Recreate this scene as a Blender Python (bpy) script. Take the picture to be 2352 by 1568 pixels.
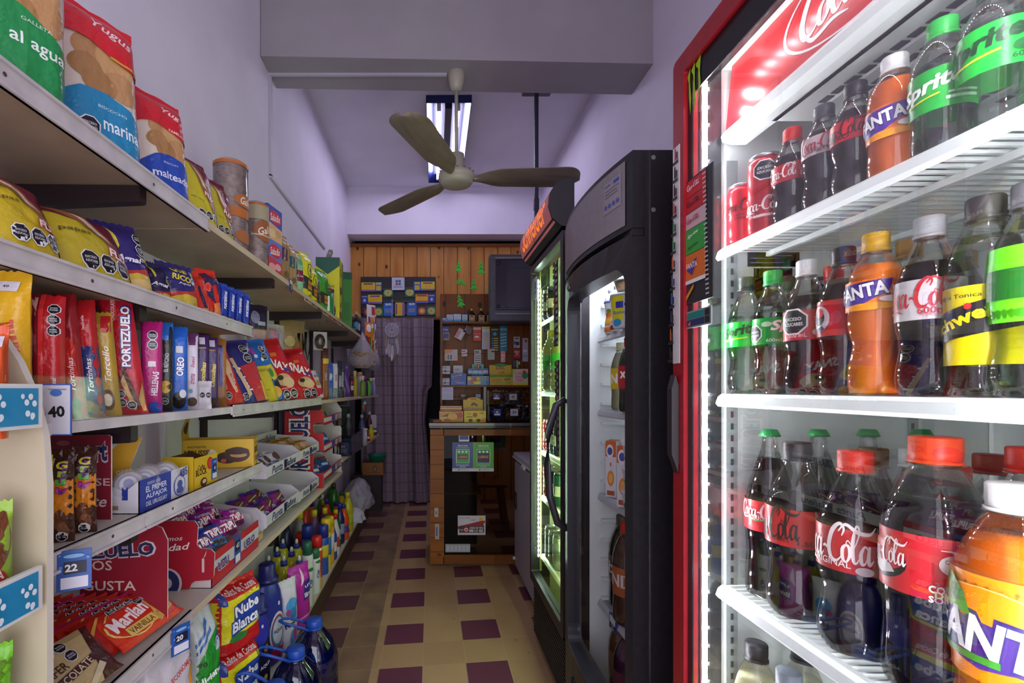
import bpy, bmesh, math, random
from mathutils import Vector, Matrix, noise
random.seed(7)
for o in list(bpy.data.objects): bpy.data.objects.remove(o)
SC = bpy.context.scene
COL = SC.collection
# ---------------------------------------------------------------- camera, world, light, exposure
F, CX, CY, EYE = 1085.0, 988.0, 893.0, 1.28        # focal length (px of 2352), vanishing point, eye height
cam = bpy.data.cameras.new('camera'); camo = bpy.data.objects.new('camera', cam); COL.objects.link(camo)
cam.sensor_width = 36; cam.lens = 36 * F / 2352
cam.shift_x = (1176 - CX) / 2352; cam.shift_y = (CY - 784) / 2352
cam.clip_start = .02
camo.location = (0, 0, EYE); camo.rotation_euler = (math.pi / 2, 0, 0)
SC.camera = camo
SC.view_settings.view_transform = 'Standard'; SC.view_settings.look = 'None'
SC.view_settings.gamma = 1; SC.view_settings.use_curve_mapping = False
SC.view_settings.exposure = 0.32
SC.cycles.transparent_max_bounces = 48
w = bpy.data.worlds.new('world'); SC.world = w; w.use_nodes = True
w.node_tree.nodes['Background'].inputs[0].default_value = (.80, .82, 1, 1)
w.node_tree.nodes['Background'].inputs[1].default_value = 0.5
def area(name, loc, rot, sx, sy, power, col):
    l = bpy.data.lights.new(name, 'AREA'); l.shape = 'RECTANGLE'; l.size = sx; l.size_y = sy; l.energy = power; l.color = col
    o = bpy.data.objects.new(name, l); COL.objects.link(o); o.location = loc; o.rotation_euler = rot
    return o
# daylight fill; its unseen shop-front opening is set close to brighten near walls
area('shopfront_daylight_fill', (.15, -.86, 1.3), (math.radians(90), 0, 0), 1.9, 2.3, 33, (.94, .90, 1))
TUBE = 36.0      # fluorescent tubes
LEDS = 640.0      # cooler led strips

# ---------------------------------------------------------------- materials
def lin(c): return c / 12.92 if c <= .04045 else ((c + .055) / 1.055) ** 2.4
def rgb(h):
    h = h.lstrip('#')
    if len(h) == 3: h = ''.join(x * 2 for x in h)
    return tuple(lin(int(h[i:i + 2], 16) / 255) for i in (0, 2, 4)) + (1,)
MATS = {}
def newmat(n):
    m = bpy.data.materials.new(n); m.use_nodes = True
    return m, m.node_tree.nodes, m.node_tree.links, m.node_tree.nodes['Principled BSDF']
def mat(h, r=.5, kind='', metal=0):
    """colour + finish; kind: film (crinkled plastic film), card, plain"""
    k = (h, r, kind, metal)
    if k in MATS: return MATS[k]
    m, N, L, p = newmat('_'.join([h, kind or 'plain', str(r)]))
    p.inputs['Base Color'].default_value = rgb(h)
    p.inputs['Roughness'].default_value = r; p.inputs['Metallic'].default_value = metal
    if kind == 'glow':
        p.inputs['Emission Color'].default_value = rgb(h); p.inputs['Emission Strength'].default_value = .8
    if kind == 'film':
        p.inputs['Roughness'].default_value = .28
        t = N.new('ShaderNodeTexNoise'); t.inputs['Scale'].default_value = 38; t.inputs['Detail'].default_value = 3
        c = N.new('ShaderNodeTexCoord'); L.new(c.outputs['Object'], t.inputs['Vector'])
        b = N.new('ShaderNodeBump'); b.inputs['Strength'].default_value = .55; b.inputs['Distance'].default_value = .008
        L.new(t.outputs['Fac'], b.inputs['Height']); L.new(b.outputs['Normal'], p.inputs['Normal'])
    MATS[k] = m
    return m
def emit(h, s):
    k = (h, s, 'emit')
    if k in MATS: return MATS[k]
    m, N, L, p = newmat('glow_%s_%g' % (h, s))
    p.inputs['Base Color'].default_value = rgb(h); p.inputs['Emission Color'].default_value = rgb(h); p.inputs['Emission Strength'].default_value = s
    MATS[k] = m
    return m
def clear(h='ffffff', tint=.92, gloss=.5, r=.03, name='clear', fac=.75):
    """thin clear plastic or glass: see-through with a fresnel shine"""
    k = (h, tint, gloss, r, fac, 'clear')
    if k in MATS: return MATS[k]
    m, N, L, p = newmat('%s_%s' % (name, h)); N.remove(p)
    out = N['Material Output']
    tr = N.new('ShaderNodeBsdfTransparent'); c = rgb(h); tr.inputs[0].default_value = tuple(x * tint for x in c[:3]) + (1,)
    gl = N.new('ShaderNodeBsdfGlossy'); gl.inputs['Roughness'].default_value = r; gl.inputs[0].default_value = (1, 1, 1, 1)
    fr = N.new('ShaderNodeLayerWeight'); fr.inputs['Blend'].default_value = gloss
    mp = N.new('ShaderNodeMath'); mp.operation = 'MULTIPLY'; mp.inputs[1].default_value = fac
    L.new(fr.outputs['Fresnel'], mp.inputs[0])
    mx = N.new('ShaderNodeMixShader'); L.new(mp.outputs[0], mx.inputs[0]); L.new(tr.outputs[0], mx.inputs[1]); L.new(gl.outputs[0], mx.inputs[2])
    L.new(mx.outputs[0], out.inputs['Surface'])
    MATS[k] = m
    return m
def milky(h, a=.35, r=.3):
    """half see-through plastic film: part clear, part coloured sheen"""
    k = (h, a, r, 'milky')
    if k in MATS: return MATS[k]
    m, N, L, p = newmat('film_%s_%g' % (h, a))
    p.inputs['Base Color'].default_value = rgb(h); p.inputs['Roughness'].default_value = r; p.inputs['Alpha'].default_value = a
    t = N.new('ShaderNodeTexNoise'); t.inputs['Scale'].default_value = 30
    b = N.new('ShaderNodeBump'); b.inputs['Strength'].default_value = .6; b.inputs['Distance'].default_value = .01
    L.new(t.outputs['Fac'], b.inputs['Height']); L.new(b.outputs['Normal'], p.inputs['Normal'])
    MATS[k] = m
    return m
def noisy(name, h1, h2, scale=4, r=.6, bump=.1, detail=4, lo=.35, hi=.65, stretch=(1, 1, 1), bd=.01):
    m, N, L, p = newmat(name)
    c = N.new('ShaderNodeTexCoord'); mp = N.new('ShaderNodeMapping'); mp.inputs['Scale'].default_value = stretch
    L.new(c.outputs['Object'], mp.inputs['Vector'])
    t = N.new('ShaderNodeTexNoise'); t.inputs['Scale'].default_value = scale; t.inputs['Detail'].default_value = detail
    L.new(mp.outputs[0], t.inputs['Vector'])
    cr = N.new('ShaderNodeValToRGB'); cr.color_ramp.elements[0].position = lo; cr.color_ramp.elements[1].position = hi
    cr.color_ramp.elements[0].color = rgb(h1); cr.color_ramp.elements[1].color = rgb(h2)
    L.new(t.outputs['Fac'], cr.inputs['Fac']); L.new(cr.outputs[0], p.inputs['Base Color'])
    p.inputs['Roughness'].default_value = r
    if bump:
        b = N.new('ShaderNodeBump'); b.inputs['Strength'].default_value = bump; b.inputs['Distance'].default_value = bd
        L.new(t.outputs['Fac'], b.inputs['Height']); L.new(b.outputs['Normal'], p.inputs['Normal'])
    return m
def floor_mat():
    """20 cm cement tiles: wine-red tile in every other place, worn and dirty, laid slightly skewed"""
    m, N, L, p = newmat('cement_tiles')
    def math_(op, a, b=None):
        n = N.new('ShaderNodeMath'); n.operation = op
        for i, x in enumerate((a, b)):
            if x is None: continue
            if isinstance(x, (int, float)): n.inputs[i].default_value = x
            else: L.new(x, n.inputs[i])
        return n.outputs[0]
    c = N.new('ShaderNodeTexCoord'); s = N.new('ShaderNodeSeparateXYZ'); L.new(c.outputs['Object'], s.inputs[0])
    T = .2
    X = math_('DIVIDE', math_('SUBTRACT', s.outputs[0], FX0), T)
    Y = math_('DIVIDE', math_('SUBTRACT', math_('SUBTRACT', s.outputs[1], FY0), math_('MULTIPLY', s.outputs[0], .118)), T)
    ix = math_('FLOOR', X); iy = math_('FLOOR', Y)
    fx = math_('FRACT', X); fy = math_('FRACT', Y)
    odd = lambda v: math_('GREATER_THAN', math_('FRACT', math_('MULTIPLY', v, .5)), .25)
    red = math_('MULTIPLY', math_('SUBTRACT', 1, odd(ix)), math_('SUBTRACT', 1, odd(iy)))
    g = .018
    grout = math_('MAXIMUM', math_('MAXIMUM', math_('LESS_THAN', fx, g), math_('LESS_THAN', fy, g)), 0)
    # per-tile tone
    cv = N.new('ShaderNodeCombineXYZ'); L.new(ix, cv.inputs[0]); L.new(iy, cv.inputs[1])
    wn = N.new('ShaderNodeTexWhiteNoise'); wn.noise_dimensions = '3D'; L.new(cv.outputs[0], wn.inputs['Vector'])
    def mix(f, a, b):
        n = N.new('ShaderNodeMix'); n.data_type = 'RGBA'
        if isinstance(f, float): n.inputs['Factor'].default_value = f
        else: L.new(f, n.inputs['Factor'])
        for i, x in ((6, a), (7, b)):
            if isinstance(x, tuple): n.inputs[i].default_value = x
            else: L.new(x, n.inputs[i])
        return n.outputs[2]
    t1 = N.new('ShaderNodeTexNoise'); t1.inputs['Scale'].default_value = 5; t1.inputs['Detail'].default_value = 6; L.new(c.outputs['Object'], t1.inputs['Vector'])
    t2 = N.new('ShaderNodeTexNoise'); t2.inputs['Scale'].default_value = 26; t2.inputs['Detail'].default_value = 3; L.new(c.outputs['Object'], t2.inputs['Vector'])
    cream = mix(wn.outputs['Value'], rgb('a88660'), rgb('b8966e'))
    cream = mix(math_('MULTIPLY', t1.outputs['Fac'], .55), cream, rgb('8a6c50'))
    wine = mix(t1.outputs['Fac'], rgb('55283a'), rgb('6a3345'))
    col = mix(red, cream, wine)
    # scuffed grey-brown strip along the shelves (worn surface)
    strip = math_('MULTIPLY', math_('LESS_THAN', s.outputs[0], -.27), math_('GREATER_THAN', s.outputs[1], 1.2))
    st = math_('MULTIPLY', strip, math_('MULTIPLY', t1.outputs['Fac'], 1.1))
    col = mix(math_('MINIMUM', st, .75), col, rgb('57433c'))
    spots = N.new('ShaderNodeValToRGB'); spots.color_ramp.elements[0].position = .24; spots.color_ramp.elements[1].position = .30
    spots.color_ramp.elements[0].color = (1, 1, 1, 1); spots.color_ramp.elements[1].color = (0, 0, 0, 1)
    L.new(t2.outputs['Fac'], spots.inputs['Fac'])
    col = mix(math_('MULTIPLY', spots.outputs[0], .8), col, rgb('4a382c'))
    col = mix(math_('MULTIPLY', grout, .5), col, rgb('b09a78'))
    L.new(col, p.inputs['Base Color']); p.inputs['Roughness'].default_value = .38
    b = N.new('ShaderNodeBump'); b.inputs['Strength'].default_value = .15; b.inputs['Distance'].default_value = .003
    L.new(t1.outputs['Fac'], b.inputs['Height']); L.new(b.outputs['Normal'], p.inputs['Normal'])
    return m
def wood_mat(name, h1, h2, hk, axis=2, plank=0, pax=0, knots=True, r=.4):
    """pine boards: grain along axis, plank grooves every `plank` metres across axis pax, dark knots"""
    m, N, L, p = newmat(name)
    c = N.new('ShaderNodeTexCoord'); mp = N.new('ShaderNodeMapping'); L.new(c.outputs['Object'], mp.inputs[0])
    sc = [5, 5, 5]; sc[axis] = .5; mp.inputs['Scale'].default_value = sc
    t = N.new('ShaderNodeTexNoise'); t.inputs['Scale'].default_value = 3; t.inputs['Detail'].default_value = 5; t.inputs['Distortion'].default_value = .6
    L.new(mp.outputs[0], t.inputs['Vector'])
    cr = N.new('ShaderNodeValToRGB'); e = cr.color_ramp.elements; e[0].position = .3; e[1].position = .7; e[0].color = rgb(h1); e[1].color = rgb(h2)
    L.new(t.outputs['Fac'], cr.inputs['Fac']); col = cr.outputs[0]
    def mixc(f, a, b):
        n = N.new('ShaderNodeMix'); n.data_type = 'RGBA'; L.new(f, n.inputs['Factor']); L.new(a, n.inputs[6]); n.inputs[7].default_value = b
        return n.outputs[2]
    if knots:
        mk = N.new('ShaderNodeMapping'); ks = [8.5, 0, 8.5]; ks[axis] = 5.5; mk.inputs['Scale'].default_value = ks; L.new(c.outputs['Object'], mk.inputs[0])
        v = N.new('ShaderNodeTexVoronoi'); v.inputs['Scale'].default_value = 1; L.new(mk.outputs[0], v.inputs['Vector'])
        kr = N.new('ShaderNodeValToRGB'); e = kr.color_ramp.elements; e[0].position = .09; e[1].position = .17; e[0].color = (1, 1, 1, 1); e[1].color = (0, 0, 0, 1)
        L.new(v.outputs['Distance'], kr.inputs['Fac']); col = mixc(kr.outputs[0], col, rgb(hk))
    if plank:
        s = N.new('ShaderNodeSeparateXYZ'); L.new(c.outputs['Object'], s.inputs[0])
        d = N.new('ShaderNodeMath'); d.operation = 'DIVIDE'; L.new(s.outputs[pax], d.inputs[0]); d.inputs[1].default_value = plank
        f = N.new('ShaderNodeMath'); f.operation = 'FRACT'; L.new(d.outputs[0], f.inputs[0])
        g = N.new('ShaderNodeMath'); g.operation = 'LESS_THAN'; L.new(f.outputs[0], g.inputs[0]); g.inputs[1].default_value = .05
        col = mixc(g.outputs[0], col, rgb('4a2a16'))
    L.new(col, p.inputs['Base Color']); p.inputs['Roughness'].default_value = r; p.inputs['Specular IOR Level'].default_value = .25
    return m

# ---------------------------------------------------------------- mesh builder
TEXT = {}
def text_tris(s, bold=.0, shear=.0):
    k = (s, bold, shear)
    if k in TEXT: return TEXT[k]
    cu = bpy.data.curves.new('letters', 'FONT'); cu.body = s; cu.resolution_u = 2; cu.offset = bold; cu.shear = shear; cu.fill_mode = 'FRONT'
    ob = bpy.data.objects.new('letters', cu); me = ob.to_mesh(); me.calc_loop_triangles()
    V = [(v.co.x, v.co.y) for v in me.vertices]
    tr = [[V[i] for i in t.vertices] for t in me.loop_triangles]
    ob.to_mesh_clear(); bpy.data.objects.remove(ob); bpy.data.curves.remove(cu)
    if tr:
        xs = [p[0] for t in tr for p in t]; ys = [p[1] for t in tr for p in t]
        x0, x1, y0, y1 = min(xs), max(xs), min(ys), max(ys)
        tr = [[((p[0] - x0) / (x1 - x0 or 1) - .5, (p[1] - y0) / (y1 - y0 or 1) - .5) for p in t] for t in tr]
    TEXT[k] = tr
    return tr
def stroke_tris(lines, nib=.6, wmin=.25, wmax=1.0):
    """calligraphic strokes: polylines of (x,y,width) become ribbons"""
    out = []
    for ln in lines:
        L_, R_ = [], []
        for i, (x, y, wd) in enumerate(ln):
            a = ln[max(i - 1, 0)]; b = ln[min(i + 1, len(ln) - 1)]
            dx, dy = b[0] - a[0], b[1] - a[1]; d = math.hypot(dx, dy) or 1
            nx, ny = -dy / d * wd / 2, dx / d * wd / 2
            L_.append((x + nx, y + ny)); R_.append((x - nx, y - ny))
        for i in range(len(ln) - 1):
            out += [[L_[i], R_[i], R_[i + 1]], [L_[i], R_[i + 1], L_[i + 1]]]
    return out
def spl(pts, n=6):
    """smooth a control polyline (x,y,w)"""
    P = [pts[0]] + list(pts) + [pts[-1]]; o = []
    for i in range(1, len(P) - 2):
        for k in range(n):
            t = k / n; q = []
            for c in range(len(P[0])):
                a, b, cc, d = P[i - 1][c], P[i][c], P[i + 1][c], P[i + 2][c]
                q.append(.5 * (2 * b + (cc - a) * t + (2 * a - 5 * b + 4 * cc - d) * t * t + (3 * b - a - 3 * cc + d) * t ** 3))
            o.append(tuple(q))
    o.append(tuple(pts[-1]))
    return o
def script_logo():
    """the flowing cola script, drawn as pen strokes in a 0..1 x 0..1 box (centred)"""
    S = []
    def bigC(x):
        S.append(spl([(x + 1.55, 2.0, .10), (x + 1.75, 2.45, .2), (x + 1.35, 2.75, .22), (x + .65, 2.2, .38), (x + .3, 1.2, .42), (x + .55, .45, .34), (x + 1.1, .35, .16), (x + 1.6, .75, .08)]))
    def o_(x): S.append(spl([(x + .5, 1.5, .1), (x + .15, 1.2, .3), (x + .15, .6, .3), (x + .45, .38, .12), (x + .75, .8, .28), (x + .7, 1.3, .26), (x + .45, 1.52, .1), (x + .6, 1.75, .08), (x + 1.0, 1.4, .07)]))
    def c_(x): S.append(spl([(x + .8, 1.2, .1), (x + .7, 1.5, .22), (x + .35, 1.4, .2), (x + .15, .9, .32), (x + .3, .42, .26), (x + .6, .42, .1), (x + .95, .8, .07)]))
    def a_(x):
        S.append(spl([(x + .75, 1.3, .1), (x + .45, 1.52, .14), (x + .12, 1.0, .3), (x + .2, .45, .28), (x + .5, .5, .1), (x + .78, 1.2, .1)]))
        S.append(spl([(x + .85, 1.55, .2), (x + .75, .8, .32), (x + .85, .4, .24), (x + 1.2, .7, .07)]))
    bigC(0); o_(1.45); c_(2.35); a_(3.15)
    S.append(spl([(4.3, 1.05, .14), (4.55, 1.15, .18), (4.8, 1.02, .14)]))
    bigC(4.7); o_(6.2)
    S.append(spl([(7.1, .9, .07), (7.65, 2.0, .12), (7.7, 2.6, .16), (7.45, 2.65, .16), (7.2, 1.6, .32), (7.25, .6, .3), (7.5, .4, .14), (7.8, .8, .07)]))
    a_(7.75)
    S.append(spl([(5.95, 2.25, .08), (6.6, 2.75, .2), (7.6, 2.35, .26), (8.6, 2.3, .2), (9.1, 2.75, .06)]))
    S.append(spl([(.6, .42, .1), (1.3, -.05, .24), (2.6, .1, .2), (3.6, -.1, .06)]))
    T = stroke_tris(S)
    return [[(p[0] / 9.2 - .5, (p[1] + .1) / 2.95 - .5) for p in t] for t in T]
LOGO = None
def poly_tris(pts):
    c = (sum(p[0] for p in pts) / len(pts), sum(p[1] for p in pts) / len(pts))
    return [[c, pts[i], pts[(i + 1) % len(pts)]] for i in range(len(pts))]
def chop(tris, lim):
    out = []; st = list(tris)
    while st:
        t = st.pop()
        e = [math.dist(t[0], t[1]), math.dist(t[1], t[2]), math.dist(t[2], t[0])]
        m = max(e)
        if m <= lim: out.append(t); continue
        i = e.index(m); a, b, c = t[i], t[(i + 1) % 3], t[(i + 2) % 3]
        q = ((a[0] + b[0]) / 2, (a[1] + b[1]) / 2)
        st += [[a, q, c], [q, b, c]]
    return out
class MB:
    def __init__(s): s.v = []; s.f = []; s.m = []; s.mats = []; s.sm = []
    def mi(s, m):
        if isinstance(m, str): m = mat(m)
        if m not in s.mats: s.mats.append(m)
        return s.mats.index(m)
    def add(s, vs, fs, m, smooth=False):
        b = len(s.v); k = s.mi(m); s.v += [tuple(p) for p in vs]
        for f in fs: s.f.append([i + b for i in f]); s.m.append(k); s.sm.append(smooth)
        return s
    def box(s, x0, x1, y0, y1, z0, z1, m, bev=0):
        if bev:
            bm = bmesh.new(); bmesh.ops.create_cube(bm, size=1)
            for v in bm.verts: v.co = Vector(((x0 + x1) / 2 + v.co.x * (x1 - x0), (y0 + y1) / 2 + v.co.y * (y1 - y0), (z0 + z1) / 2 + v.co.z * (z1 - z0)))
            bmesh.ops.bevel(bm, geom=bm.edges[:], offset=bev, segments=2, affect='EDGES', profile=.5)
            bm.verts.index_update()
            s.add([v.co for v in bm.verts], [[v.index for v in f.verts] for f in bm.faces], m); bm.free()
            return s
        return s.add([(x, y, z) for x in (x0, x1) for y in (y0, y1) for z in (z0, z1)],
                     [(0, 1, 3, 2), (4, 6, 7, 5), (0, 4, 5, 1), (2, 3, 7, 6), (0, 2, 6, 4), (1, 5, 7, 3)], m)
    def prism(s, pts, f0, f1, m, side=None):
        """pts 2D outline -> f0(p), f1(p) two 3D faces joined"""
        n = len(pts); A = [f0(p) for p in pts]; B = [f1(p) for p in pts]
        s.add(A + B, [list(range(n))[::-1], [n + i for i in range(n)]], m)
        return s.add(A + B, [(i, (i + 1) % n, n + (i + 1) % n, n + i) for i in range(n)], side or m)
    def lathe(s, prof, m, seg=24, c=(0, 0, 0), sx=1, sy=1, smooth=True, mf=None, cap0=True, cap1=True, wob=None):
        b = []
        for r, z in prof:
            for k in range(seg):
                a = 2 * math.pi * k / seg; rr = r * (wob(a, z) if wob else 1)
                b.append((c[0] + rr * sx * math.cos(a), c[1] + rr * sy * math.sin(a), c[2] + z))
        fs = [(i * seg + k, i * seg + (k + 1) % seg, (i + 1) * seg + (k + 1) % seg, (i + 1) * seg + k) for i in range(len(prof) - 1) for k in range(seg)]
        if cap0: fs.append(list(range(seg))[::-1])
        if cap1: fs.append([(len(prof) - 1) * seg + k for k in range(seg)])
        return s.add(b, fs, m, smooth)
    def tube(s, pts, r, m, seg=8, closed=False):
        P = [Vector(p) for p in pts]; n = len(P); vs = []
        for i, p in enumerate(P):
            a = P[i - 1] if (i or closed) else p; b = P[(i + 1) % n] if (i < n - 1 or closed) else p
            t = (b - a).normalized()
            u = t.cross(Vector((0, 0, 1)))
            if u.length < .01: u = t.cross(Vector((0, 1, 0)))
            u.normalize(); v_ = t.cross(u)
            rr = r[i] if isinstance(r, (list, tuple)) else r
            vs += [p + u * rr * math.cos(2 * math.pi * k / seg) + v_ * rr * math.sin(2 * math.pi * k / seg) for k in range(seg)]
        e = n if closed else n - 1
        fs = [(i * seg + k, i * seg + (k + 1) % seg, ((i + 1) % n) * seg + (k + 1) % seg, ((i + 1) % n) * seg + k) for i in range(e) for k in range(seg)]
        if not closed: fs += [list(range(seg))[::-1], [(n - 1) * seg + k for k in range(seg)]]
        return s.add(vs, fs, m, True)
    def grid(s, fn, nu, nv, m, smooth=True, flip=False):
        vs = [fn(i / nu, j / nv) for j in range(nv + 1) for i in range(nu + 1)]; w_ = nu + 1
        fs = [(j * w_ + i, j * w_ + i + 1, (j + 1) * w_ + i + 1, (j + 1) * w_ + i) for j in range(nv) for i in range(nu)]
        if flip: fs = [f[::-1] for f in fs]
        return s.add(vs, fs, m, smooth)
    def decal(s, tris, fn, m, lim=1e9):
        """2D triangles (metres) laid on a surface through fn(x, y) -> 3D"""
        T = chop(tris, lim) if lim < 1e8 else tris
        vs = []; fs = []
        for t in T:
            (a, b, c) = t
            if (b[0] - a[0]) * (c[1] - a[1]) - (c[0] - a[0]) * (b[1] - a[1]) < 0: t = [a, c, b]
            k = len(vs); vs += [fn(*p) for p in t]; fs.append((k, k + 1, k + 2))
        if fs: s.add(vs, fs, m)
        return s
    def art(s, spec, W, Hh, fn, lim=1e9, kind='', r=.45, off0=.0004, step=.00025):
        """draw a small design: fn(x, y, off); x in -W/2..W/2, y in 0..Hh. Elements separated by ';' in fractions of W, Hh"""
        off = off0
        for el in [e.strip() for e in spec.split(';') if e.strip()]:
            q = el.split(); k = q[0]; off += step
            g = lambda i: float(q[i])
            f = lambda x, y, o=off: fn(x, y, o)
            U = lambda u, v: ((u - .5) * W, v * Hh)
            if k == 'r': s.decal([[U(g(1), g(2)), U(g(3), g(2)), U(g(3), g(4))], [U(g(1), g(2)), U(g(3), g(4)), U(g(1), g(4))]], f, mat(q[5], r, kind), lim)
            elif k == 'p':
                pts = [U(*map(float, z.split(','))) for z in q[2:]]
                s.decal(poly_tris(pts), f, mat(q[1], r, kind), lim)
            elif k == 'e':
                c = U(g(1), g(2)); rx = g(3) * W; ry = g(4) * Hh
                s.decal(poly_tris([(c[0] + rx * math.cos(i * math.pi / 10), c[1] + ry * math.sin(i * math.pi / 10)) for i in range(20)]), f, mat(q[5], r, kind), lim)
            elif k == 'o':       # black octagonal warning seal(s): o u v size(of W) n dir
                n = int(q[4]) if len(q) > 4 else 1; dr = q[5] if len(q) > 5 else 'v'
                for j in range(n):
                    c = U(g(1), g(2)); sz = g(3) * W / 2
                    c = (c[0] + (j * sz * 2.1 if dr == 'h' else 0), c[1] - (j * sz * 2.1 if dr == 'v' else 0))
                    oc = lambda R: poly_tris([(c[0] + R * math.cos(math.pi / 8 + i * math.pi / 4), c[1] + R * math.sin(math.pi / 8 + i * math.pi / 4)) for i in range(8)])
                    s.decal(oc(sz * 1.08), f, mat('e8e8e8', r, kind), lim)
                    s.decal(oc(sz * .95), lambda x, y, o=off + .0002: fn(x, y, o), mat('15151c', r, kind), lim)
                    for ww, dy, tx in ((1.2, .2, 'EXCESO'), (1.35, -.2, 'AZUCARES')):
                        s.decal([[(c[0] + p[0] * sz * ww, c[1] + dy * sz + p[1] * sz * .26) for p in t] for t in text_tris(tx, .02)], lambda x, y, o=off + .0004: fn(x, y, o), mat('ddd', r))
            elif k in 'tTL':     # text in a fitted box: t STR u v len hgt col rot [outline] ; lengths in units of W. L = script logo
                global LOGO
                if k == 'L':
                    if LOGO is None: LOGO = script_logo()
                    q.insert(1, 'logo')
                st = q[1].replace('_', ' '); c = U(g(2), g(3)); ln = g(4) * W; hg = g(5) * W; rot = math.radians(g(7)) if len(q) > 7 else 0
                cs, sn = math.cos(rot), math.sin(rot)
                def put(T, f_, m_, gx=1, gy=1):
                    s.decal([[(c[0] + p[0] * ln * gx * cs - p[1] * hg * gy * sn, c[1] + p[0] * ln * gx * sn + p[1] * hg * gy * cs) for p in t] for t in T], f_, m_, lim)
                sh = .3 if 'i' in q[8:] else 0
                T = LOGO if k == 'L' else text_tris(st, .035 if k == 'T' else .012, sh)
                ol = [z for z in q[8:] if z != 'i']
                if ol and k != 'L':
                    put(text_tris(st, .085, sh), f, mat(ol[0], r, kind), 1.06, 1.22)
                    put(T, lambda x, y, o=off + .0003: fn(x, y, o), mat(q[6], r, kind))
                else: put(T, f, mat(q[6], r, kind))
        return s
    def build(s, name, parent=None, loc=None, rot=None, kind=None):
        me = bpy.data.meshes.new(name); me.from_pydata(s.v, [], s.f)
        for m in s.mats: me.materials.append(m)
        me.polygons.foreach_set('material_index', s.m); me.polygons.foreach_set('use_smooth', s.sm); me.update()
        o = bpy.data.objects.new(name, me); COL.objects.link(o)
        if parent: o.parent = parent
        if loc is not None: o.location = loc
        if rot is not None: o.rotation_euler = rot
        if kind: o['kind'] = kind
        return o
def tag(o, label, cat, group=None):
    o['label'] = label; o['category'] = cat
    if group: o['group'] = group
    return o
def root(name, label, cat, loc=(0, 0, 0), rz=0, group=None):
    o = bpy.data.objects.new(name, None); COL.objects.link(o); o.empty_display_size = .05
    o.location = loc; o.rotation_euler = (0, 0, rz)
    return tag(o, label, cat, group)
def dup(o, loc=None, rz=None, label=None, group=None):
    c = o.copy(); COL.objects.link(c)
    if loc is not None: c.location = loc
    if rz is not None: c.rotation_euler = (c.rotation_euler[0], c.rotation_euler[1], rz)
    if label: c['label'] = label
    if group: c['group'] = group
    for ch in list(o.children):
        d = ch.copy(); COL.objects.link(d); d.parent = c
        for g in list(ch.children):
            e = g.copy(); COL.objects.link(e); e.parent = d
    return c
def at(px, py, Y): return Vector(((px - CX) * Y / F, Y, EYE - (py - CY) * Y / F))
def yof(px, X): return X * F / (px - CX)
def flat(y=0):      # decals on a front plane (facing -y)
    return lambda x, z, o: (x, y - o, z)
# ================================================================ room
WL, WR, CEIL, YB = -.92, 1.235, 3.52, -.8
FX0, FY0 = -.235, 2.387
plaster = noisy('lavender_plaster', 'dad1e3', 'e1d9e9', 3, .7, .12, 6, bd=.006)
plaster_c = noisy('ceiling_plaster', 'dcdae4', 'e2e0ea', 3, .75, .1, 6, bd=.006)
def slab(name, x0, x1, y0, y1, z0, z1, m, rz=0):
    cx, cy = (x0 + x1) / 2, (y0 + y1) / 2
    mb = MB(); mb.box(x0 - cx, x1 - cx, y0 - cy, y1 - cy, z0, z1, m)
    return mb.build(name, loc=(cx, cy, 0), rot=(0, 0, rz), kind='structure')
mb = MB(); mb.box(WL - .1, WR + .1, YB, 6, -.08, 0, floor_mat()); mb.build('floor', kind='structure')
slab('wall_left', WL - .12, WL, YB, 5.9, 0, CEIL, plaster)
slab('wall_right', WR, WR + .12, YB, 5.9, 0, CEIL, plaster)
slab('ceiling', WL - .12, WR + .12, YB, 5.9, CEIL, CEIL + .1, plaster_c)
slab('wall_added_lintel', WL, WR, YB - .1, YB, 2.6, CEIL, plaster)  # unseen lintel, added to keep light off the beam and upper walls
slab('wall_back', WL, WR, 5.25, 5.5, 3.0, CEIL, plaster)
slab('wall_dark_closure', WL, WR, 5.78, 5.9, 0, CEIL, mat('120f14', .9))  # near-black sheet standing in for the darkness beyond the doorway
slab('trim_1', WL, WR, 2.585, 2.86, 3.08, CEIL, noisy('grey_beam_dimmed', '989198', 'a099a0', 3, .75, .1, 6, bd=.006), .028)      # ceiling beam; its grey is darkened to carry the dim light there
pine = wood_mat('pine_boards', 'a86c30', 'c98e48', '4a2a1a', 2, .155, 0)
pine_d = wood_mat('dark_pine', '6d3d1b', '84501f', '2e170c', 2, 0, 0)
pine_h = wood_mat('pine_rail', '7c4420', '98602c', '2e170c', 0, 0, 0, False)
# pine panelling over the doorway, down to the floor on the right
mb = MB(); mb.box(WL, WR, 5.46, 5.5, 2.08, 2.94, pine); mb.box(.12, WR, 5.46, 5.5, 0, 2.08, pine)
o = mb.build('pine_panelling'); tag(o, 'knotty pine board panelling across the back wall above the curtain', 'panelling')
mb = MB(); mb.box(WL, WR, 5.44, 5.5, -.02, .015, pine_h); t = mb.build('top_cap', o, loc=(0, 0, 2.94))
mb = MB(); mb.box(-.9, .14, 5.36, 5.46, -.012, .012, wood_mat('ledge_wood', '5f4634', '765a45', '2e170c', 0, 0, 0, False)); t = mb.build('ledge', o, loc=(0, 0, 2.08))
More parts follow.
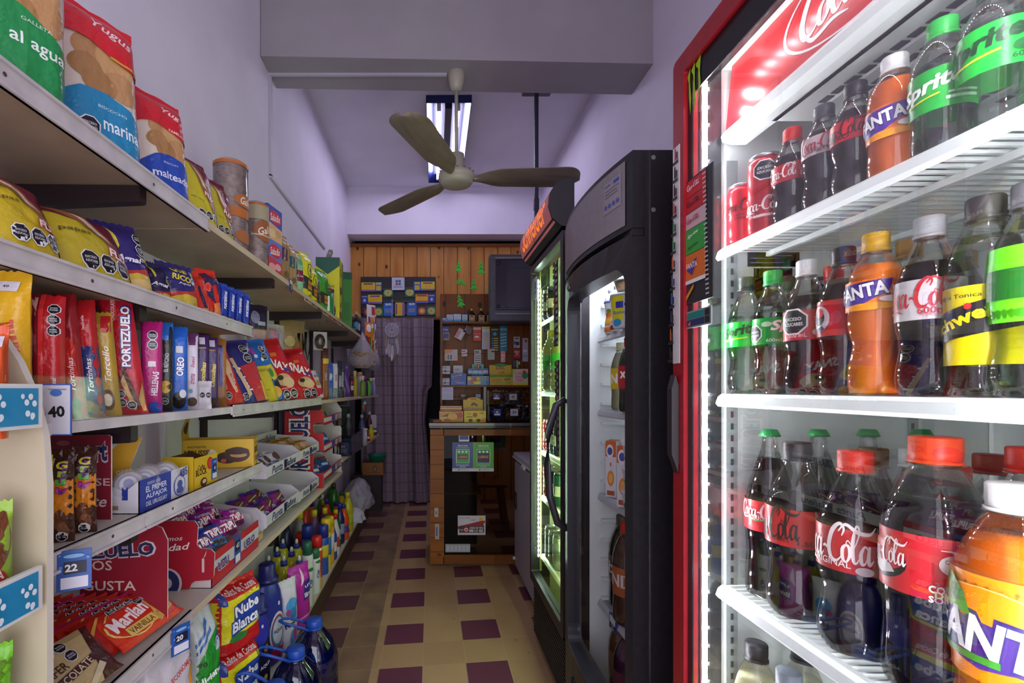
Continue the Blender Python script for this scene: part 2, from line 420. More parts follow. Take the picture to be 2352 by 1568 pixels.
# curtain
cloth = noisy('plum_cloth', '5d4a5e', '6d5a6e', 9, .85, .35, 3)
def crt():
    m, N, L, p = newmat('checked_plum_curtain')
    c = N.new('ShaderNodeTexCoord'); s = N.new('ShaderNodeSeparateXYZ'); L.new(c.outputs['UV'], s.inputs[0])
    def ln(o_, k):
        a = N.new('ShaderNodeMath'); a.operation = 'MULTIPLY'; L.new(o_, a.inputs[0]); a.inputs[1].default_value = k
        f = N.new('ShaderNodeMath'); f.operation = 'FRACT'; L.new(a.outputs[0], f.inputs[0])
        g = N.new('ShaderNodeMath'); g.operation = 'LESS_THAN'; L.new(f.outputs[0], g.inputs[0]); g.inputs[1].default_value = .07
        return g.outputs[0]
    mx = N.new('ShaderNodeMath'); mx.operation = 'MAXIMUM'; L.new(ln(s.outputs[0], 14), mx.inputs[0]); L.new(ln(s.outputs[1], 19), mx.inputs[1])
    n = N.new('ShaderNodeMix'); n.data_type = 'RGBA'; L.new(mx.outputs[0], n.inputs['Factor'])
    n.inputs[6].default_value = rgb('8b7986'); n.inputs[7].default_value = rgb('6b5a68')
    L.new(n.outputs[2], p.inputs['Base Color']); p.inputs['Roughness'].default_value = .9
    b = N.new('ShaderNodeBump'); b.inputs['Strength'].default_value = .6; b.inputs['Distance'].default_value = -.008; L.new(mx.outputs[0], b.inputs['Height']); L.new(b.outputs['Normal'], p.inputs['Normal'])
    return m
NU, NV = 110, 46
def cfn(u, v):
    z = v * 2.06; x = -.78 + u * .82
    y = .045 * math.sin(u * 21 + .8 * math.sin(v * 3)) * (.35 + .65 * u) + .025 * math.sin(u * 47 + v * 2) + .02 * noise.noise((u * 6, v * 5, 1))
    x += -.10 * max(0, u - .75) * 4 * max(0, .95 - abs(v - .45) * 2) * (1 if v < .62 else .4)      # pulled aside by the counter
    if v < .05: y -= .01
    return (x, y, z)
mb = MB(); mb.grid(cfn, NU, NV, crt())
o = mb.build('curtain', loc=(0, 5.3, .012)); tag(o, 'plum curtain with a stitched check hanging in the back doorway', 'curtain')
uv = o.data.uv_layers.new(name='UVMap')
vi = [l.vertex_index for l in o.data.loops]
for i, k in enumerate(vi): uv.data[i].uv = ((k % (NU + 1)) / NU, (k // (NU + 1)) / NV)

# ---------------------------------------------------------------- ceiling fan
fw = mat('a8a294', .4); fb = noisy('aged_blade', '74685c', '837668', 6, .45, .05, stretch=(1, 5, 1))
fx, fy, fz = .15, 2.70, 2.47
r = root('ceiling_fan', 'off-white three-blade ceiling fan hanging from the beam', 'ceiling fan', (fx, fy, fz))
mb = MB(); mb.lathe([(.02, .51), (.034, .53), (.046, .575), (.049, .61), (.046, .62)], fw, 28); mb.build('canopy', r)
mb = MB(); mb.lathe([(.0105, .09), (.0105, .53)], fw, 14); mb.build('down_rod', r)
mb = MB(); mb.lathe([(.03, .15), (.044, .147), (.046, .06), (.05, .05), (.088, .043), (.1, .036), (.104, .018), (.102, .002), (.094, -.001), (.092, -.012), (.084, -.022), (.06, -.028), (.0, -.03)], fw, 40)
for k in range(16):
    a = k * math.pi / 8; mb.box(.1 * math.cos(a) - .004, .1 * math.cos(a) + .004, .1 * math.sin(a) - .004, .1 * math.sin(a) + .004, .036, .040, mat('5a554a'))
mb.build('motor', r)
for ang in (-1, 131, 247):
    mb = MB()
    tw = math.radians(7)
    def bl(u, v, dz):
        x = .10 + .6 * (1 - (1 - u) ** 1.6)
        w_ = .024 + .062 * min(1, max(0, (x - .12) / .12)) ** .7 + .014 * min(1, max(0, (x - .2) / .4))
        if x > .61: w_ *= math.sqrt(max(.0004, 1 - ((x - .61) / .0905) ** 2))
        y = (2 * v - 1) * w_
        return (x, y * math.cos(tw), .012 - y * math.sin(tw) - .016 * (1 - (2 * v - 1) ** 2) + dz)
    mb.grid(lambda u, v: bl(u, v, 0), 24, 8, fb, flip=False); mb.grid(lambda u, v: bl(u, v, .004), 24, 8, fb)
    for s_ in (0, 1): mb.grid(lambda u, v, s_=s_: bl(u, s_, .004 * v), 24, 1, fb)
    mb.grid(lambda u, v: bl(1, u, .004 * v), 8, 1, fb)
    bo = mb.build('blade', r, rot=(0, 0, math.radians(ang)))
    mb = MB(); mb.box(.07, .19, -.018, .018, .002, .010, fw, .002)
    for q in (-.009, .009): mb.lathe([(.004, .0), (.004, .003)], mat('5a554a'), 8, (.165, q, -.001))
    mb.build('blade_arm', bo)
# ---------------------------------------------------------------- fluorescent fixture
blue = mat('14205c', .35)
r = root('fluorescent_light', 'blue fluorescent ceiling light with two lit tubes', 'ceiling light', (.15, 4.3, CEIL), -.01)
L2 = .70
mb = MB()
mb.add([(-.17, -L2, -.06), (.17, -L2, -.06), (.17, L2, -.06), (-.17, L2, -.06), (-.12, -L2 + .09, -.005), (.12, -L2 + .09, -.005), (.12, L2 - .09, -.005), (-.12, L2 - .09, -.005)],
       [(0, 1, 5, 4), (1, 2, 6, 5), (2, 3, 7, 6), (3, 0, 4, 7)], blue)
mb.box(-.175, .175, -L2, -L2 + .004, -.06, 0, blue); mb.box(-.175, .175, L2 - .004, L2, -.06, 0, blue)
mb.box(-.175, -.171, -L2, L2, -.06, 0, blue); mb.box(.171, .175, -L2, L2, -.06, 0, blue)
mb.build('housing', r)
mb = MB(); mb.box(-.12, .12, -L2 + .09, L2 - .09, -.008, -.002, mat('4a4a54', .3)); mb.box(-.028, .028, -L2 + .09, L2 - .09, -.05, -.008, mat('2a2830', .4)); mb.build('reflector', r)
for x in (-.075, .075):
    mb = MB(); mb.tube([(x, -.60, -.045), (x, .60, -.045)], .014, emit('e4e0ff', TUBE), 12); tb = mb.build('tube', r)
    for y in (-.61, .61):
        mb = MB(); mb.box(x - .016, x + .016, y - .012, y + .012, -.065, -.008, mat('ddd')); mb.build('lamp_holder', tb)
# conduits
gr = mat('b6b2c0', .5)
mb = MB(); mb.box(WL, WL + .012, 2.70, 2.72, 2.5, 3.08, gr); mb.box(WL, WL + .012, 2.70, 4.1, 2.488, 2.508, gr)
o = mb.build('cable_conduit'); tag(o, 'thin grey cable conduit running down and along the left wall', 'cable conduit')
mb = MB(); mb.box(WL, .095, 2.69, 2.705, 3.066, 3.08, gr)
o = mb.build('cable_conduit'); tag(o, 'thin cable conduit under the ceiling beam leading to the fan', 'cable conduit')
mb = MB()
pts = [(-.02, 0), (.02, .005), (.024, .06), (.03, .11), (.018, .135), (-.012, .13), (-.02, .08)]
mb.prism(pts, lambda p: (p[0], 0, p[1]), lambda p: (p[0], .004, p[1]), mat('8d8878', .45)); mb.box(-.004, .010, -.003, 0, .095, .105, mat('ded8e8')); mb.box(-.014, .004, -.003, 0, .02, .03, mat('ded8e8'))
o = mb.build('steel_hanger', loc=(-.895, 4.08, 2.355), rot=(0, .25, 0)); tag(o, 'small drilled steel hanger strip at lower end of the wall conduit', 'bracket')
# tv pole + tv
r = root('ceiling_pole', 'dark grey steel pole hanging from ceiling above the television', 'pole', (.80, 3.56, 2.29))
mb = MB(); mb.box(-.014, .014, -.014, .014, 0, CEIL - 2.29 - .01, mat('3e3d4e', .4)); mb.build('tube', r)
mb = MB(); mb.box(-.10, .11, -.04, .04, CEIL - 2.29 - .012, CEIL - 2.29, mat('55525f', .4)); mb.build('ceiling_plate', r)
mb = MB(); mb.box(-.018, .018, -.018, .018, .34, .42, mat('3a394a', .4)); mb.build('sleeve', r)
r = root('television', 'dark grey boxy television mounted up beside the tall lit fridge', 'television', (.73, 3.5, 1.78))
tvm = noisy('tv_plastic', '44434e', '4b4a55', 30, .45, .05)
mb = MB(); mb.box(-.29, .29, 0, .08, 0, .5, tvm, .012); mb.box(-.25, .25, .08, .34, .03, .46, tvm, .03); mb.build('casing', r)
mb = MB(); mb.box(-.245, .245, -.006, .002, .085, .46, mat('2b2a36', .12), .004)
bx0, bx1, bz0, bz1 = -.165, .2, .10, .40
mb.build('screen', r)
mb = MB()
for a in ((bx0, bx1, bz0, bz0 + .007), (bx0, bx1, bz1 - .007, bz1), (bx0, bx0 + .007, bz0, bz1), (bx1 - .007, bx1, bz0, bz1)): mb.box(a[0], a[1], -.0085, -.006, a[2], a[3], mat('1b1c58', .3))
mb.build('screen_border', r)
mb = MB(); mb.box(-.25, .25, -.010, -.002, .05, .062, mat('77747f', .4)); mb.build('trim_strip', r)
mb = MB(); mb.box(-.25, .25, -.012, .0, .462, .474, mat('77747f', .4)); mb.build('trim_strip', r)
mb = MB()
mb.lathe([(.013, 0), (.013, .004), (.005, .007)], mat('1c1b22', .3), 16)
k = mb.build('screw', r, loc=(-.225, -.006, .43), rot=(math.pi / 2, 0, 0)); k2 = k.copy(); COL.objects.link(k2); k2.location = (-.225, -.006, .11)

# ---------------------------------------------------------------- wall shelving on the left
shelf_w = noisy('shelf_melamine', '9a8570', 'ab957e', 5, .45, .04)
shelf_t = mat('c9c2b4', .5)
rail_m = noisy('scuffed_white_rail', 'b9b4b4', 'd2cdcd', 14, .4, .03, lo=.3)
wood_e = noisy('raw_board_edge', 'b7a48a', 'cbb99e', 18, .6, .05, stretch=(1, .2, 3))
dark = mat('251a1c', .35)
SX = -.61
def shelf(z, y0, y1, x0=SX, x1=None, th=.02, rails=(), brackets=(), label='', wallx=WL, edge=wood_e, top=shelf_t):
    x1 = x0 if x1 is None else x1
    r = root('wall_shelf', label, 'shelf', (wallx, y0, z), 0, 'shelf boards along the left wall')
    mb = MB(); a0, a1 = x0 - wallx, x1 - wallx; L_ = y1 - y0
    V = [(0, 0, -th), (a0, 0, -th), (a1, L_, -th), (0, L_, -th), (0, 0, 0), (a0, 0, 0), (a1, L_, 0), (0, L_, 0)]
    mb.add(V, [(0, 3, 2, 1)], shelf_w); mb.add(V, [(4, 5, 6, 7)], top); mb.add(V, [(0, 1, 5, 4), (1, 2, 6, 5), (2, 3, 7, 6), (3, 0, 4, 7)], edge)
    mb.build('board', r)
    for ra, rb, h0, h1 in rails:
        mb = MB(); X = a0
        mb.box(X, X + .006, ra - y0, rb - y0, h0, h1, rail_m); mb.box(X, X + .011, ra - y0, rb - y0, h1 - .005, h1, rail_m); mb.box(X, X + .011, ra - y0, rb - y0, h0, h0 + .005, rail_m)
        q = mb.build('price_rail', r)
        n = max(2, int((rb - ra) / .28))
        for i in range(n):
            mb = MB()
            yy = ra - y0 + (i + .3) * (rb - ra) / n
            mb.add([(X + .0068, yy + .0035 * math.cos(k * .785), (h0 + h1) / 2 + .0035 * math.sin(k * .785)) for k in range(8)], [tuple(range(8))], mat('4a3a34'))
            mb.build('screw', q)
    for by in brackets:
        mb = MB(); mb.prism([(0, -.05), (.2, -.042), (a0 - .02, -.038), (a0 - .016, -.034), (a0 - .016, -.004), (0, 0)], lambda p: (p[0], -.012 + by - y0, p[1] - th), lambda p: (p[0], .012 + by - y0, p[1] - th), dark)
        mb.build('bracket', r)
    return r
Z1, Z2, Z3, Z4, Z5, Z0 = 1.742, 1.485, 1.225, 1.012, .712, .165
shelf(Z1, .2, 1.3, rails=[(.2, 1.285, -.035, .004)], brackets=[1.03], label='highest left wall shelf board with white rail under the big biscuit bags')
shelf(Z1, 1.305, 5.2, x1=-.592, brackets=[1.89, 2.71, 3.6, 4.4], label='long top shelf board carrying rice cakes, boxes and yerba bags')
shelf(Z2, .2, 1.61, rails=[(.2, 1.6, -.03, .006)], brackets=[1.03], label='second shelf board down with white rail, under pasta bags')
shelf(Z3, .71, 1.44, rails=[], brackets=[1.0], label='third shelf board holding wafer packs behind a clear guard', edge=rail_m)
shelf(Z3, 1.445, 2.63, rails=[(1.445, 2.0, -.03, .006), (2.01, 2.62, -.03, .006)], brackets=[1.89], label='third shelf board holding red and blue snack bags')
shelf(Z3 - .008, 2.64, 5.2, x0=-.612, x1=-.56, brackets=[2.71, 3.6], label='far third shelf board with toiletries beside the curtain')
shelf(Z4, .71, 1.70, rails=[(.71, 1.0, -.03, .006), (1.005, 1.69, -.03, .006)], brackets=[1.0], label='short shelf board with the yellow alfajor boxes')
shelf(Z5, .71, 3.3, rails=[(.71, 1.2, -.03, .008)], brackets=[1.0, 1.89, 2.71], label='long lower shelf board with red wafers and display trays')
shelf(.785, 3.32, 5.2, x0=-.615, x1=-.56, brackets=[3.6], label='far lower shelf board with the clear plastic box and toys')
r = shelf(Z0, .71, 4.85, x0=-.61, label='bottom shelf board with cleaning products just above the floor')
mb = MB(); mb.box(.0, .30, .0, 4.1, -.165, -.022, mat('4d382c', .6)); mb.build('kickboard', r)
for y, z0_, z1_ in ((1.9, .17, 1.70), (2.80, .17, 1.68), (3.62, .17, 1.68), (4.4, .17, 1.66)):
    mb = MB(); mb.box(0, .018, -.015, .015, 0, z1_ - z0_, dark)
    o = mb.build('shelf_upright', loc=(WL, y, z0_)); tag(o, {1.9: 'dark steel shelf upright behind the alfajor trays', 2.8: 'dark steel shelf upright behind the red display tower', 3.62: 'dark steel shelf upright behind the purple bags', 4.4: 'dark steel shelf upright next to the curtain'}[y], 'upright', 'steel uprights of the left shelving')
# ================================================================ drinks coolers, freezer, counter
def rrect(x0, x1, z0, z1, r, n=6, per=6):
    """rounded rectangle loop, subdivided straight runs"""
    P = []
    for cx, cz, a0 in ((x1 - r, z1 - r, 0), (x0 + r, z1 - r, 90), (x0 + r, z0 + r, 180), (x1 - r, z0 + r, 270)):
        arc = [(cx + r * math.cos(math.radians(a0 + 90 * i / n)), cz + r * math.sin(math.radians(a0 + 90 * i / n))) for i in range(n + 1)]
        if P:
            a, b = P[-1], arc[0]; P += [(a[0] + (b[0] - a[0]) * i / per, a[1] + (b[1] - a[1]) * i / per) for i in range(1, per)]
        P += arc
    a, b = P[-1], P[0]; P += [(a[0] + (b[0] - a[0]) * i / per, a[1] + (b[1] - a[1]) * i / per) for i in range(1, per)]
    return P
def frame_ring(mb, outer, inner, fn, y0, y1, m, mi=None):
    """flat or curved door frame with a hole; fn(x) gives the front's bulge"""
    n = len(outer); A = [(x, fn(x) + y0, z) for x, z in outer]; B = [(x, fn(x) + y0, z) for x, z in inner]
    C = [(x, y1, z) for x, z in outer]; D = [(x, y1, z) for x, z in inner]
    q = lambda a, b: [(a + i, a + (i + 1) % n, b + (i + 1) % n, b + i) for i in range(n)]
    V = A + B + C + D
    mb.add(V, q(0, n), m); mb.add(V, q(2 * n, 0), m); mb.add(V, q(n, 3 * n), mi or m); mb.add(V, q(3 * n, 2 * n), m)
white = noisy('cooler_white', 'dde3e1', 'e4e9e7', 5, .35, 0)
blackp = noisy('black_cooler_plastic', '1d1b20', '232126', 60, .4, .08, bd=.002)
glass = clear('ffffff', .96, .33, .01, 'door_glass', .24)
def wire_shelf(parent, x0, x1, y0, y1, z, step=.0175, wm=None, rail_h=.026):
    wm = wm or white
    mb = MB()
    n = int((x1 - x0) / step)
    for i in range(n + 1):
        x = x0 + (x1 - x0) * i / n; mb.box(x - .0022, x + .0022, y0 + .004, y1, z - .006, z - .0015, wm)
    for y in (y0 + .10, (y0 + y1) / 2, y1 - .03): mb.box(x0, x1, y - .004, y + .004, z - .016, z - .006, wm)
    s = mb.build('wire_shelf', parent)
    mb = MB(); h = rail_h
    pr = [(y0 + .018, z - .002), (y0 + .004, z), (y0 - .004, z - .006), (y0 - .009, z - h + .006), (y0 - .004, z - h), (y0 + .004, z - h + .004), (y0 + .018, z - .010)]
    mb.prism(pr, lambda p: (x0, p[0], p[1]), lambda p: (x1, p[0], p[1]), wm)
    mb.build('shelf_rail', s)
    return s
def shell(parent, hw, y0, y1, z0, z1, mo, ml, t=.03, roof=None, name='cabinet'):
    mb = MB()
    for sx in (-1, 1):
        a, b = sorted((sx * hw, sx * (hw - t))); mb.box(a, b, y0, y1, z0, z1, mo)
    q = hw - t; mb.box(-q, q, y1 - t, y1, z0, z1, mo); mb.box(-q, q, y0, y1 - t, z1 - t, z1, mo); mb.box(-q, q, y0, y1 - t, z0, z0 + t, mo)
    c = mb.build(name, parent)
    mb = MB(); i = hw - t - .001; e = .0015
    for sx in (-1, 1):
        a, b = sorted((sx * i, sx * (i - e))); mb.box(a, b, y0 + .05, y1 - t, z0 + t, z1 - t, ml)
    mb.box(-i, i, y1 - t - .002, y1 - t - .0005, z0 + t, z1 - t, ml); mb.box(-i, i, y0 + .05, y1 - t, z1 - t - .002, z1 - t - .0005, ml); mb.box(-i, i, y0 + .05, y1 - t, z0 + t, z0 + t + .002, ml)
    mb.build('inner_lining', parent)
    return c
def led_strip(parent, x, y, z0, z1, face, n, power, col='f4f8ff', wdt=.006):
    mb = MB(); mb.box(x - .003, x + .003, y - wdt, y + wdt, z0, z1, mat('c9cdd2', .3)); s = mb.build('led_strip', parent)
    mb = MB(); m = emit(col, power)
    for i in range(n):
        z = z0 + (z1 - z0) * (i + .5) / n; xx = x + face * .0045
        mb.box(xx - .0012, xx + .0012, y - .003, y + .003, z - .0035, z + .0035, m)
    mb.build('led_diodes', s)
# ---------------------------------------------------------------- red cola cooler (nearest, right)
red = noisy('cola_red_paint', '8e1420', '991724', 40, .3, .03)
RC = root('red_cooler', 'tall red-framed glass-door cooler full of soft drink bottles', 'drinks cooler', (.53, .70, 0), -math.pi / 2)
HW, HT = .33, 1.985
shell(RC, HW, .034, .68, .06, HT, red, white)
mb = MB(); mb.box(-HW, HW, .05, .6, 0, .06, mat('17161a')); mb.build('base', RC)
mb = MB(); frame_ring(mb, rrect(-HW, HW, .12, HT, .012), rrect(-HW + .042, HW - .042, .162, HT - .042, .006), lambda x: 0, 0, .03, red); mb.build('door_frame', RC)
mb = MB(); gi = HW - .042
frame_ring(mb, rrect(-gi, gi, .162, HT - .042, .004), rrect(-gi + .016, gi - .016, .178, HT - .10, .004), lambda x: 0, .009, .012, mat('1a191d', .25)); mb.build('glass_border', RC)
mb = MB(); mb.box(-gi, gi, .013, .016, .162, HT - .042, glass); mb.build('door_glass', RC)
mb = MB()          # dark mullion lining between door and cabinet
for sx in (-1, 1):
    a, b = sorted((sx * (HW - .0305), sx * (HW - .034))); mb.box(a, b, .034, .084, .09, HT - .03, mat('2a2b2d', .15))
mb.box(-HW + .03, HW - .03, .034, .084, HT - .034, HT - .030, mat('2a2b2d', .15)); mb.build('mullion', RC)
led_strip(RC, -HW + .038, .045, .2, HT - .06, 1, 46, LEDS)
led_strip(RC, HW - .038, .045, .2, HT - .06, -1, 46, LEDS)
mb = MB(); mb.box(-HW + .05, HW - .05, .040, .050, HT - .045, HT - .036, mat('c9cdd2')); s_ = mb.build('added_led_strip', RC)  # extra lamp strip, added to brighten the cooler inside
mb = MB()
for i in range(20): mb.box(-.27 + i * .0284 - .004, -.27 + i * .0284 + .004, .041, .049, HT - .0475, HT - .0462, emit('f4f8ff', LEDS * .12))
mb.build('led_diodes', s_)
# red header panel inside, air duct with grille
mb = MB()
P = lambda x, z, o: (x, .098 + (1.955 - (1.83 + z)) * -.10 - o + .0, 1.83 + z)
mb.add([(-.285, .086, 1.815), (.285, .086, 1.815), (.285, .100, 1.958), (-.285, .100, 1.958), (-.285, .12, 1.815), (.285, .12, 1.815), (.285, .12, 1.958), (-.285, .12, 1.958)],
       [(0, 1, 2, 3), (4, 7, 6, 5), (0, 3, 7, 4), (1, 5, 6, 2), (3, 2, 6, 7), (0, 4, 5, 1)], noisy('header_red', 'c81c22', 'd02228', 3, .25, 0))
hp = lambda x, z, o: (x, .086 + z * .098 - o, 1.815 + z)
lp = stroke_tris([[(.5 + .5 * math.cos(a * math.pi / 20), .5 + .5 * math.sin(a * math.pi / 20), .022) for a in range(41)]])
mb.decal([[((p[0] - .5) * .30 + .02, (p[1] - .5) * .150 + .078) for p in t] for t in lp], lambda x, z: hp(x, z, .0006), mat('eee', .3))
mb.art('L .5 .52 .92 .36 f2f2f2 0', .28, .15, lambda x, z, o: hp(x + .03, z, o), r=.3)
h = mb.build('header_panel', RC)
mb = MB(); pr = [(.083, 1.815), (.078, 1.806), (.082, 1.795), (.10, 1.790), (.13, 1.790), (.13, 1.800), (.10, 1.802), (.095, 1.815)]
mb.prism(pr, lambda p: (-.288, p[0], p[1]), lambda p: (.288, p[0], p[1]), white); mb.build('header_trim', h)
mb = MB(); mb.box(-.20, .288, .12, .60, 1.79, 1.80, white)
for i in range(9):
    for j in range(16):
        y = .16 + i * .045; x = -.14 + j * .026
        mb.box(x, x + .019, y, y + .017, 1.7885, 1.7902, mat('2f3036', .6))
for i in range(9): mb.box(-.16, .288, .155 + i * .045 - .004 + .022, .155 + i * .045 + .008 + .022, 1.7835, 1.79, white)
mb.build('air_grille', RC)
SA, SB, SCc, SD = 1.572, 1.270, .872, .46
for z in (SA, SB, SCc, SD): wire_shelf(RC, -.285, .285, .074, .60, z)
for y in (.105, .485):       # slotted uprights on the far side wall
    mb = MB(); mb.box(-.2985, -.2935, y - .012, y + .012, .2, 1.76, mat('9fa6a6', .35, '', .3))
    for i in range(60): mb.box(-.2934, -.293, y - .003, y + .003, .22 + i * .025, .233 + i * .025, mat('2a2b2d'))
    mb.build('slotted_upright', RC)
mb = MB(); mb.box(-.2985, -.2975, .153, .235, 1.455, 1.535, mat('d8d41c', .5))
mb.art('e .55 .62 .28 .26 333;e .55 .62 .22 .20 d8d41c;r .42 .55 .68 .68 333;t ANTES_DE_LIMPIAR .5 .22 .8 .09 333;t DESENCHUFE .5 .1 .7 .09 333', .08, .08, lambda x, z, o: (-.2975 + o, .194 + x, 1.455 + z)); mb.build('warning_sticker', RC)
mb = MB(); mb.box(-.2985, -.2975, .14, .25, 1.538, 1.575, mat('c9cccb', .5))
mb.art('r .05 .8 .3 .9 556;r .4 .75 .9 .8 778;r .4 .6 .85 .65 778;r .05 .45 .6 .5 778;r .05 .2 .7 .25 778', .11, .037, lambda x, z, o: (-.2975 + o, .195 + x, 1.538 + z)); mb.build('rating_label', RC)
# menu board and stickers on the door
mb = MB(); gx = -.298 + .0
mb.box(-.29, -.197, .0065, .0088, 1.455, 1.712, mat('26262a', .4))
fl = lambda x, z, o: (-.2435 + x, .0064 - o, 1.455 + z)
mb.art('r .02 .86 .78 .985 c2222c;r .02 .73 .78 .855 b81c28;r .02 .6 .78 .725 c9a8ac;r .02 .40 .78 .595 2f9a38;r .02 .19 .78 .395 d06a20;r .02 .16 .78 .19 ddd;p d08a20 .04,.03 .34,.12 .34,.15 .04,.07;'
       'L .32 .93 .5 .13 f4e8e8 0;L .32 .80 .5 .13 5a1018 0;L .32 .665 .5 .13 b02030 0;t Sprite .32 .54 .42 .1 e8f4e8 8 i;t Sprite .32 .45 .38 .08 14421a 8 i;p 4a2a8a .08,.28 .5,.35 .3,.22;t FANTA .3 .30 .42 .12 f4f0f0 0;'
       + ';'.join('r .83 %.3f .95 %.3f b9b9b9' % (.03 + i * .0345, .042 + i * .0345) for i in range(28)), .093, .257, fl)
mb.build('menu_board', RC)
mb = MB(); mb.box(-.288, -.202, .0065, .0088, 1.405, 1.44, mat('8a9294', .4))
mb.art('r .03 .52 .75 .9 157a72;r .03 .1 .75 .48 22305a;r .78 .52 .97 .9 222;r .78 .1 .97 .48 222;p e06a3a .08,.2 .2,.15 .2,.4', .086, .035, lambda x, z, o: (-.245 + x, .0064 - o, 1.405 + z)); mb.build('small_price_sign', RC)
mb = MB(); mb.box(-.329, -.302, -.0012, -.0002, 1.335, 1.80, mat('d9d4d4', .4))
el = []
for i, c in enumerate(('a8141c', '1a1414', '3a1418', 'c03028', '1f8a3c', '2a7a3c', 'b8561c', '4a4a7a', '2c5aa8', '3a3a5a', 'a85a28', '222')[:12]):
    v = 1 - (i + 1) / 12
    el += ['r .3 %.3f .55 %.3f %s' % (v + .022, v + .06, c), 'e .42 %.3f .1 .012 %s' % (v + .066, c), 'r .62 %.3f .82 %.3f 2a1a1a' % (v + .022, v + .055), 'r .1 %.3f .9 %.3f 222' % (v + .003, v + .017)]
mb.art(';'.join(el), .027, .465, lambda x, z, o: (-.3155 + x, -.0012 - o, 1.335 + z)); mb.build('sticker_strip', RC)
mb = MB()      # claw-mark emblem
cl = ['p 9fc41c .02,.86 .22,.98 .2,.7 .28,.35 .22,0 .12,.4 .1,.72 .04,.8', 'p 9fc41c .3,.9 .56,1 .54,.6 .6,.2 .52,-.02 .42,.4 .42,.78 .34,.84', 'p 9fc41c .62,.92 .98,1 .9,.7 .95,.45 .8,.12 .8,.5 .76,.8 .66,.84']
mb.art(';'.join(cl), .052, .10, lambda x, z, o: (-.262 + x, .0085 - o, 1.845 + z)); mb.build('claw_emblem', RC)
mb = MB(); mb.prism([(-.008, 1.12), (-.002, 1.10), (-.002, 1.29), (-.008, 1.31), (-.016, 1.28), (-.016, 1.14)], lambda p: (-.325, p[0], p[1]), lambda p: (-.305, p[0], p[1]), mat('2a262a', .4))
mb.box(-.323, -.307, -.004, .001, 1.12, 1.29, mat('2a262a', .4)); mb.build('handle', RC)
# ---------------------------------------------------------------- grey curved-door cooler
GC = root('curved_cooler', 'black curved-door cooler with grey header holding dairy and juice', 'drinks cooler', (.515, 1.50, 0), -math.pi / 2)
fr = lambda x: -.035 * (1 - (x / .3) ** 2)
zt = 1.887
shell(GC, .3, .03, .69, .12, zt, blackp, white, .035)
mb = MB(); mb.box(-.29, .29, .09, .62, 0, .12, mat('141317')); mb.build('base', GC)
def curved(mb, x0, x1, z0, z1, o, yb, m, n=16):
    pts = [(x0 + (x1 - x0) * i / n) for i in range(n + 1)]
    out = [(x, fr(x) + o) for x in pts] + [(x1, yb), (x0, yb)]
    mb.prism(out, lambda p: (p[0], p[1], z0), lambda p: (p[0], p[1], z1), m)
mb = MB(); curved(mb, -.3, .3, 1.69, zt, 0, .0295, blackp); mb.box(-.295, .295, .0, .029, 1.672, 1.69, blackp); hdr = mb.build('header', GC)
hg = noisy('header_grey', '80797e', '878085', 50, .45, .04, bd=.001)
mb = MB(); mb.grid(lambda u, v: (-.278 + .55 * u, fr(-.278 + .55 * u) - .002, 1.705 + .168 * v), 20, 3, hg)
mb.build('header_panel', hdr)
mb = MB(); st = lambda x, z, o: (.215 + x, fr(.215 + x) - .003 - o, 1.765 + z)
mb.art('r 0 0 1 1 8d878e;r .08 .85 .4 .9 54597a;r .6 .82 .9 .92 3a4aa0;r .1 .7 .9 .73 6a6672;r .1 .6 .8 .63 6a6672;r .1 .5 .85 .53 6a6672;e .15 .2 .07 .07 3a48a8;e .38 .2 .07 .07 3a48a8;e .62 .2 .07 .07 3a48a8;e .85 .2 .07 .07 3a48a8', .085, .085, st, .02); mb.build('notice_sticker', hdr)
for z in (1.868, 1.735):
    mb = MB(); mb.add([(.3006, .052 + .006 * math.cos(k * .5236), z + .006 * math.sin(k * .5236)) for k in range(12)], [tuple(range(12))], mat('aaa6a8', .3, '', .6))
    mb.build('screw', hdr)
mb = MB(); n_ = 96
outer = rrect(-.3, .3, .16, 1.675, .015); inner = rrect(-.215, .268, .38, 1.60, .05)
frame_ring(mb, outer, inner, fr, 0, .03, blackp, mat('2e2d33', .35)); dr = mb.build('door', GC)
mb = MB(); mb.grid(lambda u, v: (-.218 + .49 * u, fr(-.218 + .49 * u) + .026, .375 + 1.23 * v), 12, 1, clear('ffffff', .95, .33, .01, 'door_glass', .24)); mb.build('door_glass', dr)
mb = MB(); mb.tube([(-.262, -.01, 1.24), (-.262, -.045, 1.22), (-.258, -.075, 1.12), (-.256, -.08, 1.0), (-.258, -.07, .88), (-.262, -.04, .78), (-.262, -.005, .76)], .013, mat('2d2a31', .35), 10); mb.build('handle', dr)
mb = MB(); mb.lathe([(.014, 0), (.012, .006), (.004, .008)], mat('77747a', .25, '', .8), 16); mb.build('lock', dr, loc=(-.16, fr(-.16), 1.635), rot=(math.pi / 2, 0, 0))
mb = MB(); mb.box(-.214, -.196, .024, .028, .39, 1.59, mat('a9a8b0', .2, '', .9)); mb.build('chrome_strip', dr)
mb = MB()
for i in range(9): mb.box(-.12 + i * .03, -.105 + i * .03, fr(0) + .002, fr(0) + .008, .20, .30, mat('0c0b0e'))
mb.build('vent_slots', dr)
mb = MB(); mb.box(-.25, .26, .08, .16, 1.80, 1.815, emit('eef0ff', 30)); mb.build('light_panel', GC)
mb = MB()
for i in range(16): mb.box(-.2655, -.245, .12, .30, .50 + i * .072, .510 + i * .072, white)
for i in range(16): mb.box(-.2655, -.245, .36, .52, .50 + i * .072, .510 + i * .072, white)
mb.build('shelf_ribs', GC)
GZ = (1.475, 1.205, .895, .50)
for z in GZ: wire_shelf(GC, -.255, .26, .115, .6, z, .02, mat('b9bcc4', .3))
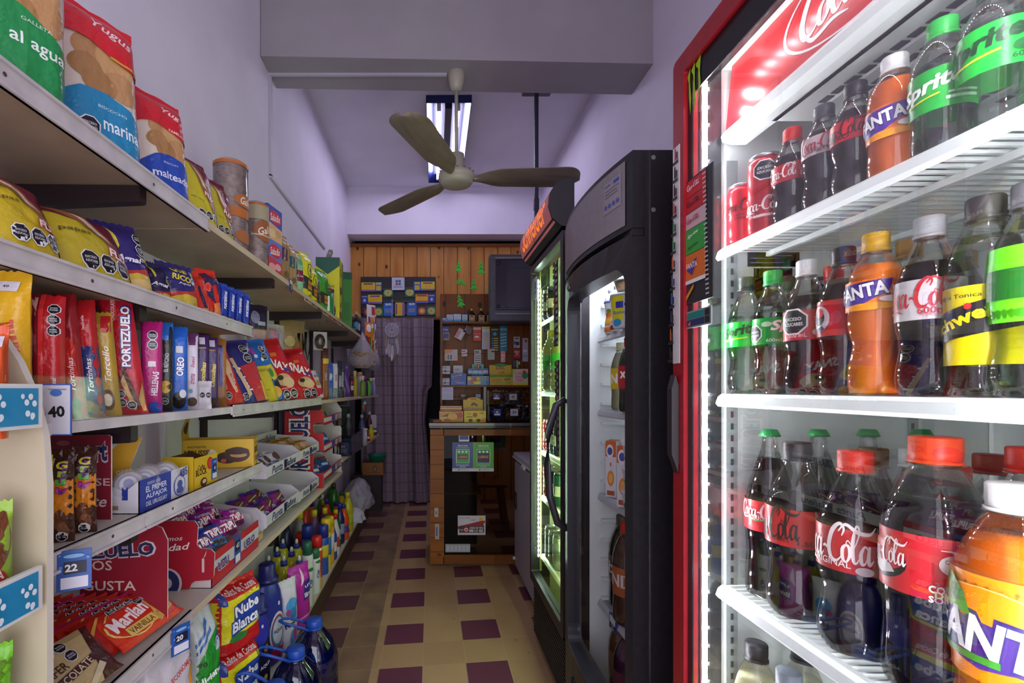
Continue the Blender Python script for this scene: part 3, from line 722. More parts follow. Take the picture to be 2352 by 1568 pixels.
# ---------------------------------------------------------------- tall lit cooler with orange sign
LC = root('lit_cooler', 'tall dark cooler with maroon sign and glowing yellow-green inside', 'drinks cooler', (.515, 2.155, 0), -math.pi / 2)
zt = 2.107
lin_y = noisy('cooler_lining', 'c9cf9a', 'd2d7a6', 4, .4, 0)
shell(LC, .305, .05, .66, .10, 1.935, blackp, lin_y, .03)
mb = MB(); mb.box(-.30, .30, .07, .6, 0, .10, mat('141317')); mb.build('base', LC)
prof = [(.05, 1.915), (.0, 1.92), (-.035, 1.95), (-.05, 2.0), (-.045, 2.05), (-.02, 2.09), (.02, 2.105), (.05, 2.107)]
mb = MB(); mb.prism(prof, lambda p: (-.305, p[0], p[1]), lambda p: (.305, p[0], p[1]), blackp)
sg = mb.build('sign_box', LC)
def sgf(x, z, o):
    zz = 1.925 + z
    for (a, b) in zip(prof, prof[1:]):
        if a[1] <= zz <= b[1] and b[1] > a[1]: return (x, a[0] + (b[0] - a[0]) * (zz - a[1]) / (b[1] - a[1]) - .001 - o, zz)
    return (x, .0, zz)
mb = MB(); mb.grid(lambda u, v: sgf(-.292 + .584 * u, .012 + .155 * v, 0), 4, 10, emit('86464c', .5))  # sign face made to glow weakly, lifting its dark maroon
mb.art('t Schneider .5 .58 .84 .21 e8741c 0 i', .56, .17, sgf, .015, 'glow', .35)
mb.art('t ESTD .5 .2 .09 .03 b85a3a', .56, .17, sgf, .015, r=.35); mb.build('sign_face', sg)
mb = MB(); frame_ring(mb, rrect(-.305, .305, .30, 1.905, .008), rrect(-.277, .268, .345, 1.875, .006), lambda x: 0, .005, .045, blackp); d2 = mb.build('door_frame', LC)
mb = MB(); mb.box(-.277, .268, .02, .024, .345, 1.875, clear('f4ffe8', .95, .3, .01, 'door_glass', .24)); mb.build('door_glass', d2)
mb = MB(); mb.box(-.30, .30, .03, .07, .02, .29, mat('1f1c1e', .5))
for i in range(14): mb.box(-.28, .28, .018, .03, .04 + i * .0175, .048 + i * .0175, mat('2c2729', .45))
mb.build('kick_grille', LC)
mb = MB(); mb.box(-.276, -.264, .047, .056, .35, 1.88, mat('9aa06f', .3)); mb.box(.264, .276, .047, .056, .35, 1.88, mat('9aa06f', .3)); mb.build('mullion', LC)
led_strip(LC, -.262, .038, .42, 1.84, 1, 60, LEDS * .45, 'dcecff', .003); led_strip(LC, .258, .038, .42, 1.84, -1, 60, LEDS * .7, 'f4ffd0', .003)
mb = MB(); mb.box(-.262, .262, .11, .40, 1.80, 1.86, white, .02); mb.build('air_duct', LC)
LZ = (1.625, 1.27, .97, .74, .44)
for z in LZ: wire_shelf(LC, -.262, .262, .058, .58, z, .02, mat('c9ccb0', .35))
def sticker(parent, name, x, z, w_, h_, spec, y=.0185, base='ddd'):
    mb = MB(); mb.box(x - w_ / 2, x + w_ / 2, y - .0012, y, z, z + h_, mat(base, .4)); mb.art(spec, w_, h_, lambda a, b, o: (x + a, y - .0012 - o, z + b)); return mb.build(name, parent)
sticker(d2, 'clover_sticker', -.235, 1.735, .06, .11, 'e .35 .72 .14 .08 1c8a84;e .6 .72 .14 .08 1c8a84;e .35 .55 .14 .08 1c8a84;e .6 .55 .14 .08 c03a78;r .2 .25 .8 .33 4a8a94', base='c9d0dc')
sticker(d2, 'green_notice', -.06, 1.76, .11, .085, 'r .05 .1 .5 .9 2d7a2c;r .5 .1 .95 .9 6a8a3a;r .1 .6 .45 .8 8ab85a;r .55 .3 .9 .5 3a5a2a', base='3a6a34')
sticker(d2, 'price_list', .16, 1.46, .07, .36, ';'.join('r .08 %.3f .6 %.3f %s;r .65 %.3f .95 %.3f bbb' % (i / 14 + .01, (i + 1) / 14 - .01, c, i / 14 + .02, (i + 1) / 14 - .015) for i, c in enumerate(('333', '777', '222', '8a8a8a', '444', '2a3a7a', 'b8561c', 'b03020', '2a2a2a', '555', '777', '222', '333', '444'))), base='242328')
sticker(d2, 'lower_price_list', .185, 1.0, .06, .40, ';'.join('r .08 %.3f .6 %.3f %s;r .65 %.3f .95 %.3f 999' % (i / 14 + .01, (i + 1) / 14 - .01, c, i / 14 + .02, (i + 1) / 14 - .015) for i, c in enumerate(('3a6a34', '3a6a34', '222', '222', '555', '444', '2a4a2a', 'a85a28', '8a6a2a', '2a2a2a', '555', '333', '222', '8a1c28'))), base='242328')
# ---------------------------------------------------------------- chest freezer
FZ = root('chest_freezer', 'white chest freezer beside the wooden counter', 'freezer', (.60, 2.94, 0), -math.pi / 2)
fzm = noisy('freezer_white', 'a19ba6', 'aba5b0', 4, .4, .03)
mb = MB(); mb.box(-.42, .44, 0, .60, .03, .77, fzm, .01); mb.build('body', FZ)
mb = MB(); mb.box(-.425, .445, -.01, .60, .79, .835, fzm, .012); mb.box(-.42, .44, .005, .59, .77, .79, mat('5a565c')); ld = mb.build('lid', FZ)
mb = MB(); mb.box(-.425, .445, -.014, -.008, .795, .805, mat('c9c5cc', .3)); mb.build('lid_trim', ld)
mb = MB(); mb.box(-.06, .02, -.024, -.008, .775, .80, mat('c9c5cc', .3), .004); mb.build('handle', ld)
mb = MB(); mb.box(-.415, -.33, -.0015, .0, .44, .56, mat('2a2732', .4)); mb.art('p c9c5cc .5,.3 .62,.4 .6,.9 .52,.7;p c9c5cc .62,.2 .7,.4 .66,.7', .085, .12, lambda x, z, o: (-.3725 + x, -.0016 - o, .44 + z)); mb.build('badge', FZ)
mb = MB(); mb.lathe([(.012, 0), (.012, .012), (.008, .016)], mat('c9c5cc', .4), 14); mb.build('drain_plug', FZ, loc=(-.40, 0, .085), rot=(math.pi / 2, 0, 0))
# ---------------------------------------------------------------- counter
CT = root('shop_counter', 'wooden shop counter with glazed dark front and posters', 'counter', (.6, 3.40, 0))
X0, X1 = -.60, .60      # local
cw = wood_mat('counter_pine', '7a4414', '90541c', '2e1808', 0, .105, 2, True, .45)
cw2 = wood_mat('counter_rail', '66380f', '7a4616', '241208', 0, 0, 0, False, .45)
mb = MB(); mb.box(X0, X0 + .10, 0, .04, .02, .99, cw); mb.build('front_stile', CT)
mb = MB(); mb.box(X0, X0 + .03, .02, .5, .02, .99, mat('20140e', .5)); mb.build('side_panel', CT)
mb = MB(); mb.box(X0 + .095, X1, 0, .04, .02, .075, cw2); mb.box(X0 + .095, X1, -.004, .04, .07, .085, cw2); mb.build('bottom_rail', CT)
mb = MB(); mb.box(X0 + .095, X1, 0, .04, .945, .99, cw2); mb.build('top_rail', CT)
mb = MB(); mb.box(X0 - .006, X1, -.02, .55, 1.0, 1.032, mat('1d1517', .35)); mb.box(X0 - .008, X1, -.024, -.018, 1.018, 1.036, mat('6c625f', .35, '', .3)); mb.build('worktop', CT)
mb = MB(); mb.box(X0 + .1, X1, .018, .022, .08, .95, clear('d8d0c8', .8, .2, .02, 'counter_glass', .4)); mb.build('glass_front', CT)
mb = MB(); mb.box(X0 + .1, X0 + .38, .44, .46, .02, .98, mat('1a1211', .6)); mb.build('back_panel', CT)
mb = MB(); mb.box(X0 + .1, X0 + .38, .06, .44, .505, .52, wood_mat('inner_shelf', '5a452c', '6d5436', '241208', 0, 0, 0, False)); mb.build('inner_shelf', CT)
mb = MB(); mb.box(X0 + .38, X0 + .395, .06, .09, .75, .97, mat('8a8478', .3, '', .8)); mb.build('metal_strip', CT)
sm = lambda nm, x, z, w_, h_, spec, base, y=.0165: sticker(CT, nm, x, z, w_, h_, spec, y, base)
seal = 'r .18 .28 .82 .76 dfe3e0;r .2 .29 .8 .75 %s;r .24 .62 .40 .73 2f9a4c;r .42 .62 .58 .73 2f9a4c;r .60 .62 .76 .73 2f9a4c;e .32 .675 .05 .035 dfe3e0;e .5 .675 .05 .035 dfe3e0;e .68 .675 .05 .035 dfe3e0;r .24 .42 .76 .58 1a2350;T LIBRE .5 .5 .48 .13 d0722a 0;r .24 .32 .76 .39 %s;t GRACIAS .5 .88 .5 .07 dfe3e0;r .2 .80 .8 .82 9ab;r .18 .20 .82 .235 9ab;r .35 .14 .65 .17 9ab;r 0 0 1 .11 b5b5bd;e .32 .055 .04 .025 446;r .4 .045 .8 .065 889'
sm('blue_poster', -.365, .685, .15, .21, seal % ('2f9a4c', '2f9a4c'), '1c2f78'); sm('green_poster', -.215, .685, .15, .21, seal % ('1a2350', '1a2350'), '3f8f26')
sm('help_line_card', -.30, .225, .20, .14, 'p 8a1422 0,.3 .98,.62 .98,.75 .0,.45;r .05 .12 .95 .45 2a1a20;p 8a1422 .05,.45 .9,.75 .95,.45;e .84 .82 .07 .1 d9a01c;t pierde_el_miedo .25 .88 .4 .06 445;t vivir .55 .78 .16 .06 445;t LINEA_DE_VIDA .68 .37 .5 .07 d8d0d4;T 098_111_023 .66 .22 .5 .1 e4dce0 0;e .30 .28 .085 .12 c02030;e .30 .28 .065 .09 e8e4e8;e .30 .28 .045 .06 c02030;r .08 .22 .2 .3 8a7a80', 'bdb6c0')
sm('calendar_strip', -.40, .10, .18, .06, ';'.join('r %.2f .15 %.2f .85 aab' % (.03 + i * .16, .16 + i * .16) for i in range(6)), '8e9290')
sm('price_clip', -.355, .90, .075, .045, 'r .08 .3 .92 .95 2a3288;e .5 .85 .2 .25 3a44a0', 'c9c4c0')
sm('torn_label', X0 + .05, .20, .03, .11, 'r .2 .2 .6 .8 4a5a8a', '9a9890', -.001); sm('torn_label', X0 + .045, .36, .028, .065, 'r .3 .3 .6 .6 4a5a8a', '9a9890', -.001)
sm('inside_poster', -.09, .80, .16, .20, seal % ('1a2350', '1a2350'), '2f7a2c', .30)
# kiosk shelf standing on the counter
KS = root('kiosk_shelf', 'brown wooden kiosk shelf unit standing on the counter', 'shelf unit', (.60, 3.66, 1.034))
kw = wood_mat('kiosk_board', '6c360c', '7e4412', '241208', 2, .16, 0, True)
kr = wood_mat('kiosk_shelf_edge', '623a1a', '774a24', '2e170c', 0, 0, 0, False)
mb = MB(); mb.box(-.52, .55, .19, .205, 0, 1.02, kw); mb.build('back_board', KS)
mb = MB(); mb.box(-.52, -.505, .0, .19, 0, .80, kr); mb.build('side_board', KS)
for z, xa, xb, d in ((.775, -.52, .55, .04), (.275, -.505, .55, .02), (.175, -.505, -.175, .10)):
    mb = MB(); mb.box(xa, xb, d, .19, z - .014, z, kr); mb.build('shelf', KS)
mb = MB(); mb.box(-.52, .55, .165, .19, .535, .55, kr); mb.build('batten', KS)
mb = MB(); mb.box(-.185, -.165, .0, .19, 0, .262, mat('8f8880', .5)); mb.build('divider', KS)
# stool behind the counter
ST = root('wooden_stool', 'wooden stool seen through counter glass behind the counter', 'stool', (.52, 4.35, 0))
mb = MB(); mb.box(-.17, .17, -.15, .15, .40, .43, pine_d, .008); mb.build('seat', ST)
for sx in (-1, 1):
    for sy in (-1, 1):
        mb = MB(); mb.prism([(-.02, -.02), (.02, -.02), (.02, .02), (-.02, .02)], lambda p: (sx * .17 + p[0], sy * .14 + p[1], 0), lambda p: (sx * .12 + p[0], sy * .10 + p[1], .40), pine_d); mb.build('leg', ST)
# ================================================================ goods: builders
def solve(xl, xr, X, yaw):
    """width and centre of a front that runs between two sight lines, standing at depth X from the camera axis"""
    cu, su = math.cos(yaw), math.sin(yaw)
    xc = (xl + xr) / 2; Y = yof(xc, X)
    t = []
    for px in (xl, xr):
        r = (px - CX) / F; t.append((r * Y - X) / (cu - r * su))
    w_ = abs(t[1] - t[0]); m = (t[0] + t[1]) / 2
    return X + cu * m, Y + su * m, w_
def pouch(mb, w_, h, d, base, art, p=2.6, q=5, stand=0, seed=0, wr=.0035, nu=18, nv=22, back=None, seal=.018, lim=.011, kind='film', top_lean=0, zig=True):
    rnd = random.Random(seed)
    sd = rnd.random() * 50
    sl = min(.3, seal / h)
    def th(u, v):
        vv = min(1, max(0, (v - sl * (0 if stand else 1)) / (1 - sl * (1 if stand else 2))))
        a = (1 - abs(2 * u - 1) ** p) ** .6 if 0 < u < 1 else 0
        e = abs(2 * vv - 1) ** q
        if stand and vv < .5: e = e * (1 - stand)
        b = max(0, 1 - e) ** .6
        if (v < sl and not stand) or v > 1 - sl: b = 0
        return d / 2 * a * b
    def side(u, v):       # waist: pouch narrows a little where it swells
        k = th(.5, v) / (d / 2 + 1e-6)
        return (u - .5) * w_ * (1 - .06 * k)
    def fr(u, v, o=0, sgn=-1):
        n = wr * noise.noise((u * 5 + sd, v * 6, sgn * 3)) + wr * .6 * noise.noise((u * 13, v * 11 + sd, 2))
        t = th(u, v)
        y = sgn * (t + n * (1 if t > 0 else .6) + .0008 + o)
        z = v * h
        if zig and v >= 1: z += .0018 * math.cos(u * w_ / .004 * math.pi)
        return (side(u, v), y + top_lean * max(0, v - .75) ** 2 * 16 * .25, z)
    mb.grid(lambda u, v: fr(u, v), nu, nv, mat(base, .3, kind))
    mb.grid(lambda u, v: fr(u, v, 0, 1), nu, nv, mat(back or base, .3, kind), flip=True)
    for e in (0, 1):
        mb.grid(lambda u, v, e=e: tuple((a * (1 - u) + b * u) for a, b in zip(fr(e, v), fr(e, v, 0, 1))), 1, nv, mat(base, .3, kind))
    for e in (0, 1):
        mb.grid(lambda u, v, e=e: tuple((a * (1 - v) + b * v) for a, b in zip(fr(u, e), fr(u, e, 0, 1))), nu, 1, mat(base, .3, kind))
    GV = [[fr(i / nu, j / nv) for i in range(nu + 1)] for j in range(nv + 1)]
    def f(x, z, o):
        a = min(.9999, max(0, x / w_ + .5)) * nu; b = min(.9999, max(0, z / h)) * nv; i, j = int(a), int(b); a -= i; b -= j
        p0, p1, p2, p3 = GV[j][i], GV[j][i + 1], GV[j + 1][i + 1], GV[j + 1][i]
        q = [(p0[k] * (1 - a) + p1[k] * a) * (1 - b) + (p3[k] * (1 - a) + p2[k] * a) * b for k in range(3)]
        return (q[0], q[1] - o - .0006, q[2])
    mb.art(art, w_, h, f, lim, kind, .3, .0005, .0004)
    return f
def carton(mb, w_, h, d, base, art, side='', sidecol=None, bev=.0015, topcol=None, lside='', kind='card', r=.45):
    mb.box(-w_ / 2, w_ / 2, -d / 2, d / 2, 0, h, mat(base, r, 'plain'), bev)
    mb.art(art, w_, h, lambda x, z, o: (x, -d / 2 - o, z), r=r)
    if side: mb.art(side, d, h, lambda x, z, o: (w_ / 2 + o, x, z), r=r)
    if lside: mb.art(lside, d, h, lambda x, z, o: (-w_ / 2 - o, -x, z), r=r)
    if topcol: mb.box(-w_ / 2 + .002, w_ / 2 - .002, -d / 2 + .002, d / 2 - .002, h, h + .0006, mat(topcol, r))
SEED = [0]
def it(shape, name, label, cat, xl, xr, yt, z, art='', base='fff', X=None, yaw=80, d=.05, h=None, lean=0, roll=0, grp=None, w=None, dz=0, **k):
    """one packaged product standing on a shelf at height z"""
    SEED[0] += 1
    ya = math.radians(yaw)
    X = (SX - .025 - d / 2 * abs(math.sin(ya))) if X is None else X
    cx, cy, ww = solve(xl, xr, X, ya); ww = w or ww
    if h is None: h = ((EYE - (yt - CY) * cy / F) - z) / math.cos(math.radians(lean))
    h = max(h, .01)
    mb = MB()
    if shape == 'box': carton(mb, ww, h, d, base, art, **k)
    elif shape == 'pack': pouch(mb, ww, h, d, base, art, p=7, q=14, seed=SEED[0], wr=.0012, nu=10, nv=14, seal=.012, lim=.014, **k)
    else: pouch(mb, ww, h, d, base, art, seed=SEED[0], **k)
    o = mb.build(name, None, (cx, cy, z + dz), (-math.radians(lean), math.radians(roll), ya))
    return tag(o, label, cat, grp)
def cyl_fn(r, z0=0, sq=1):
    return lambda x, z, o: ((r + o) * math.sin(x / r), -(r + o) * math.cos(x / r) * sq, z0 + z)
OCT = 'o'
# ---- bottles
def coke_prof(h, r, kind='pet'):
    s = lambda L: [(a * r, b * h) for a, b in L]
    if kind == 'pet':   return s([(.55, 0), (.86, .012), (.97, .05), (1, .10), (.97, .16), (.90, .22), (.86, .27), (.88, .32), (.96, .37), (.985, .40), (.985, .60), (.97, .62), (.93, .66), (.80, .73), (.60, .80), (.46, .85), (.40, .88), (.40, .93)])
    if kind == 'glass': return s([(.80, 0), (.96, .01), (1, .05), (1, .12), (.96, .20), (.93, .26), (.96, .31), (1, .38), (1, .52), (.97, .58), (.88, .66), (.70, .74), (.50, .82), (.36, .88), (.31, .93), (.31, .975)])
    if kind == 'fanta': return s([(.6, 0), (.92, .012), (1, .06), (1, .14), (.93, .22), (.84, .28), (.82, .32), (.90, .37), (1, .43), (1, .64), (.98, .68), (.90, .75), (.70, .82), (.48, .87), (.41, .89), (.41, .93)])
    if kind == 'slim':  return s([(.6, 0), (.92, .012), (1, .05), (.98, .15), (.95, .25), (.97, .34), (1, .40), (1, .62), (.97, .68), (.80, .77), (.58, .85), (.44, .88), (.42, .93)])
    if kind == 'jug':   return s([(.75, 0), (.96, .02), (1, .06), (1, .14), (.965, .155), (1, .17), (1, .30), (.965, .315), (1, .33), (1, .50), (.98, .56), (.90, .66), (.72, .77), (.45, .86), (.30, .90), (.29, .93)])
    return s([(.9, 0), (1, .02), (1, .6), (.7, .8), (.35, .9), (.35, .93)])
def prof_r(prof, z):
    for (a, b) in zip(prof, prof[1:]):
        if a[1] <= z <= b[1]: return a[0] + (b[0] - a[0]) * (z - a[1]) / ((b[1] - a[1]) or 1)
    return prof[-1][0]
LIQ = {}
def liquid(h, rough=.06):
    if h in LIQ: return LIQ[h]
    m, N, L, p = newmat('drink_' + h)
    p.inputs['Base Color'].default_value = rgb(h); p.inputs['Roughness'].default_value = rough; p.inputs['Specular IOR Level'].default_value = .3
    LIQ[h] = m
    return m
def bottle(label, x, y, z, h, r, kind, cap, liq, band=None, lab='', group=None, rot=0, fill=.72, shell='ffffff', name='drink_bottle', seg=32, cat='bottle', crown=False, tint=.96, petal=True):
    """plastic or glass drink bottle: bottle, drink, label, cap. rot (degrees): label faces -y at 0"""
    b = root(name, label, cat, (x, y, z), math.radians(rot), group)
    pr = coke_prof(h, r, kind)
    pt = (lambda a, zz: 1 - (.10 * (1 - zz / (.09 * h)) * (.5 + .5 * math.cos(5 * a))) if zz < .09 * h else 1) if petal and kind not in ('glass',) else None
    if kind == 'glass': pt = lambda a, zz: 1 + .012 * abs(math.cos(8 * a)) if zz < .6 * h else 1
    mb = MB(); mb.lathe(pr, clear(shell, tint, .45, .03, 'pet'), seg, wob=pt); mb.build('bottle_body', b)
    if liq:
        zf = fill * h; q = [(rr * .965, max(zz, .004)) for rr, zz in pr if zz < zf] + [(prof_r(pr, zf) * .965, zf)]
        mb = MB(); mb.lathe(q, clear(liq[1:], .97, .3, .03, 'water') if liq[0] == '~' else liquid(liq), seg, wob=pt); mb.build('drink', b)
    if band:
        z0, z1, c = band; z0 *= h; z1 *= h
        q = [(max(prof_r(pr, z0 + (z1 - z0) * i / 4), prof_r(pr, z0), 0) + .0006, z0 + (z1 - z0) * i / 4) for i in range(5)]
        mb = MB(); mb.lathe(q, mat(c, .35), 40, cap0=False, cap1=False)
        R = r + .0007
        rr = q[2][0] + .0004
        if lab: mb.art(lab, 2 * math.pi * rr * .5, z1 - z0, lambda xx, zz, o: ((prof_r(q, z0 + zz) + .0004 + o) * math.sin(xx / rr), -(prof_r(q, z0 + zz) + .0004 + o) * math.cos(xx / rr), z0 + zz), .008, r=.35)
        mb.build('label', b)
    mb = MB(); cz = .93 * h; cr = prof_r(pr, .92 * h)
    if crown: mb.lathe([(cr * 1.0, .957 * h), (cr * 1.32, .958 * h), (cr * 1.25, .975 * h), (cr * .95, h), (0, h)], mat(cap, .35, '', .3), 42, wob=lambda a, zz: 1 + .05 * math.cos(21 * a) if zz < .97 * h else 1)
    else:
        ch = h - cz + .006
        k = max(cr * 1.12, .0135)
        mb.lathe([(k * 1.08, cz - .011), (k * 1.08, cz - .008), (k * .9, cz - .007), (k * 1.0, cz - .006), (k, cz + .001), (k, h - .002), (k * .94, h), (0, h)], mat(cap, .4), 48, wob=lambda a, zz: 1 + .025 * math.cos(24 * a) if cz < zz < h - .001 else 1)
        mb.lathe([(cr * 1.25, cz - .013), (cr * 1.25, cz - .012)], clear(shell, tint, .45, .03, 'pet'), 24)
    mb.build('cap', b)
    return b
def lathe_item(name, label, cat, loc, prof, m, parts=(), rot=0, seg=26, body='body', sx=1, sy=1, art=None, group=None):
    """generic turned item; parts: (name, profile, material). art: (spec, z0, z1, width)"""
    b = root(name, label, cat, loc, math.radians(rot), group)
    mb = MB(); mb.lathe(prof, m if not isinstance(m, str) else mat(m, .4), seg, sx=sx, sy=sy)
    if art:
        spec, z0, z1, wd = art
        def f(xx, zz, o):
            rr = prof_r(prof, z0 + zz) + o + .0004; rm = max(p[0] for p in prof)
            return (rr * sx * math.sin(xx / rm), -rr * sy * math.cos(xx / rm), z0 + zz)
        mb.art(spec, wd, z1 - z0, f, .008, r=.4)
    mb.build(body, b)
    for nm, pr, mm in parts:
        mb = MB(); mb.lathe(pr, mm if not isinstance(mm, str) else mat(mm, .4), seg, sx=sx if nm not in ('cap', 'nozzle') else 1, sy=sy if nm not in ('cap', 'nozzle') else 1); mb.build(nm, b)
    return b
# ================================================================ drinks in the red cooler
# labels: half-cylinder art, u .5 faces the bottle's own front. front bottles are turned to face the camera and aisle
cola = '1c0b0c'
def put(px, X): return X, yof(px, X)
def yawto(x, y): return math.degrees(math.atan2(x, y)) * -1
CC = 'L .52 .55 .62 .26 %s 0'
def B(label, px, X, z, h, r, kind, cap, liq, band, lab, grp=None, turn=-13, **k):
    x, y = put(px, X); return bottle(label, x, y, z, h, r, kind, cap, liq, band, lab, grp, yawto(x, y) + turn, **k)
def can(label, px, X, z, h, r, col, art, grp=None, turn=0, name='drink_can'):
    x, y = put(px, X)
    b = root(name, label, 'can', (x, y, z), math.radians(yawto(x, y) + turn), grp)
    mb = MB(); pr = [(r * .8, 0), (r * .97, .008), (r, .016), (r, h - .016), (r * .9, h - .006)]
    mb.lathe(pr, mat(col, .25, '', .35), 32); mb.art(art, math.pi * r, h, cyl_fn(r + .0003), .008, r=.3); mb.build('can_body', b)
    mb = MB(); mb.lathe([(r * .9, h - .006), (r * .92, h), (r * .86, h), (r * .84, h - .004), (0, h - .004)], mat('b9bcc0', .25, '', .9), 32); mb.box(-.006, .006, -.012, .010, h - .004, h - .002, mat('c9ccd0', .3, '', .9)); mb.build('lid', b)
    return b
can('short red cola can with black script at left end of upper cooler shelf', 1703, .637, SA, .122, .0262, 'c4202a', 'L .45 .62 .9 .34 2a0d10 0;r .2 .4 .8 .43 6a1016;t SIN_AZUCARES .5 .47 .5 .04 2a0d10', 'drink cans in the red cooler')
can('taller red cola can with black seal and white script beside the short can', 1757, .640, SA, .150, .0285, 'b81a24', 'L .42 .36 .95 .34 efe6e6 0;o .5 .78 .42;r .3 .2 .6 .23 e0c8c8;t ORIGINAL .45 .22 .5 .05 efe6e6', 'drink cans in the red cooler')
GU = 'small drink bottles on the upper cooler shelf'
red_s = ';r .62 .1 .98 .9 a8141c;r .66 .5 .94 .54 d8a0a4;r .66 .6 .94 .63 d8a0a4;r .66 .7 .94 .73 d8a0a4;r .68 .15 .8 .42 d8a0a4'
B('small cola bottle with red cap next to the red cans', 1820, .645, SA, .170, .0300, 'pet', 'd8261e', cola, (.42, .60, 'b81a24'), 'L .40 .55 .62 .28 f4e6e6 0' + red_s, GU, fill=.70)
B('small cola bottle with grey label and grey cap', 1893, .645, SA, .170, .0295, 'pet', '4a4a50', cola, (.50, .68, 'b9a9ac'), 'L .5 .6 .7 .30 9a1622 0;t light .55 .22 .3 .08 5a4a50', GU, fill=.74)
B('small cola bottle with black cap and black script on red label', 1965, .645, SA, .170, .0300, 'pet', '1f1f24', cola, (.46, .64, 'c42028'), 'L .36 .6 .7 .30 3a0a0e 0;t ZERO .35 .2 .3 .08 3a0a0e;e .9 .75 .05 .12 c08a3a', GU, fill=.74)
FA = 'p 4a2a96 .08,.38 .2,.9 .74,.98 .70,.55 .42,.18 .16,.2;T FANTA .40 .62 .58 .18 f6f2f4 8 2a1a6a;e .72 .32 .12 .10 f0e8e4;e .5 .1 .3 .12 f09a10'
B('small orange soda bottle with white cap', 2055, .645, SA, .168, .0300, 'slim', 'e6e6e4', 'f58220', (.30, .56, 'e06a0a'), FA, GU, fill=.78)
SP = 'T Sprite .44 .58 .66 .24 f2f6f2 10 i;p d8d820 .2,.24 .55,.34 .55,.38 .2,.28;r .6 .15 .9 .22 b8e0b8;r .62 .28 .9 .33 b8e0b8'
SPZ = 'T Sprite .44 .6 .7 .26 0d3416 10 i;p d8d820 .15,.24 .6,.34 .6,.39 .15,.29;e .78 .35 .1 .12 0d5a22;t 600mL .8 .15 .25 .06 0d3416'
B('small lemon soda bottle with green cap on upper cooler shelf', 2165, .645, SA, .170, .0305, 'slim', '2fae4a', '~f2fbf4', (.30, .60, '149a34'), SP, GU, fill=.66, tint=.97)
B('small lemon soda bottle with dark script label cut by the photo edge', 2290, .650, SA, .175, .0320, 'slim', '2a3a30', '~f2fbf4', (.36, .66, '12b83a'), SPZ, GU, fill=.70, tint=.97)
GB = 'bottles behind the front row on the upper cooler shelf'
B('red-capped cola bottle half hidden behind the grey-label bottle', 1872, .715, SA, .170, .030, 'pet', 'd8261e', cola, (.42, .60, 'b81a24'), '', GB, fill=.70)
B('black-capped cola bottle hidden behind the small orange soda', 2108, .72, SA, .170, .030, 'pet', '1f1f24', cola, (.46, .64, 'c42028'), '', GB, fill=.74)
# second shelf down: 600 ml
GM = 'half-litre drink bottles on the middle cooler shelf'
B('lemon soda bottle with dark cap at left end of middle shelf', 1713, .640, SB, .235, .0325, 'pet', '26302c', '~f2fbf4', (.40, .61, '14c23c'), SPZ, GM, fill=.66, tint=.97)
B('lemon soda bottle with bright green cap and warning seal', 1775, .655, SB, .235, .0330, 'pet', '2fae4a', '~f2fbf4', (.40, .61, '159a36'), 'o .26 .42 .30;T Sp .68 .66 .3 .22 f2f6f2 8 i;t 600mL .6 .14 .25 .06 e0f0e0;e .48 .75 .08 .1 b8e0b8', GM, fill=.68, tint=.97)
B('cola bottle with white cap and black seal on red label', 1853, .655, SB, .233, .0330, 'pet', 'e6e6e6', '2a0c10', (.40, .62, 'b81a24'), 'o .38 .62 .42;r .66 .7 .95 .73 e0b0b0;r .66 .62 .95 .64 e0b0b0;r .66 .54 .95 .56 e0b0b0;e .72 .24 .08 .12 d8d0d0;t 600_mL .45 .16 .25 .07 e8d0d0', GM, fill=.73)
B('cola bottle with dark cap and football picture on its label', 1938, .655, SB, .233, .0330, 'pet', '2e2a2e', '2a0c10', (.40, .64, 'b01a26'), 'e .25 .5 .16 .36 c9b8bc;e .24 .52 .1 .22 2a1a1e;p 2a1a5a .16,.2 .3,.3 .34,.2 .24,.1;e .26 .66 .07 .14 b02028;e .9 .55 .06 .1 c08a3a', GM, fill=.78)
B('orange soda bottle with gold cap on middle shelf', 2012, .655, SB, .238, .0335, 'fanta', 'c99a1e', 'ff9020', (.52, .70, 'e8780c'), FA + ';e .82 .3 .06 .14 e8e8f0;r .9 .3 .98 .5 553', GM, fill=.80)
B('diet cola bottle with silver label and red script', 2135, .655, SB, .235, .0335, 'pet', '9a9a9e', '160d14', (.42, .64, 'bdb6b8'), 'L .42 .62 .86 .42 b41824 0;t 600mL .62 .22 .3 .08 b41824;r .5 .1 .8 .14 c08088;e .86 .6 .08 .12 8a8a92', GM, fill=.74)
B('clear tonic water bottle with yellow and black label', 2264, .662, SB, .238, .0345, 'slim', '3a3a3c', '~f4f6f4', (.16, .55, 'e6cf0c'), 'p 1d1a1a 0,.26 1,.74 1,1 0,.55;p 1d1a1a 0,.26 1,.5 1,.95 0,.62;T Schweppes .5 .62 .98 .19 ecd70f 22;t Agua_Tonica .35 .87 .4 .06 3a3420;e .45 .74 .03 .04 c02a20', GM, fill=.80, tint=.97)
B('lime-labelled clear soda bottle at right end of the middle shelf', 2372, .66, SB, .236, .034, 'pet', '5a5a5e', '~f2fbf4', (.35, .70, '5fd21a'), 'r .2 .3 .8 .7 1a5a1a', GM, fill=.7, tint=.97)
GMB = 'bottles in the second row of the middle cooler shelf'
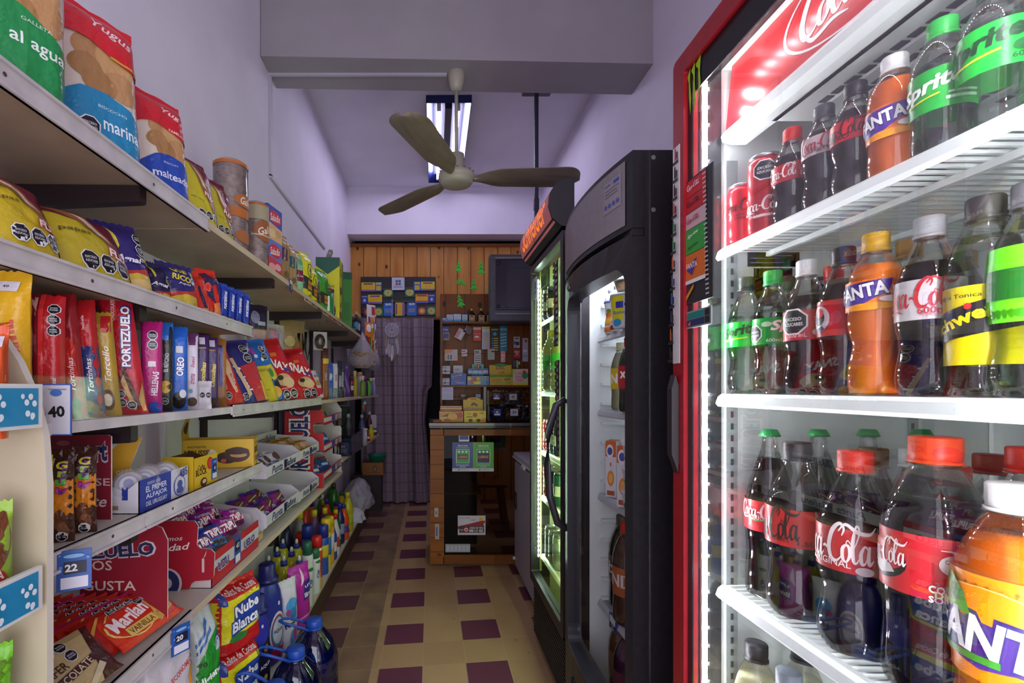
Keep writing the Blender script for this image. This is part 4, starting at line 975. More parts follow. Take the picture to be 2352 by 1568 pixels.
for lb, px, X, cap, liq, bc in (('brown-capped bottle behind the green-capped lemon soda', 1806, .72, '4a3a20', '3a1c10', '7a5a1a'), ('black-capped cola bottle behind the white-capped one', 1884, .79, '1f1f24', cola, 'b81a24'), ('red-capped cola bottle peeping over the football label bottle', 1915, .742, 'c42024', cola, 'b81a24'), ('gold-capped bottle behind the diet cola', 2088, .725, 'b88a1a', '9a4a0c', 'd8780c'), ('silver-capped bottle right behind the diet cola', 2200, .80, 'a9a9ad', '1c1418', 'b9b2b4'), ('dark-capped bottle at far right behind the tonic water', 2345, .74, '2e2e30', '2a2a2c', 'b9b2b4'), ('second gold-capped bottle behind the tonic water', 2215, .88, 'b88a1a', '9a4a0c', 'd8780c')):
    B(lb, px, X, SB, .235, .0325, 'pet', cap, liq, (.42, .62, bc), '', GMB, fill=.75)
# third shelf: big bottles
GG = 'glass cola bottles along the cooler side wall'
for lb, px in (('glass cola bottle with green crown cap and red label in front', 1768), ('second glass cola bottle from the front with green crown cap', 1880), ('third glass cola bottle from the front with green crown cap', 1994), ('rear glass cola bottle with green crown cap behind the big red-capped bottle', 2116)):
    y = .938; x = (px - CX) * y / F
    bottle(lb, x, y, SCc, .328, .0415, 'glass', '2f9a52', cola, (.40, .58, 'c0222a'), 'L .3 .68 .66 .26 f0e4e4 0;r .2 .34 .6 .38 3aa050;t ORIGINAL .36 .45 .36 .06 f0e4e4', GG, yawto(x, y) + 12, fill=.83, crown=True, seg=40)
GL = 'large drink bottles on the third cooler shelf'
B('large cola bottle with black cap and black script on red label', 1830, .665, SCc, .312, .0475, 'pet', '2a262c', '1a0c14', (.42, .63, 'c81e22'), 'L .26 .56 .72 .44 1c0a0c 0;t SIN_AZUCARES .3 .18 .4 .05 1c0a0c;t 1,5L .66 .14 .16 .06 2a0c0e;e .86 .14 .06 .09 c9a8a8', GL, fill=.72)
B('large cola bottle with red cap and white script on red label', 1965, .665, SCc, .312, .0480, 'pet', 'd8321e', '140a12', (.42, .63, 'b41c24'), 'L .32 .62 .82 .46 f0e4e4 0;t ORIGINAL .34 .2 .4 .07 e8d4d4;e .64 .1 .07 .1 d8c8c8;r .72 .1 .98 .9 9a1620;r .76 .55 .96 .57 c87a80', GL, fill=.78)
B('extra large cola bottle with red cap and football label', 2148, .672, SCc, .345, .0535, 'slim', 'd8321e', '100a14', (.41, .64, 'c0202a'), 'e .22 .48 .20 .32 1a1418;e .22 .56 .19 .26 c0202a;p d8d0d0 .1,.3 .22,.22 .34,.3 .3,.42 .16,.44;L .22 .62 .42 .24 f4e8e8 0;e .68 .6 .09 .17 e4dede;t CALORIAS .68 .66 .12 .03 333;t 84 .68 .58 .06 .04 333;T COPA_MUNDIAL .74 .2 .4 .055 f0e0e0 0;T DE_LA_FIFA .72 .12 .3 .05 f0e0e0 0;T SOCIO_OFICIAL .74 .04 .4 .05 f0e0e0 0;r .6 .82 .8 .84 e8c0c0', GL, fill=.76)
B('large orange soda bottle with white cap in the right corner', 2340, .672, SCc, .300, .0535, 'slim', 'e2e2e0', 'ff8c1c', (.26, .66, 'f08a0a'), 'e .4 .6 .36 .3 f8b060;e .4 .6 .34 .285 f08a0a;p 46287e .02,.25 .1,.62 .95,.48 .88,.26 .4,.12;T FANTA .45 .42 .78 .26 f2eef2 -8 2a1a6a;p 2f8a22 .1,.72 .2,.98 .32,.8 .36,.6 .2,.62;r .1 .18 .5 .25 3a8a2a', GL, fill=.80)
GX = 'bottles in the second row of the third cooler shelf'
for lb, px, X, cap, h, liq in (('brown-capped large bottle behind the red-capped cola', 2005, .775, '6a4a1a', .305, '2a1410'), ('white-capped large bottle behind the extra large cola', 2092, .863, 'd8d8d8', .30, '2a2024'), ('red-capped bottle just right of the extra large cola neck', 2188, .811, 'b02024', .29, cola), ('dark red-capped bottle behind the large orange soda', 2275, .93, '9a1c24', .30, cola), ('red-capped bottle at the very right behind the orange soda', 2362, .803, 'c8281e', .33, cola)):
    B(lb, px, X, SCc, h, .036 if px == 2092 else .045, 'pet', cap, liq, (.42, .63, 'a81a22'), '', GX, fill=.72)
GZL = 'lemonade bottles on the lowest visible cooler shelf'
B('pale lemonade bottle with black cap on bottom cooler shelf', 1737, .65, SD, .315, .041, 'slim', '26262a', 'c9c7a0', (.3, .55, 'd8c83a'), '', GZL, fill=.78)
B('pale lemonade bottle with grey cap on bottom cooler shelf', 1812, .65, SD, .31, .041, 'slim', '7d8590', 'c9c7a0', (.3, .55, 'd8c83a'), '', GZL, fill=.78)
B('pale lemonade bottle behind the grey-capped one', 1845, .74, SD, .315, .041, 'slim', '26262a', 'c9c7a0', (.3, .55, 'd8c83a'), '', GZL, fill=.78)
# ================================================================ goods in the curved cooler
def wy(px, X): return yof(px, X)
y = wy(1407, .645); lathe_item('yogurt_bottle', 'peach drinking yogurt bottle on top shelf of the curved cooler', 'bottle', (.645, y, GZ[0]), [(.024, 0), (.027, .01), (.026, .04), (.022, .06), (.026, .09), (.028, .11), (.026, .13), (.014, .142), (.014, .145)], 'e8e6ea', [('cap', [(.016, .145), (.016, .16), (.0, .16)], 'e8e8ec')], rot=-35, art=('p e07a1a 0,0 1,0 1,.14 0,.1;e .5 .42 .3 .14 e8822a;e .45 .26 .22 .1 e8b020;e .4 .55 .12 .05 4a9a3a;r .1 .74 .9 .8 5a64a8;e .75 .68 .12 .05 3a48a8;t durazno .5 .2 .6 .08 c03a3a', .005, .14, .08), group='yogurt drinks in the curved cooler')
y = wy(1421, .64); lathe_item('yogurt_bottle', 'strawberry drinking yogurt bottle behind the peach one', 'bottle', (.64, y, GZ[0]), [(.024, 0), (.027, .01), (.026, .04), (.022, .06), (.026, .09), (.028, .11), (.026, .13), (.014, .142), (.014, .145)], 'e8e6ea', [('cap', [(.016, .145), (.016, .16), (.0, .16)], 'e8e8ec')], rot=-35, art=('p 9a2430 0,0 1,0 1,.14 0,.1;e .5 .42 .3 .14 c03a34;r .1 .74 .9 .8 5a64a8;t frutilla .5 .2 .6 .08 c03a3a', .005, .14, .08), group='yogurt drinks in the curved cooler')
y = wy(1436, .625); tb = lathe_item('yogurt_tub', 'large white and yellow yogurt tub with blue dots', 'tub', (.625, y, GZ[0]), [(.034, 0), (.037, .004), (.044, .098), (.044, .10)], 'dfe2e8', [('lid', [(.046, .10), (.046, .107), (.04, .109), (.0, .109)], 'c9ced6')], rot=-30, art=('r .1 .2 .5 .98 e0d420;e .7 .7 .18 .14 2434b8;e .8 .2 .15 .12 2434b8;e .3 .15 .14 .12 2a9ad0;r .3 .6 .5 .8 2434a8;t Biotop .4 .45 .4 .12 1a6ab8;e .85 .46 .1 .08 e0d420', .0, .1, .12))
lathe_item('cereal_cup', 'small cup of cereal topping stacked on the yogurt tub', 'cup', (.625, y, GZ[0] + .11), [(.024, 0), (.033, .038), (.034, .04)], clear('ffffff', .9, .4), [('cereal', [(.022, .003), (.031, .034), (.0, .036)], noisy('cereal_flakes', 'b98a5a', 'd8b98a', 90, .7, .5)), ('lid', [(.035, .04), (.035, .045), (0, .046)], 'e6e8ec')])
y = wy(1447, .61); it('box', 'juice_carton', 'green juice carton beside the yogurt tub', 'carton', 1441, 1456, 0, GZ[0], 'r .1 .55 .9 .95 2a5a2c;e .5 .3 .35 .12 e0801a;r .1 .1 .9 .2 e8e4d8', '5a7a3a', X=.615, yaw=-35, d=.05, h=.165)
def B2(label, px, X, z, h, r, kind, cap, liq, band, lab, grp=None, **k):
    x, y = put(px, X); return bottle(label, x, y, z, h, r, kind, cap, liq, band, lab, grp, yawto(x, y), seg=22, **k)
B2('grapefruit soda bottle with yellow label in the curved cooler', 1427, .66, GZ[1], .235, .034, 'slim', 'c8c8a0', 'a8ae86', (.32, .62, 'd8b81a'), 'T Nixx .5 .5 .7 .3 f0ece0 0', 'soft drinks in the curved cooler', fill=.85)
B2('dark green soda bottle with red label in the curved cooler', 1446, .64, GZ[1], .24, .034, 'slim', 'c02a2a', '1c2a22', (.32, .62, 'b0202a'), 'T xx .4 .6 .4 .2 f0ece0 0;o .6 .35 .4', 'soft drinks in the curved cooler', fill=.85)
it('box', 'juice_carton', 'slim white and orange juice carton at edge of curved cooler window', 'carton', 1449, 1466, 0, GZ[1], 'r 0 0 1 .36 d8703a;t durazno .5 .6 .1 .5 333 90;e .5 .2 .3 .08 e8a040', 'd8d8da', X=.635, yaw=-35, d=.05, h=.21)
for lb, a, b_, X in (('orange and white juice carton with picture of an orange', 1397, 1421, .66), ('orange and white juice carton with white screw cap', 1423, 1452, .645)):
    o = it('box', 'juice_carton', lb, 'carton', a, b_, 0, GZ[2], 'r 0 .72 1 1 c85a1a;e .42 .82 .34 .12 e4e0e2;e .42 .82 .24 .07 3a4a9a;e .5 .34 .32 .14 d8802a;e .5 .34 .2 .09 e8a85a;r .15 .04 .85 .12 a84a2a;r .45 .56 .55 .62 b03a2a', 'd5d2d6', X=X, yaw=-38, d=.06, h=.20, grp='juice cartons in the curved cooler', topcol='c85a1a')
    if 'screw' in lb:
        mb = MB(); mb.lathe([(.016, 0), (.016, .02), (.0, .021)], mat('e0e0e4', .4), 24); mb.build('cap', o, loc=(0, 0, .20))
for k_, (px, X, dz_) in enumerate(((1455, .625, 0), (1456, .628, .072), (1457, .63, .144))):
    x, y = put(px, X)
    lathe_item('yogurt_cup', ('lowest of three stacked yogurt cups beside juice cartons', 'middle one of three stacked yogurt cups beside juice cartons', 'topmost of three stacked yogurt cups beside juice cartons')[k_], 'cup', (x, y, GZ[2] + dz_), [(.026, 0), (.033, .062), (.034, .064)], 'd8dade', [('lid', [(.036, .064), (.036, .069), (.0, .070)], 'c9ced6')], rot=-30, art=('e .5 .45 .4 .25 4a9a4a;e .5 .3 .3 .2 c03a34', .0, .06, .09), group='stacked yogurt cups')
B2('large brown juice bottle with red cap on lower shelf of curved cooler', 1443, .66, GZ[3], .335, .05, 'slim', 'c8301c', '5a3a2c', (.3, .58, 'a85a34'), 'T NIXX .5 .55 .8 .26 d8ccc8 0', 'large juices in the curved cooler', fill=.86)
B2('large dark juice bottle behind the red-capped one', 1432, .69, GZ[3], .33, .05, 'slim', '5a4a3a', '3a2c28', (.3, .58, '5a4a34'), 'T ixx .4 .55 .6 .26 c8bcb8 0', 'large juices in the curved cooler', fill=.86)
B2('large yellow juice bottle at edge of curved cooler window', 1479, .635, GZ[3], .31, .046, 'slim', 'd8c83a', 'a8a45a', (.3, .58, 'd8b41a'), 'T xx .3 .55 .4 .26 e8e4d0 0', 'large juices in the curved cooler', fill=.86)
B2('purple juice bottle standing on floor of the curved cooler', 1444, .66, .16, .33, .05, 'slim', '6a2a5a', '5a3050', (.3, .58, '7a2a4a'), '', 'juices on the curved cooler floor', fill=.86)
B2('amber juice bottle on floor of curved cooler behind the purple one', 1432, .69, .16, .33, .05, 'slim', '8a5a2a', '7a5030', (.3, .58, '8a5a3a'), '', 'juices on the curved cooler floor', fill=.86)
# price clip on the lower curved-cooler shelf
mb = MB(); mb.box(-.03, .03, 0, .006, 0, .05, mat('2a3a8a', .4)); mb.art('r .1 .45 .9 .95 cdd;r .2 .05 .8 .4 1a1a22;t 55 .5 .22 .4 .3 ddd', .06, .05, lambda x, z, o: (x, -o, z))
o = mb.build('price_clip', None, (.618, 1.60, .462), (0, 0, -math.pi / 2)); tag(o, 'blue price clip hanging on lower shelf of curved cooler', 'price tag')
# ================================================================ goods in the tall lit cooler
def can2(label, px, X, z, h, r, col, grp, lid='b9bcb0'):
    x, y = put(px, X); can(label, px, X, z, h, r, col, 'r .2 .3 .8 .6 %s' % ('c9c9c0' if col != '8f968c' else '55605a'), grp)
for k_, (px, X) in enumerate(((1259, .595), (1270, .595))): can2(('dark energy drink can on top shelf of lit cooler, far one', 'dark energy drink can on top shelf of lit cooler, near one')[k_], px, X, LZ[0], .15, .028, '2a2f30', 'cans on the top shelf of the lit cooler')
for k_, (px, X) in enumerate(((1268, .605), (1288, .605))): B2(('green-label lemon drink bottle in lit cooler, far one', 'green-label lemon drink bottle in lit cooler, near one')[k_], px, X, LZ[1], .30, .047, 'slim', 'c8b83a', 'b5b877', (.34, .58, '2f8a3a'), '', 'lemon drink bottles in the lit cooler', fill=.86)
nm = ('far red can', 'second red can', 'dark can', 'near dark can')
for k_, px in enumerate((1256, 1264, 1273, 1282)):
    can2(nm[k_] + ' in the upper can row of the lit cooler', px + 3, .60, LZ[2], .155, .028, ('b8262c', 'a8242a', '28343a', '2a3a40')[k_], 'upper can row of the lit cooler')
for k_, px in enumerate((1258, 1266, 1275, 1284)):
    can2(nm[k_].replace('red', 'grey-red') + ' in the lower can row of the lit cooler', px + 2, .60, LZ[3], .155, .028, ('9a3a34', '8a8a7a', '34424a', '2a5a50')[k_], 'lower can row of the lit cooler')
for k_, px in enumerate((1265, 1274, 1284)):
    can2(('farthest', 'middle', 'nearest')[k_] + ' of three silver cans at bottom of the lit cooler', px, .60, LZ[4], .16, .029, '8f968c', 'silver cans at the bottom of the lit cooler')
# ================================================================ left shelves: top board
G1 = 'biscuit and crisp bags on the top shelf'
CRK = 'e .30 .62 .16 .09 b98a58;e .62 .60 .24 .12 c79c68;e .28 .50 .18 .08 a87c4c;e .70 .46 .22 .10 b98c5c;e .42 .42 .2 .08 a47848;'
o = it('bag', 'biscuit_bag', 'green and clear bag of crackers at near end of top shelf', 'biscuit bag', -120, 146, 0, Z1, CRK + 'p 1f8a48 0,0 1,0 1,.30 .8,.36 .5,.44 .2,.47 0,.46;t al_agua .62 .26 .56 .17 e8eee8 0;t GALLETA .6 .38 .3 .04 c8d8c8', 'd8ccc4', p=4, yaw=62, d=.10, h=.30, stand=.8, grp=G1)
o = it('bag', 'biscuit_bag', 'teal bag of round biscuits with clear window and red top', 'biscuit bag', 108, 318, 0, Z1, CRK + 'p 2484b0 0,0 1,0 1,.26 .8,.33 .5,.37 .2,.36 0,.30;t marina .66 .17 .46 .15 eef2f4 0;t BISCOCHO .55 .27 .34 .035 c8dce4;o .28 .12 .22;p d01c28 0,.70 .3,.68 .6,.62 1,.60 1,1 0,1;t Yugus .62 .80 .5 .16 f0dcdc -6 i;r .55 .62 1 .635 c8a03a', 'd9cbbb', p=4, yaw=62, d=.10, h=.315, stand=.8, grp=G1, lean=6)
o = it('bag', 'biscuit_bag', 'royal blue bag of malted biscuits with red top', 'biscuit bag', 312, 428, 0, Z1, CRK + 'p 2448a8 0,0 1,0 1,.30 .8,.36 .5,.39 .2,.36 0,.30;t malteadas .56 .20 .84 .15 eef0f6 0;t BISCUIT .5 .31 .3 .035 c8d0e8;t 500g .45 .06 .22 .06 b8c4e0;p c81c28 0,.66 .3,.64 .6,.60 1,.56 1,1 0,1;t Yug .6 .78 .4 .16 f0dcdc -6 i;t FAMILIAR .7 .62 .4 .05 f0e0d0', 'd9cbbb', p=4, yaw=62, d=.09, h=.285, stand=.8, grp=G1, lean=8)
FLX = 'p 6a1830 .30,1 1,1 1,0 .92,0 .8,.3 .55,.6 .35,.8;p 8a5a3a .25,.88 .5,.78 .8,.35 .9,.1 .7,.2 .45,.5;p d8c0a8 .3,.82 .45,.74 .62,.5 .5,.55;T FLIX .66 .42 .34 .12 f0e4e0 -18 c02a30;o .30 .14 .2 3 h;t sabor_natural .28 .34 .3 .03 6a5a1a -10'
it('bag', 'crisp_bag', 'yellow and maroon crisp bag beside the blue malted biscuits', 'crisp bag', 420, 500, 357, Z1, FLX, 'c9bc2c', yaw=74, d=.07, stand=.7, lean=14, grp=G1)
it('bag', 'crisp_bag', 'yellow and maroon crisp bag in front of the tall rice cakes', 'crisp bag', 474, 537, 408, Z1, FLX, 'b8ac2c', yaw=72, d=.06, stand=.7, lean=12, grp=G1)
cel = clear('f0ecec', .92, .45, .12, 'wrap')
def rice(label, px, X, h, r, band, lidc):
    y = yof(px, X); b = root('rice_cake_pack', label, 'rice cakes', (X, y, Z1), math.radians(60), 'rice cake packs on the top shelf')
    mb = MB(); rc = noisy('puffed_rice', 'b9aaa0', 'd8ccc4', 60, .8, .6, bd=.01)
    n = int(h / .012)
    pr = [(0, 0)]
    for i in range(n): pr += [(r * .95, i * h / n + .0008), (r * .96, (i + .8) * h / n), (r * .90, (i + .95) * h / n)]
    mb.lathe(pr + [(0, h)], rc, 26); mb.build('rice_cakes', b)
    mb = MB(); mb.lathe([(r * .98, .0), (r, .01), (r, h * .96), (r * .8, h + .004), (r * .2, h + .012), (.004, h + .014)], cel, 26)
    f = cyl_fn(r + .0006); mb.art(band, math.pi * r, h, f, .01, r=.3)
    for z0_, z1_ in lidc: mb.lathe([(r + .0004, h * z0_), (r + .0008, h * z1_)], mat('b8682a', .3), 26, cap0=False, cap1=False)
    mb.build('wrapper', b)
RB = 'e .60 .58 .26 .07 a8683a;t Gallo .62 .58 .3 .14 f0e4d8 0 i;e .60 .20 .24 .07 a8683a'
rice('tall clear pack of rice cakes with orange band and brown label', 530, -.70, .325, .058, RB, [(.40, .50), (.95, .985)])
rice('narrower rice cake pack behind, brown oval label near the middle', 588, -.685, .26, .048, 'e .56 .58 .36 .16 9a5c30;t Gallo .56 .60 .5 .18 f0e4d8 20 i;r .1 .74 .7 .95 a39a7c;r .15 .5 .9 .52 c8b8a8', [(.95, .985)])
SL = 'r 0 0 1 1 %s;p %s 0,0 1,0 1,.42 0,.5;e .5 .70 .42 .2 c8283a;t Saladix .5 .70 .72 .26 f4e4e4 8 i;e .3 .2 .25 .12 %s;e .7 .26 .22 .1 %s'
it('box', 'snack_box', 'blue snack box stacked on top of the red snack box', 'snack box', 599, 632, 452, Z1, SL % ('2c4cb0', 'd8a878', 'e0c090', 'c89868'), '2c48a8', yaw=80, X=-.66, d=.06, h=.135, dz=.137, lside='r 0 .6 1 1 2444b0;r 0 0 1 .5 b02430;p c89a2a .1,.2 .9,.3 .9,.6 .1,.5;t ix .4 .85 .5 .3 f0e0e0', grp='snack boxes on the top shelf')
it('box', 'snack_box', 'red snack box with ham picture under the blue one', 'snack box', 599, 632, 545, Z1, SL % ('5a78c8', 'c83a4a', 'e89aa0', 'e0a8a8'), 'b81c2c', yaw=80, X=-.66, d=.06, h=.137, lside='r 0 0 1 1 b01828;r .1 .3 .9 .33 d88a90;r .1 .5 .9 .53 d88a90;r .1 .7 .9 .73 d88a90', grp='snack boxes on the top shelf')
GK = 'kraft paper and yerba bags on the top shelf'
KB = 'r .05 .46 .62 .70 %s;t %s .34 .58 .5 .14 d8c8b0 90;e .55 .2 .2 .06 7a5a34'
it('bag', 'paper_bag', 'kraft paper bag with plum label next to snack boxes', 'paper bag', 629, 657, 538, Z1, KB % ('5a3048', 'Brota'), '9c7c50', yaw=75, d=.06, p=6, stand=.9, grp=GK, kind='')
it('bag', 'paper_bag', 'kraft paper bag with teal label', 'paper bag', 650, 672, 560, Z1, KB % ('2a5a6a', 'Brota'), 'a88858', yaw=75, d=.06, p=6, stand=.9, grp=GK, kind='')
it('bag', 'paper_bag', 'kraft paper bag with navy label', 'paper bag', 664, 686, 574, Z1, KB % ('2a3048', 'Brota'), 'a58253', yaw=75, d=.06, p=6, stand=.9, grp=GK, kind='')
it('bag', 'herb_bag', 'mint green bag with wine-red label band', 'herb bag', 674, 692, 585, Z1, 'r 0 .30 1 .58 7a1c3a;t Cont .5 .44 .8 .2 f0e4e8 0 i;e .5 .8 .3 .08 5a9a78', '84b894', X=-.645, yaw=60, d=.05, stand=.8, grp=GK)
YM = 'e .62 .62 .26 .15 3a4a2a;e .62 .62 .22 .125 %s;e .62 .60 .06 .1 3a4a2a;p 26362e 0,.24 1,.16 1,.42 0,.50;p c8781c .40,.235 .92,.20 .92,.37 .40,.42;t CANARIAS .66 .31 .46 .12 5a2a14 -3;e .6 .08 .14 .05 9a7a1a'
it('bag', 'yerba_bag', 'tall bright yellow yerba bag behind the mint bag', 'yerba bag', 684, 708, 580, Z1, YM % 'd8d020', 'd8d020', yaw=70, d=.07, p=5, stand=.9, grp=GK)
it('bag', 'yerba_bag', 'shorter bright yellow yerba bag', 'yerba bag', 701, 722, 612, Z1, YM % 'd8d020', 'd8d020', yaw=70, d=.06, p=5, stand=.9, grp=GK)
it('bag', 'yerba_bag', 'slim grey yerba packet between yellow and green bags', 'yerba bag', 719, 729, 632, Z1, YM % '8a8a4a', '6a7060', X=-.665, yaw=70, d=.05, p=5, stand=.9, grp=GK)
it('bag', 'yerba_bag', 'glossy green yerba bag', 'yerba bag', 723, 747, 621, Z1, 'e .7 .62 .24 .14 2f7a20;' + 'p 26362e 0,.22 1,.14 1,.42 0,.48;p c8781c .40,.215 .92,.18 .92,.37 .40,.41;t CANARIAS .66 .29 .46 .12 5a2a14 -3', '3f9a24', yaw=70, d=.07, p=5, stand=.9, grp=GK)
it('bag', 'yerba_bag', 'small green yerba bag beside the big yellow box', 'yerba bag', 744, 757, 650, Z1, 'p 26362e 0,.22 1,.14 1,.42 0,.48;p c8781c .30,.215 .92,.18 .92,.37 .30,.41', '56a038', yaw=70, d=.05, p=5, stand=.9, grp=GK)
# big yerba box
o = it('box', 'yerba_box', 'big yellow and green yerba mate box facing the shop', 'box', 731, 784, 600, Z1, 'p 1f5a4a 0,1 1,1 1,.86 .5,.72 0,.86;t YERBA_MATE .48 .52 .62 .10 4a4a14;r .3 .46 .7 .465 4a4a14;e .5 .12 .34 .18 2c3a3a;e .5 .12 .27 .14 d8d01c;T 13 .5 .12 .24 .16 3a2a14 0 9a5a1a', 'd8d01c', X=-.675, yaw=4, d=.20, side='r .6 0 1 1 3c8a2c;r 0 0 .06 1 c0b818;e .32 .78 .2 .06 3a4a2a;e .32 .78 .15 .045 d8d01c;r .15 .42 .5 .54 2c3a3a;r .2 .2 .4 .28 5a4a14;r 0 .02 .6 .12 2c3a3a;r .18 .03 .5 .11 c8781c', topcol='1f5a4a', bev=.001)
it('box', 'yerba_box', 'tall green yerba box behind the big yellow one', 'box', 783, 806, 628, Z1, 'r 0 .88 1 1 1f5a3a;r .2 .2 .8 .5 2f7a2a', '3f8a2c', X=-.70, yaw=20, d=.1)
o = lathe_item('canister', 'green canister with plum lid in front of the big yellow box', 'canister', (-.628, yof(754, -.628), Z1), [(.034, 0), (.035, .004), (.035, .13)], '1f7a30', [('lid', [(.0365, .13), (.0365, .152), (.0, .154)], '6a2a44')], rot=62, art=('r .05 .1 .3 .8 d8e0d8;r .55 .0 1 1 c8a8c8;r .6 .1 1 .3 c02a3a;t Selva .78 .55 .3 .12 5a1a4a 90 i', .0, .13, .11))
# price strip of little labels on the shelf edge there
mb = MB()
rr = random.Random(3)
cols = ['c8a8a0', '8a8a7a', '5a5048', 'b8c0a0', 'c07a8a', 'c8788a', 'b8b8a0', '8a8a78']
for i, c in enumerate(cols):
    y0 = 2.28 + i * .135; mb.box(SX + .002, SX + .0035, y0, y0 + .125, Z1 - .034, Z1 - .002, mat(c, .4))
    mb.art('r .1 .6 .9 .75 554;r .1 .2 .5 .5 444;r .6 .2 .9 .5 a66', .125, .032, lambda x, z, o, y0=y0: (SX + .0036 + o, y0 + .0625 + x, Z1 - .034 + z))
o = mb.build('price_label_strip'); tag(o, 'strip of faded price labels along edge of the top shelf under yerba', 'price labels')
mb = MB(); mb.box(0, .004, 0, .045, 0, .055, mat('5a4a7a', .4)); mb.art('r .1 .1 .9 .5 223;r .1 .6 .9 .9 ccd;t 5 .5 .3 .3 .4 dde', .045, .055, lambda x, z, o: (.0041 + o, .0225 + x, z)); o = mb.build('price_tag', None, (SX + .001, 2.03, Z1 - .04)); tag(o, 'small purple price tag on top shelf edge below kraft bags', 'price tag')
# far end of the top shelf: little bottles and hanging-card sweets
ZF = Z1
for i in range(6):
    px = 812 + i * 4.2; X = -.615 - (.05 if i % 2 else 0); X = -.635 - .055 * (i % 2)
    y = 4.05 + i * .045
    bottle(('nearest', 'second', 'third', 'fourth', 'fifth', 'farthest')[i] + ' small dark bottle with gold cap beside the green yerba box', X, y, ZF, .20, .021, 'slim', 'c9a06a', '241814', (.25, .55, ('4a8ac0', '3a2a24', 'b8b0a8', '5a3a2a', '2a2a3a', '7a6a5a')[i]), '', 'gold-capped small bottles on the far top shelf', 60, shell='d8d0c8', seg=16, name='small_bottle')
SN = [('orange snack packet at far end of the top shelf', 838, 853, 740, 'd8701c', 'r 0 0 1 .4 e0841a;e .5 .7 .4 .2 f0e8e0;r .1 .2 .9 .25 8a3a10'), ('orange and violet sweet packet at far end of top shelf', 846, 858, 728, 'c98a1e', 'r 0 .3 .3 1 5a3a8a;r .3 .6 1 .75 e8e0e8;r .2 .1 .9 .3 e89a2a'),
      ('white and teal snack pot packet at far end of top shelf', 842, 862, 700, 'd8d0c8', 'r .2 .3 .8 .6 2a8a8a;r .5 .75 .9 .95 b82a34'), ('white and red nut packet at far end of top shelf', 852, 864, 722, 'd8d4cc', 'e .5 .35 .3 .2 7a3a2a;r .5 .7 .95 .95 c03a44'),
      ('green and red sweet packet at far end of top shelf', 850, 858, 735, '5a9a3a', 'r 0 .5 1 .7 c02a2a;r .2 .1 .8 .3 e8d82a'), ('golden sweet packet at far end of top shelf', 854, 861, 740, 'b8962a', 'r .1 .1 .9 .3 e8d03a;r .2 .5 .8 .6 8a2a1a'), ('dark red sweet packet right beside the curtain', 857, 864, 748, '8a1a1e', 'r .1 .1 .9 .3 e0b82a'), ('blue and white snack packet under the small bottles', 826, 836, 760, '4a7ab8', 'r .2 .2 .8 .6 e8e8e8'), ('dark green packet next to green yerba box', 806, 818, 750, '2a5a2a', 'r .2 .2 .8 .5 5a8a3a')]
for i, (lb, a, b_, yt, base, art) in enumerate(SN):
    it('bag', 'snack_packet', lb, 'snack packet', a, b_, yt, ZF, art, base, X=-.612 - .012 * (i % 3), yaw=45, d=.03, grp='packets at the far end of the top shelf', nu=8, nv=10)
SC_ = ['c8701c', '5a3a8a', 'b8262c', '3f8a3a', 'c8a82a', 'a81c24', 'd8d0c8', '2a5a9a', 'c88a1c']
for i in range(9):
    y = 4.22 + i * .115; hgt = .24 - .012 * (i % 3); x = -.61 + .018 * (y - 1.305) / 3.9 + .006
    mb = MB(); mb.box(-.028, .028, 0, .004, 0, hgt, mat(SC_[i], .3, 'film'))
    mb.art(';'.join('r .08 %.2f .92 %.2f %s;e .5 %.2f .22 .03 %s' % (.04 + .24 * k, .20 + .24 * k, SC_[(i + k * 2 + 3) % 9], .12 + .24 * k, SC_[(i + k + 5) % 9]) for k in range(4)), .056, hgt, lambda xx, zz, o: (xx, -o, zz), r=.3)
    o = mb.build('sachet_strip', None, (x, y, Z1 - hgt + .03), (0, 0, math.radians(62))); tag(o, ('nearest', 'second', 'third', 'fourth', 'fifth', 'sixth', 'seventh', 'eighth', 'farthest')[i] + ' strip of coloured sachets hanging from far end of top shelf', 'sachet strip', 'sachet strips hanging from the top shelf')
# ---------------------------------------------------------------- second board: pasta and sweets
G2 = 'bags on the second shelf'
FLP = 'p 6a1830 0,1 1,1 1,0 .93,0 .82,.35 .5,.66 0,.78;p 8a5a3a .1,.8 .5,.72 .82,.4 .93,.1 .75,.28 .5,.56;p d8c0a8 .3,.74 .5,.68 .7,.44 .55,.54;o .34 .14 .19 3 h;T FLIX .74 .3 .26 .1 f0e4e0 -12 c02a30;t papas .3 .5 .3 .04 5a4a1a'
it('bag', 'crisp_bag', 'large yellow and maroon crisp bag at near end of second shelf', 'crisp bag', -80, 138, 455, Z2, FLP, 'c9b024', yaw=82, d=.10, h=.165, lean=26, stand=.6, grp=G2, X=-.675)
it('bag', 'crisp_bag', 'yellow and maroon crisp bag left of the navy pasta bag', 'crisp bag', 90, 302, 480, Z2, FLP, 'c4b22c', yaw=80, d=.10, h=.165, lean=26, stand=.6, grp=G2, X=-.675)
PST = 'p b83028 0,.26 .6,.28 1,.36 1,.2 0,.16;p c8b03a 0,0 1,0 1,.22 .5,.24 0,.18;e .55 .1 .3 .06 d8b878;p d8c83a .12,.9 .18,.92 .30,.6 .26,.56;o .78 .72 .26 2;T %s .42 .42 .6 .16 e8e4f0 -8 i;p d8c83a .6,.5 .92,.42 .95,.36 .85,.4'
it('bag', 'pasta_bag', 'navy, red and yellow pasta bag standing on second shelf', 'pasta bag', 250, 352, 510, Z2, PST % 'Agnal', '2e2468', yaw=64, d=.07, stand=.7, lean=16, roll=-6, grp=G2)
it('bag', 'pasta_bag', 'dark navy pasta bag half hidden behind the next one', 'pasta bag', 330, 392, 600, Z2, PST % 'Agnal', '241f48', yaw=64, d=.06, stand=.7, lean=12, grp=G2, X=-.69)
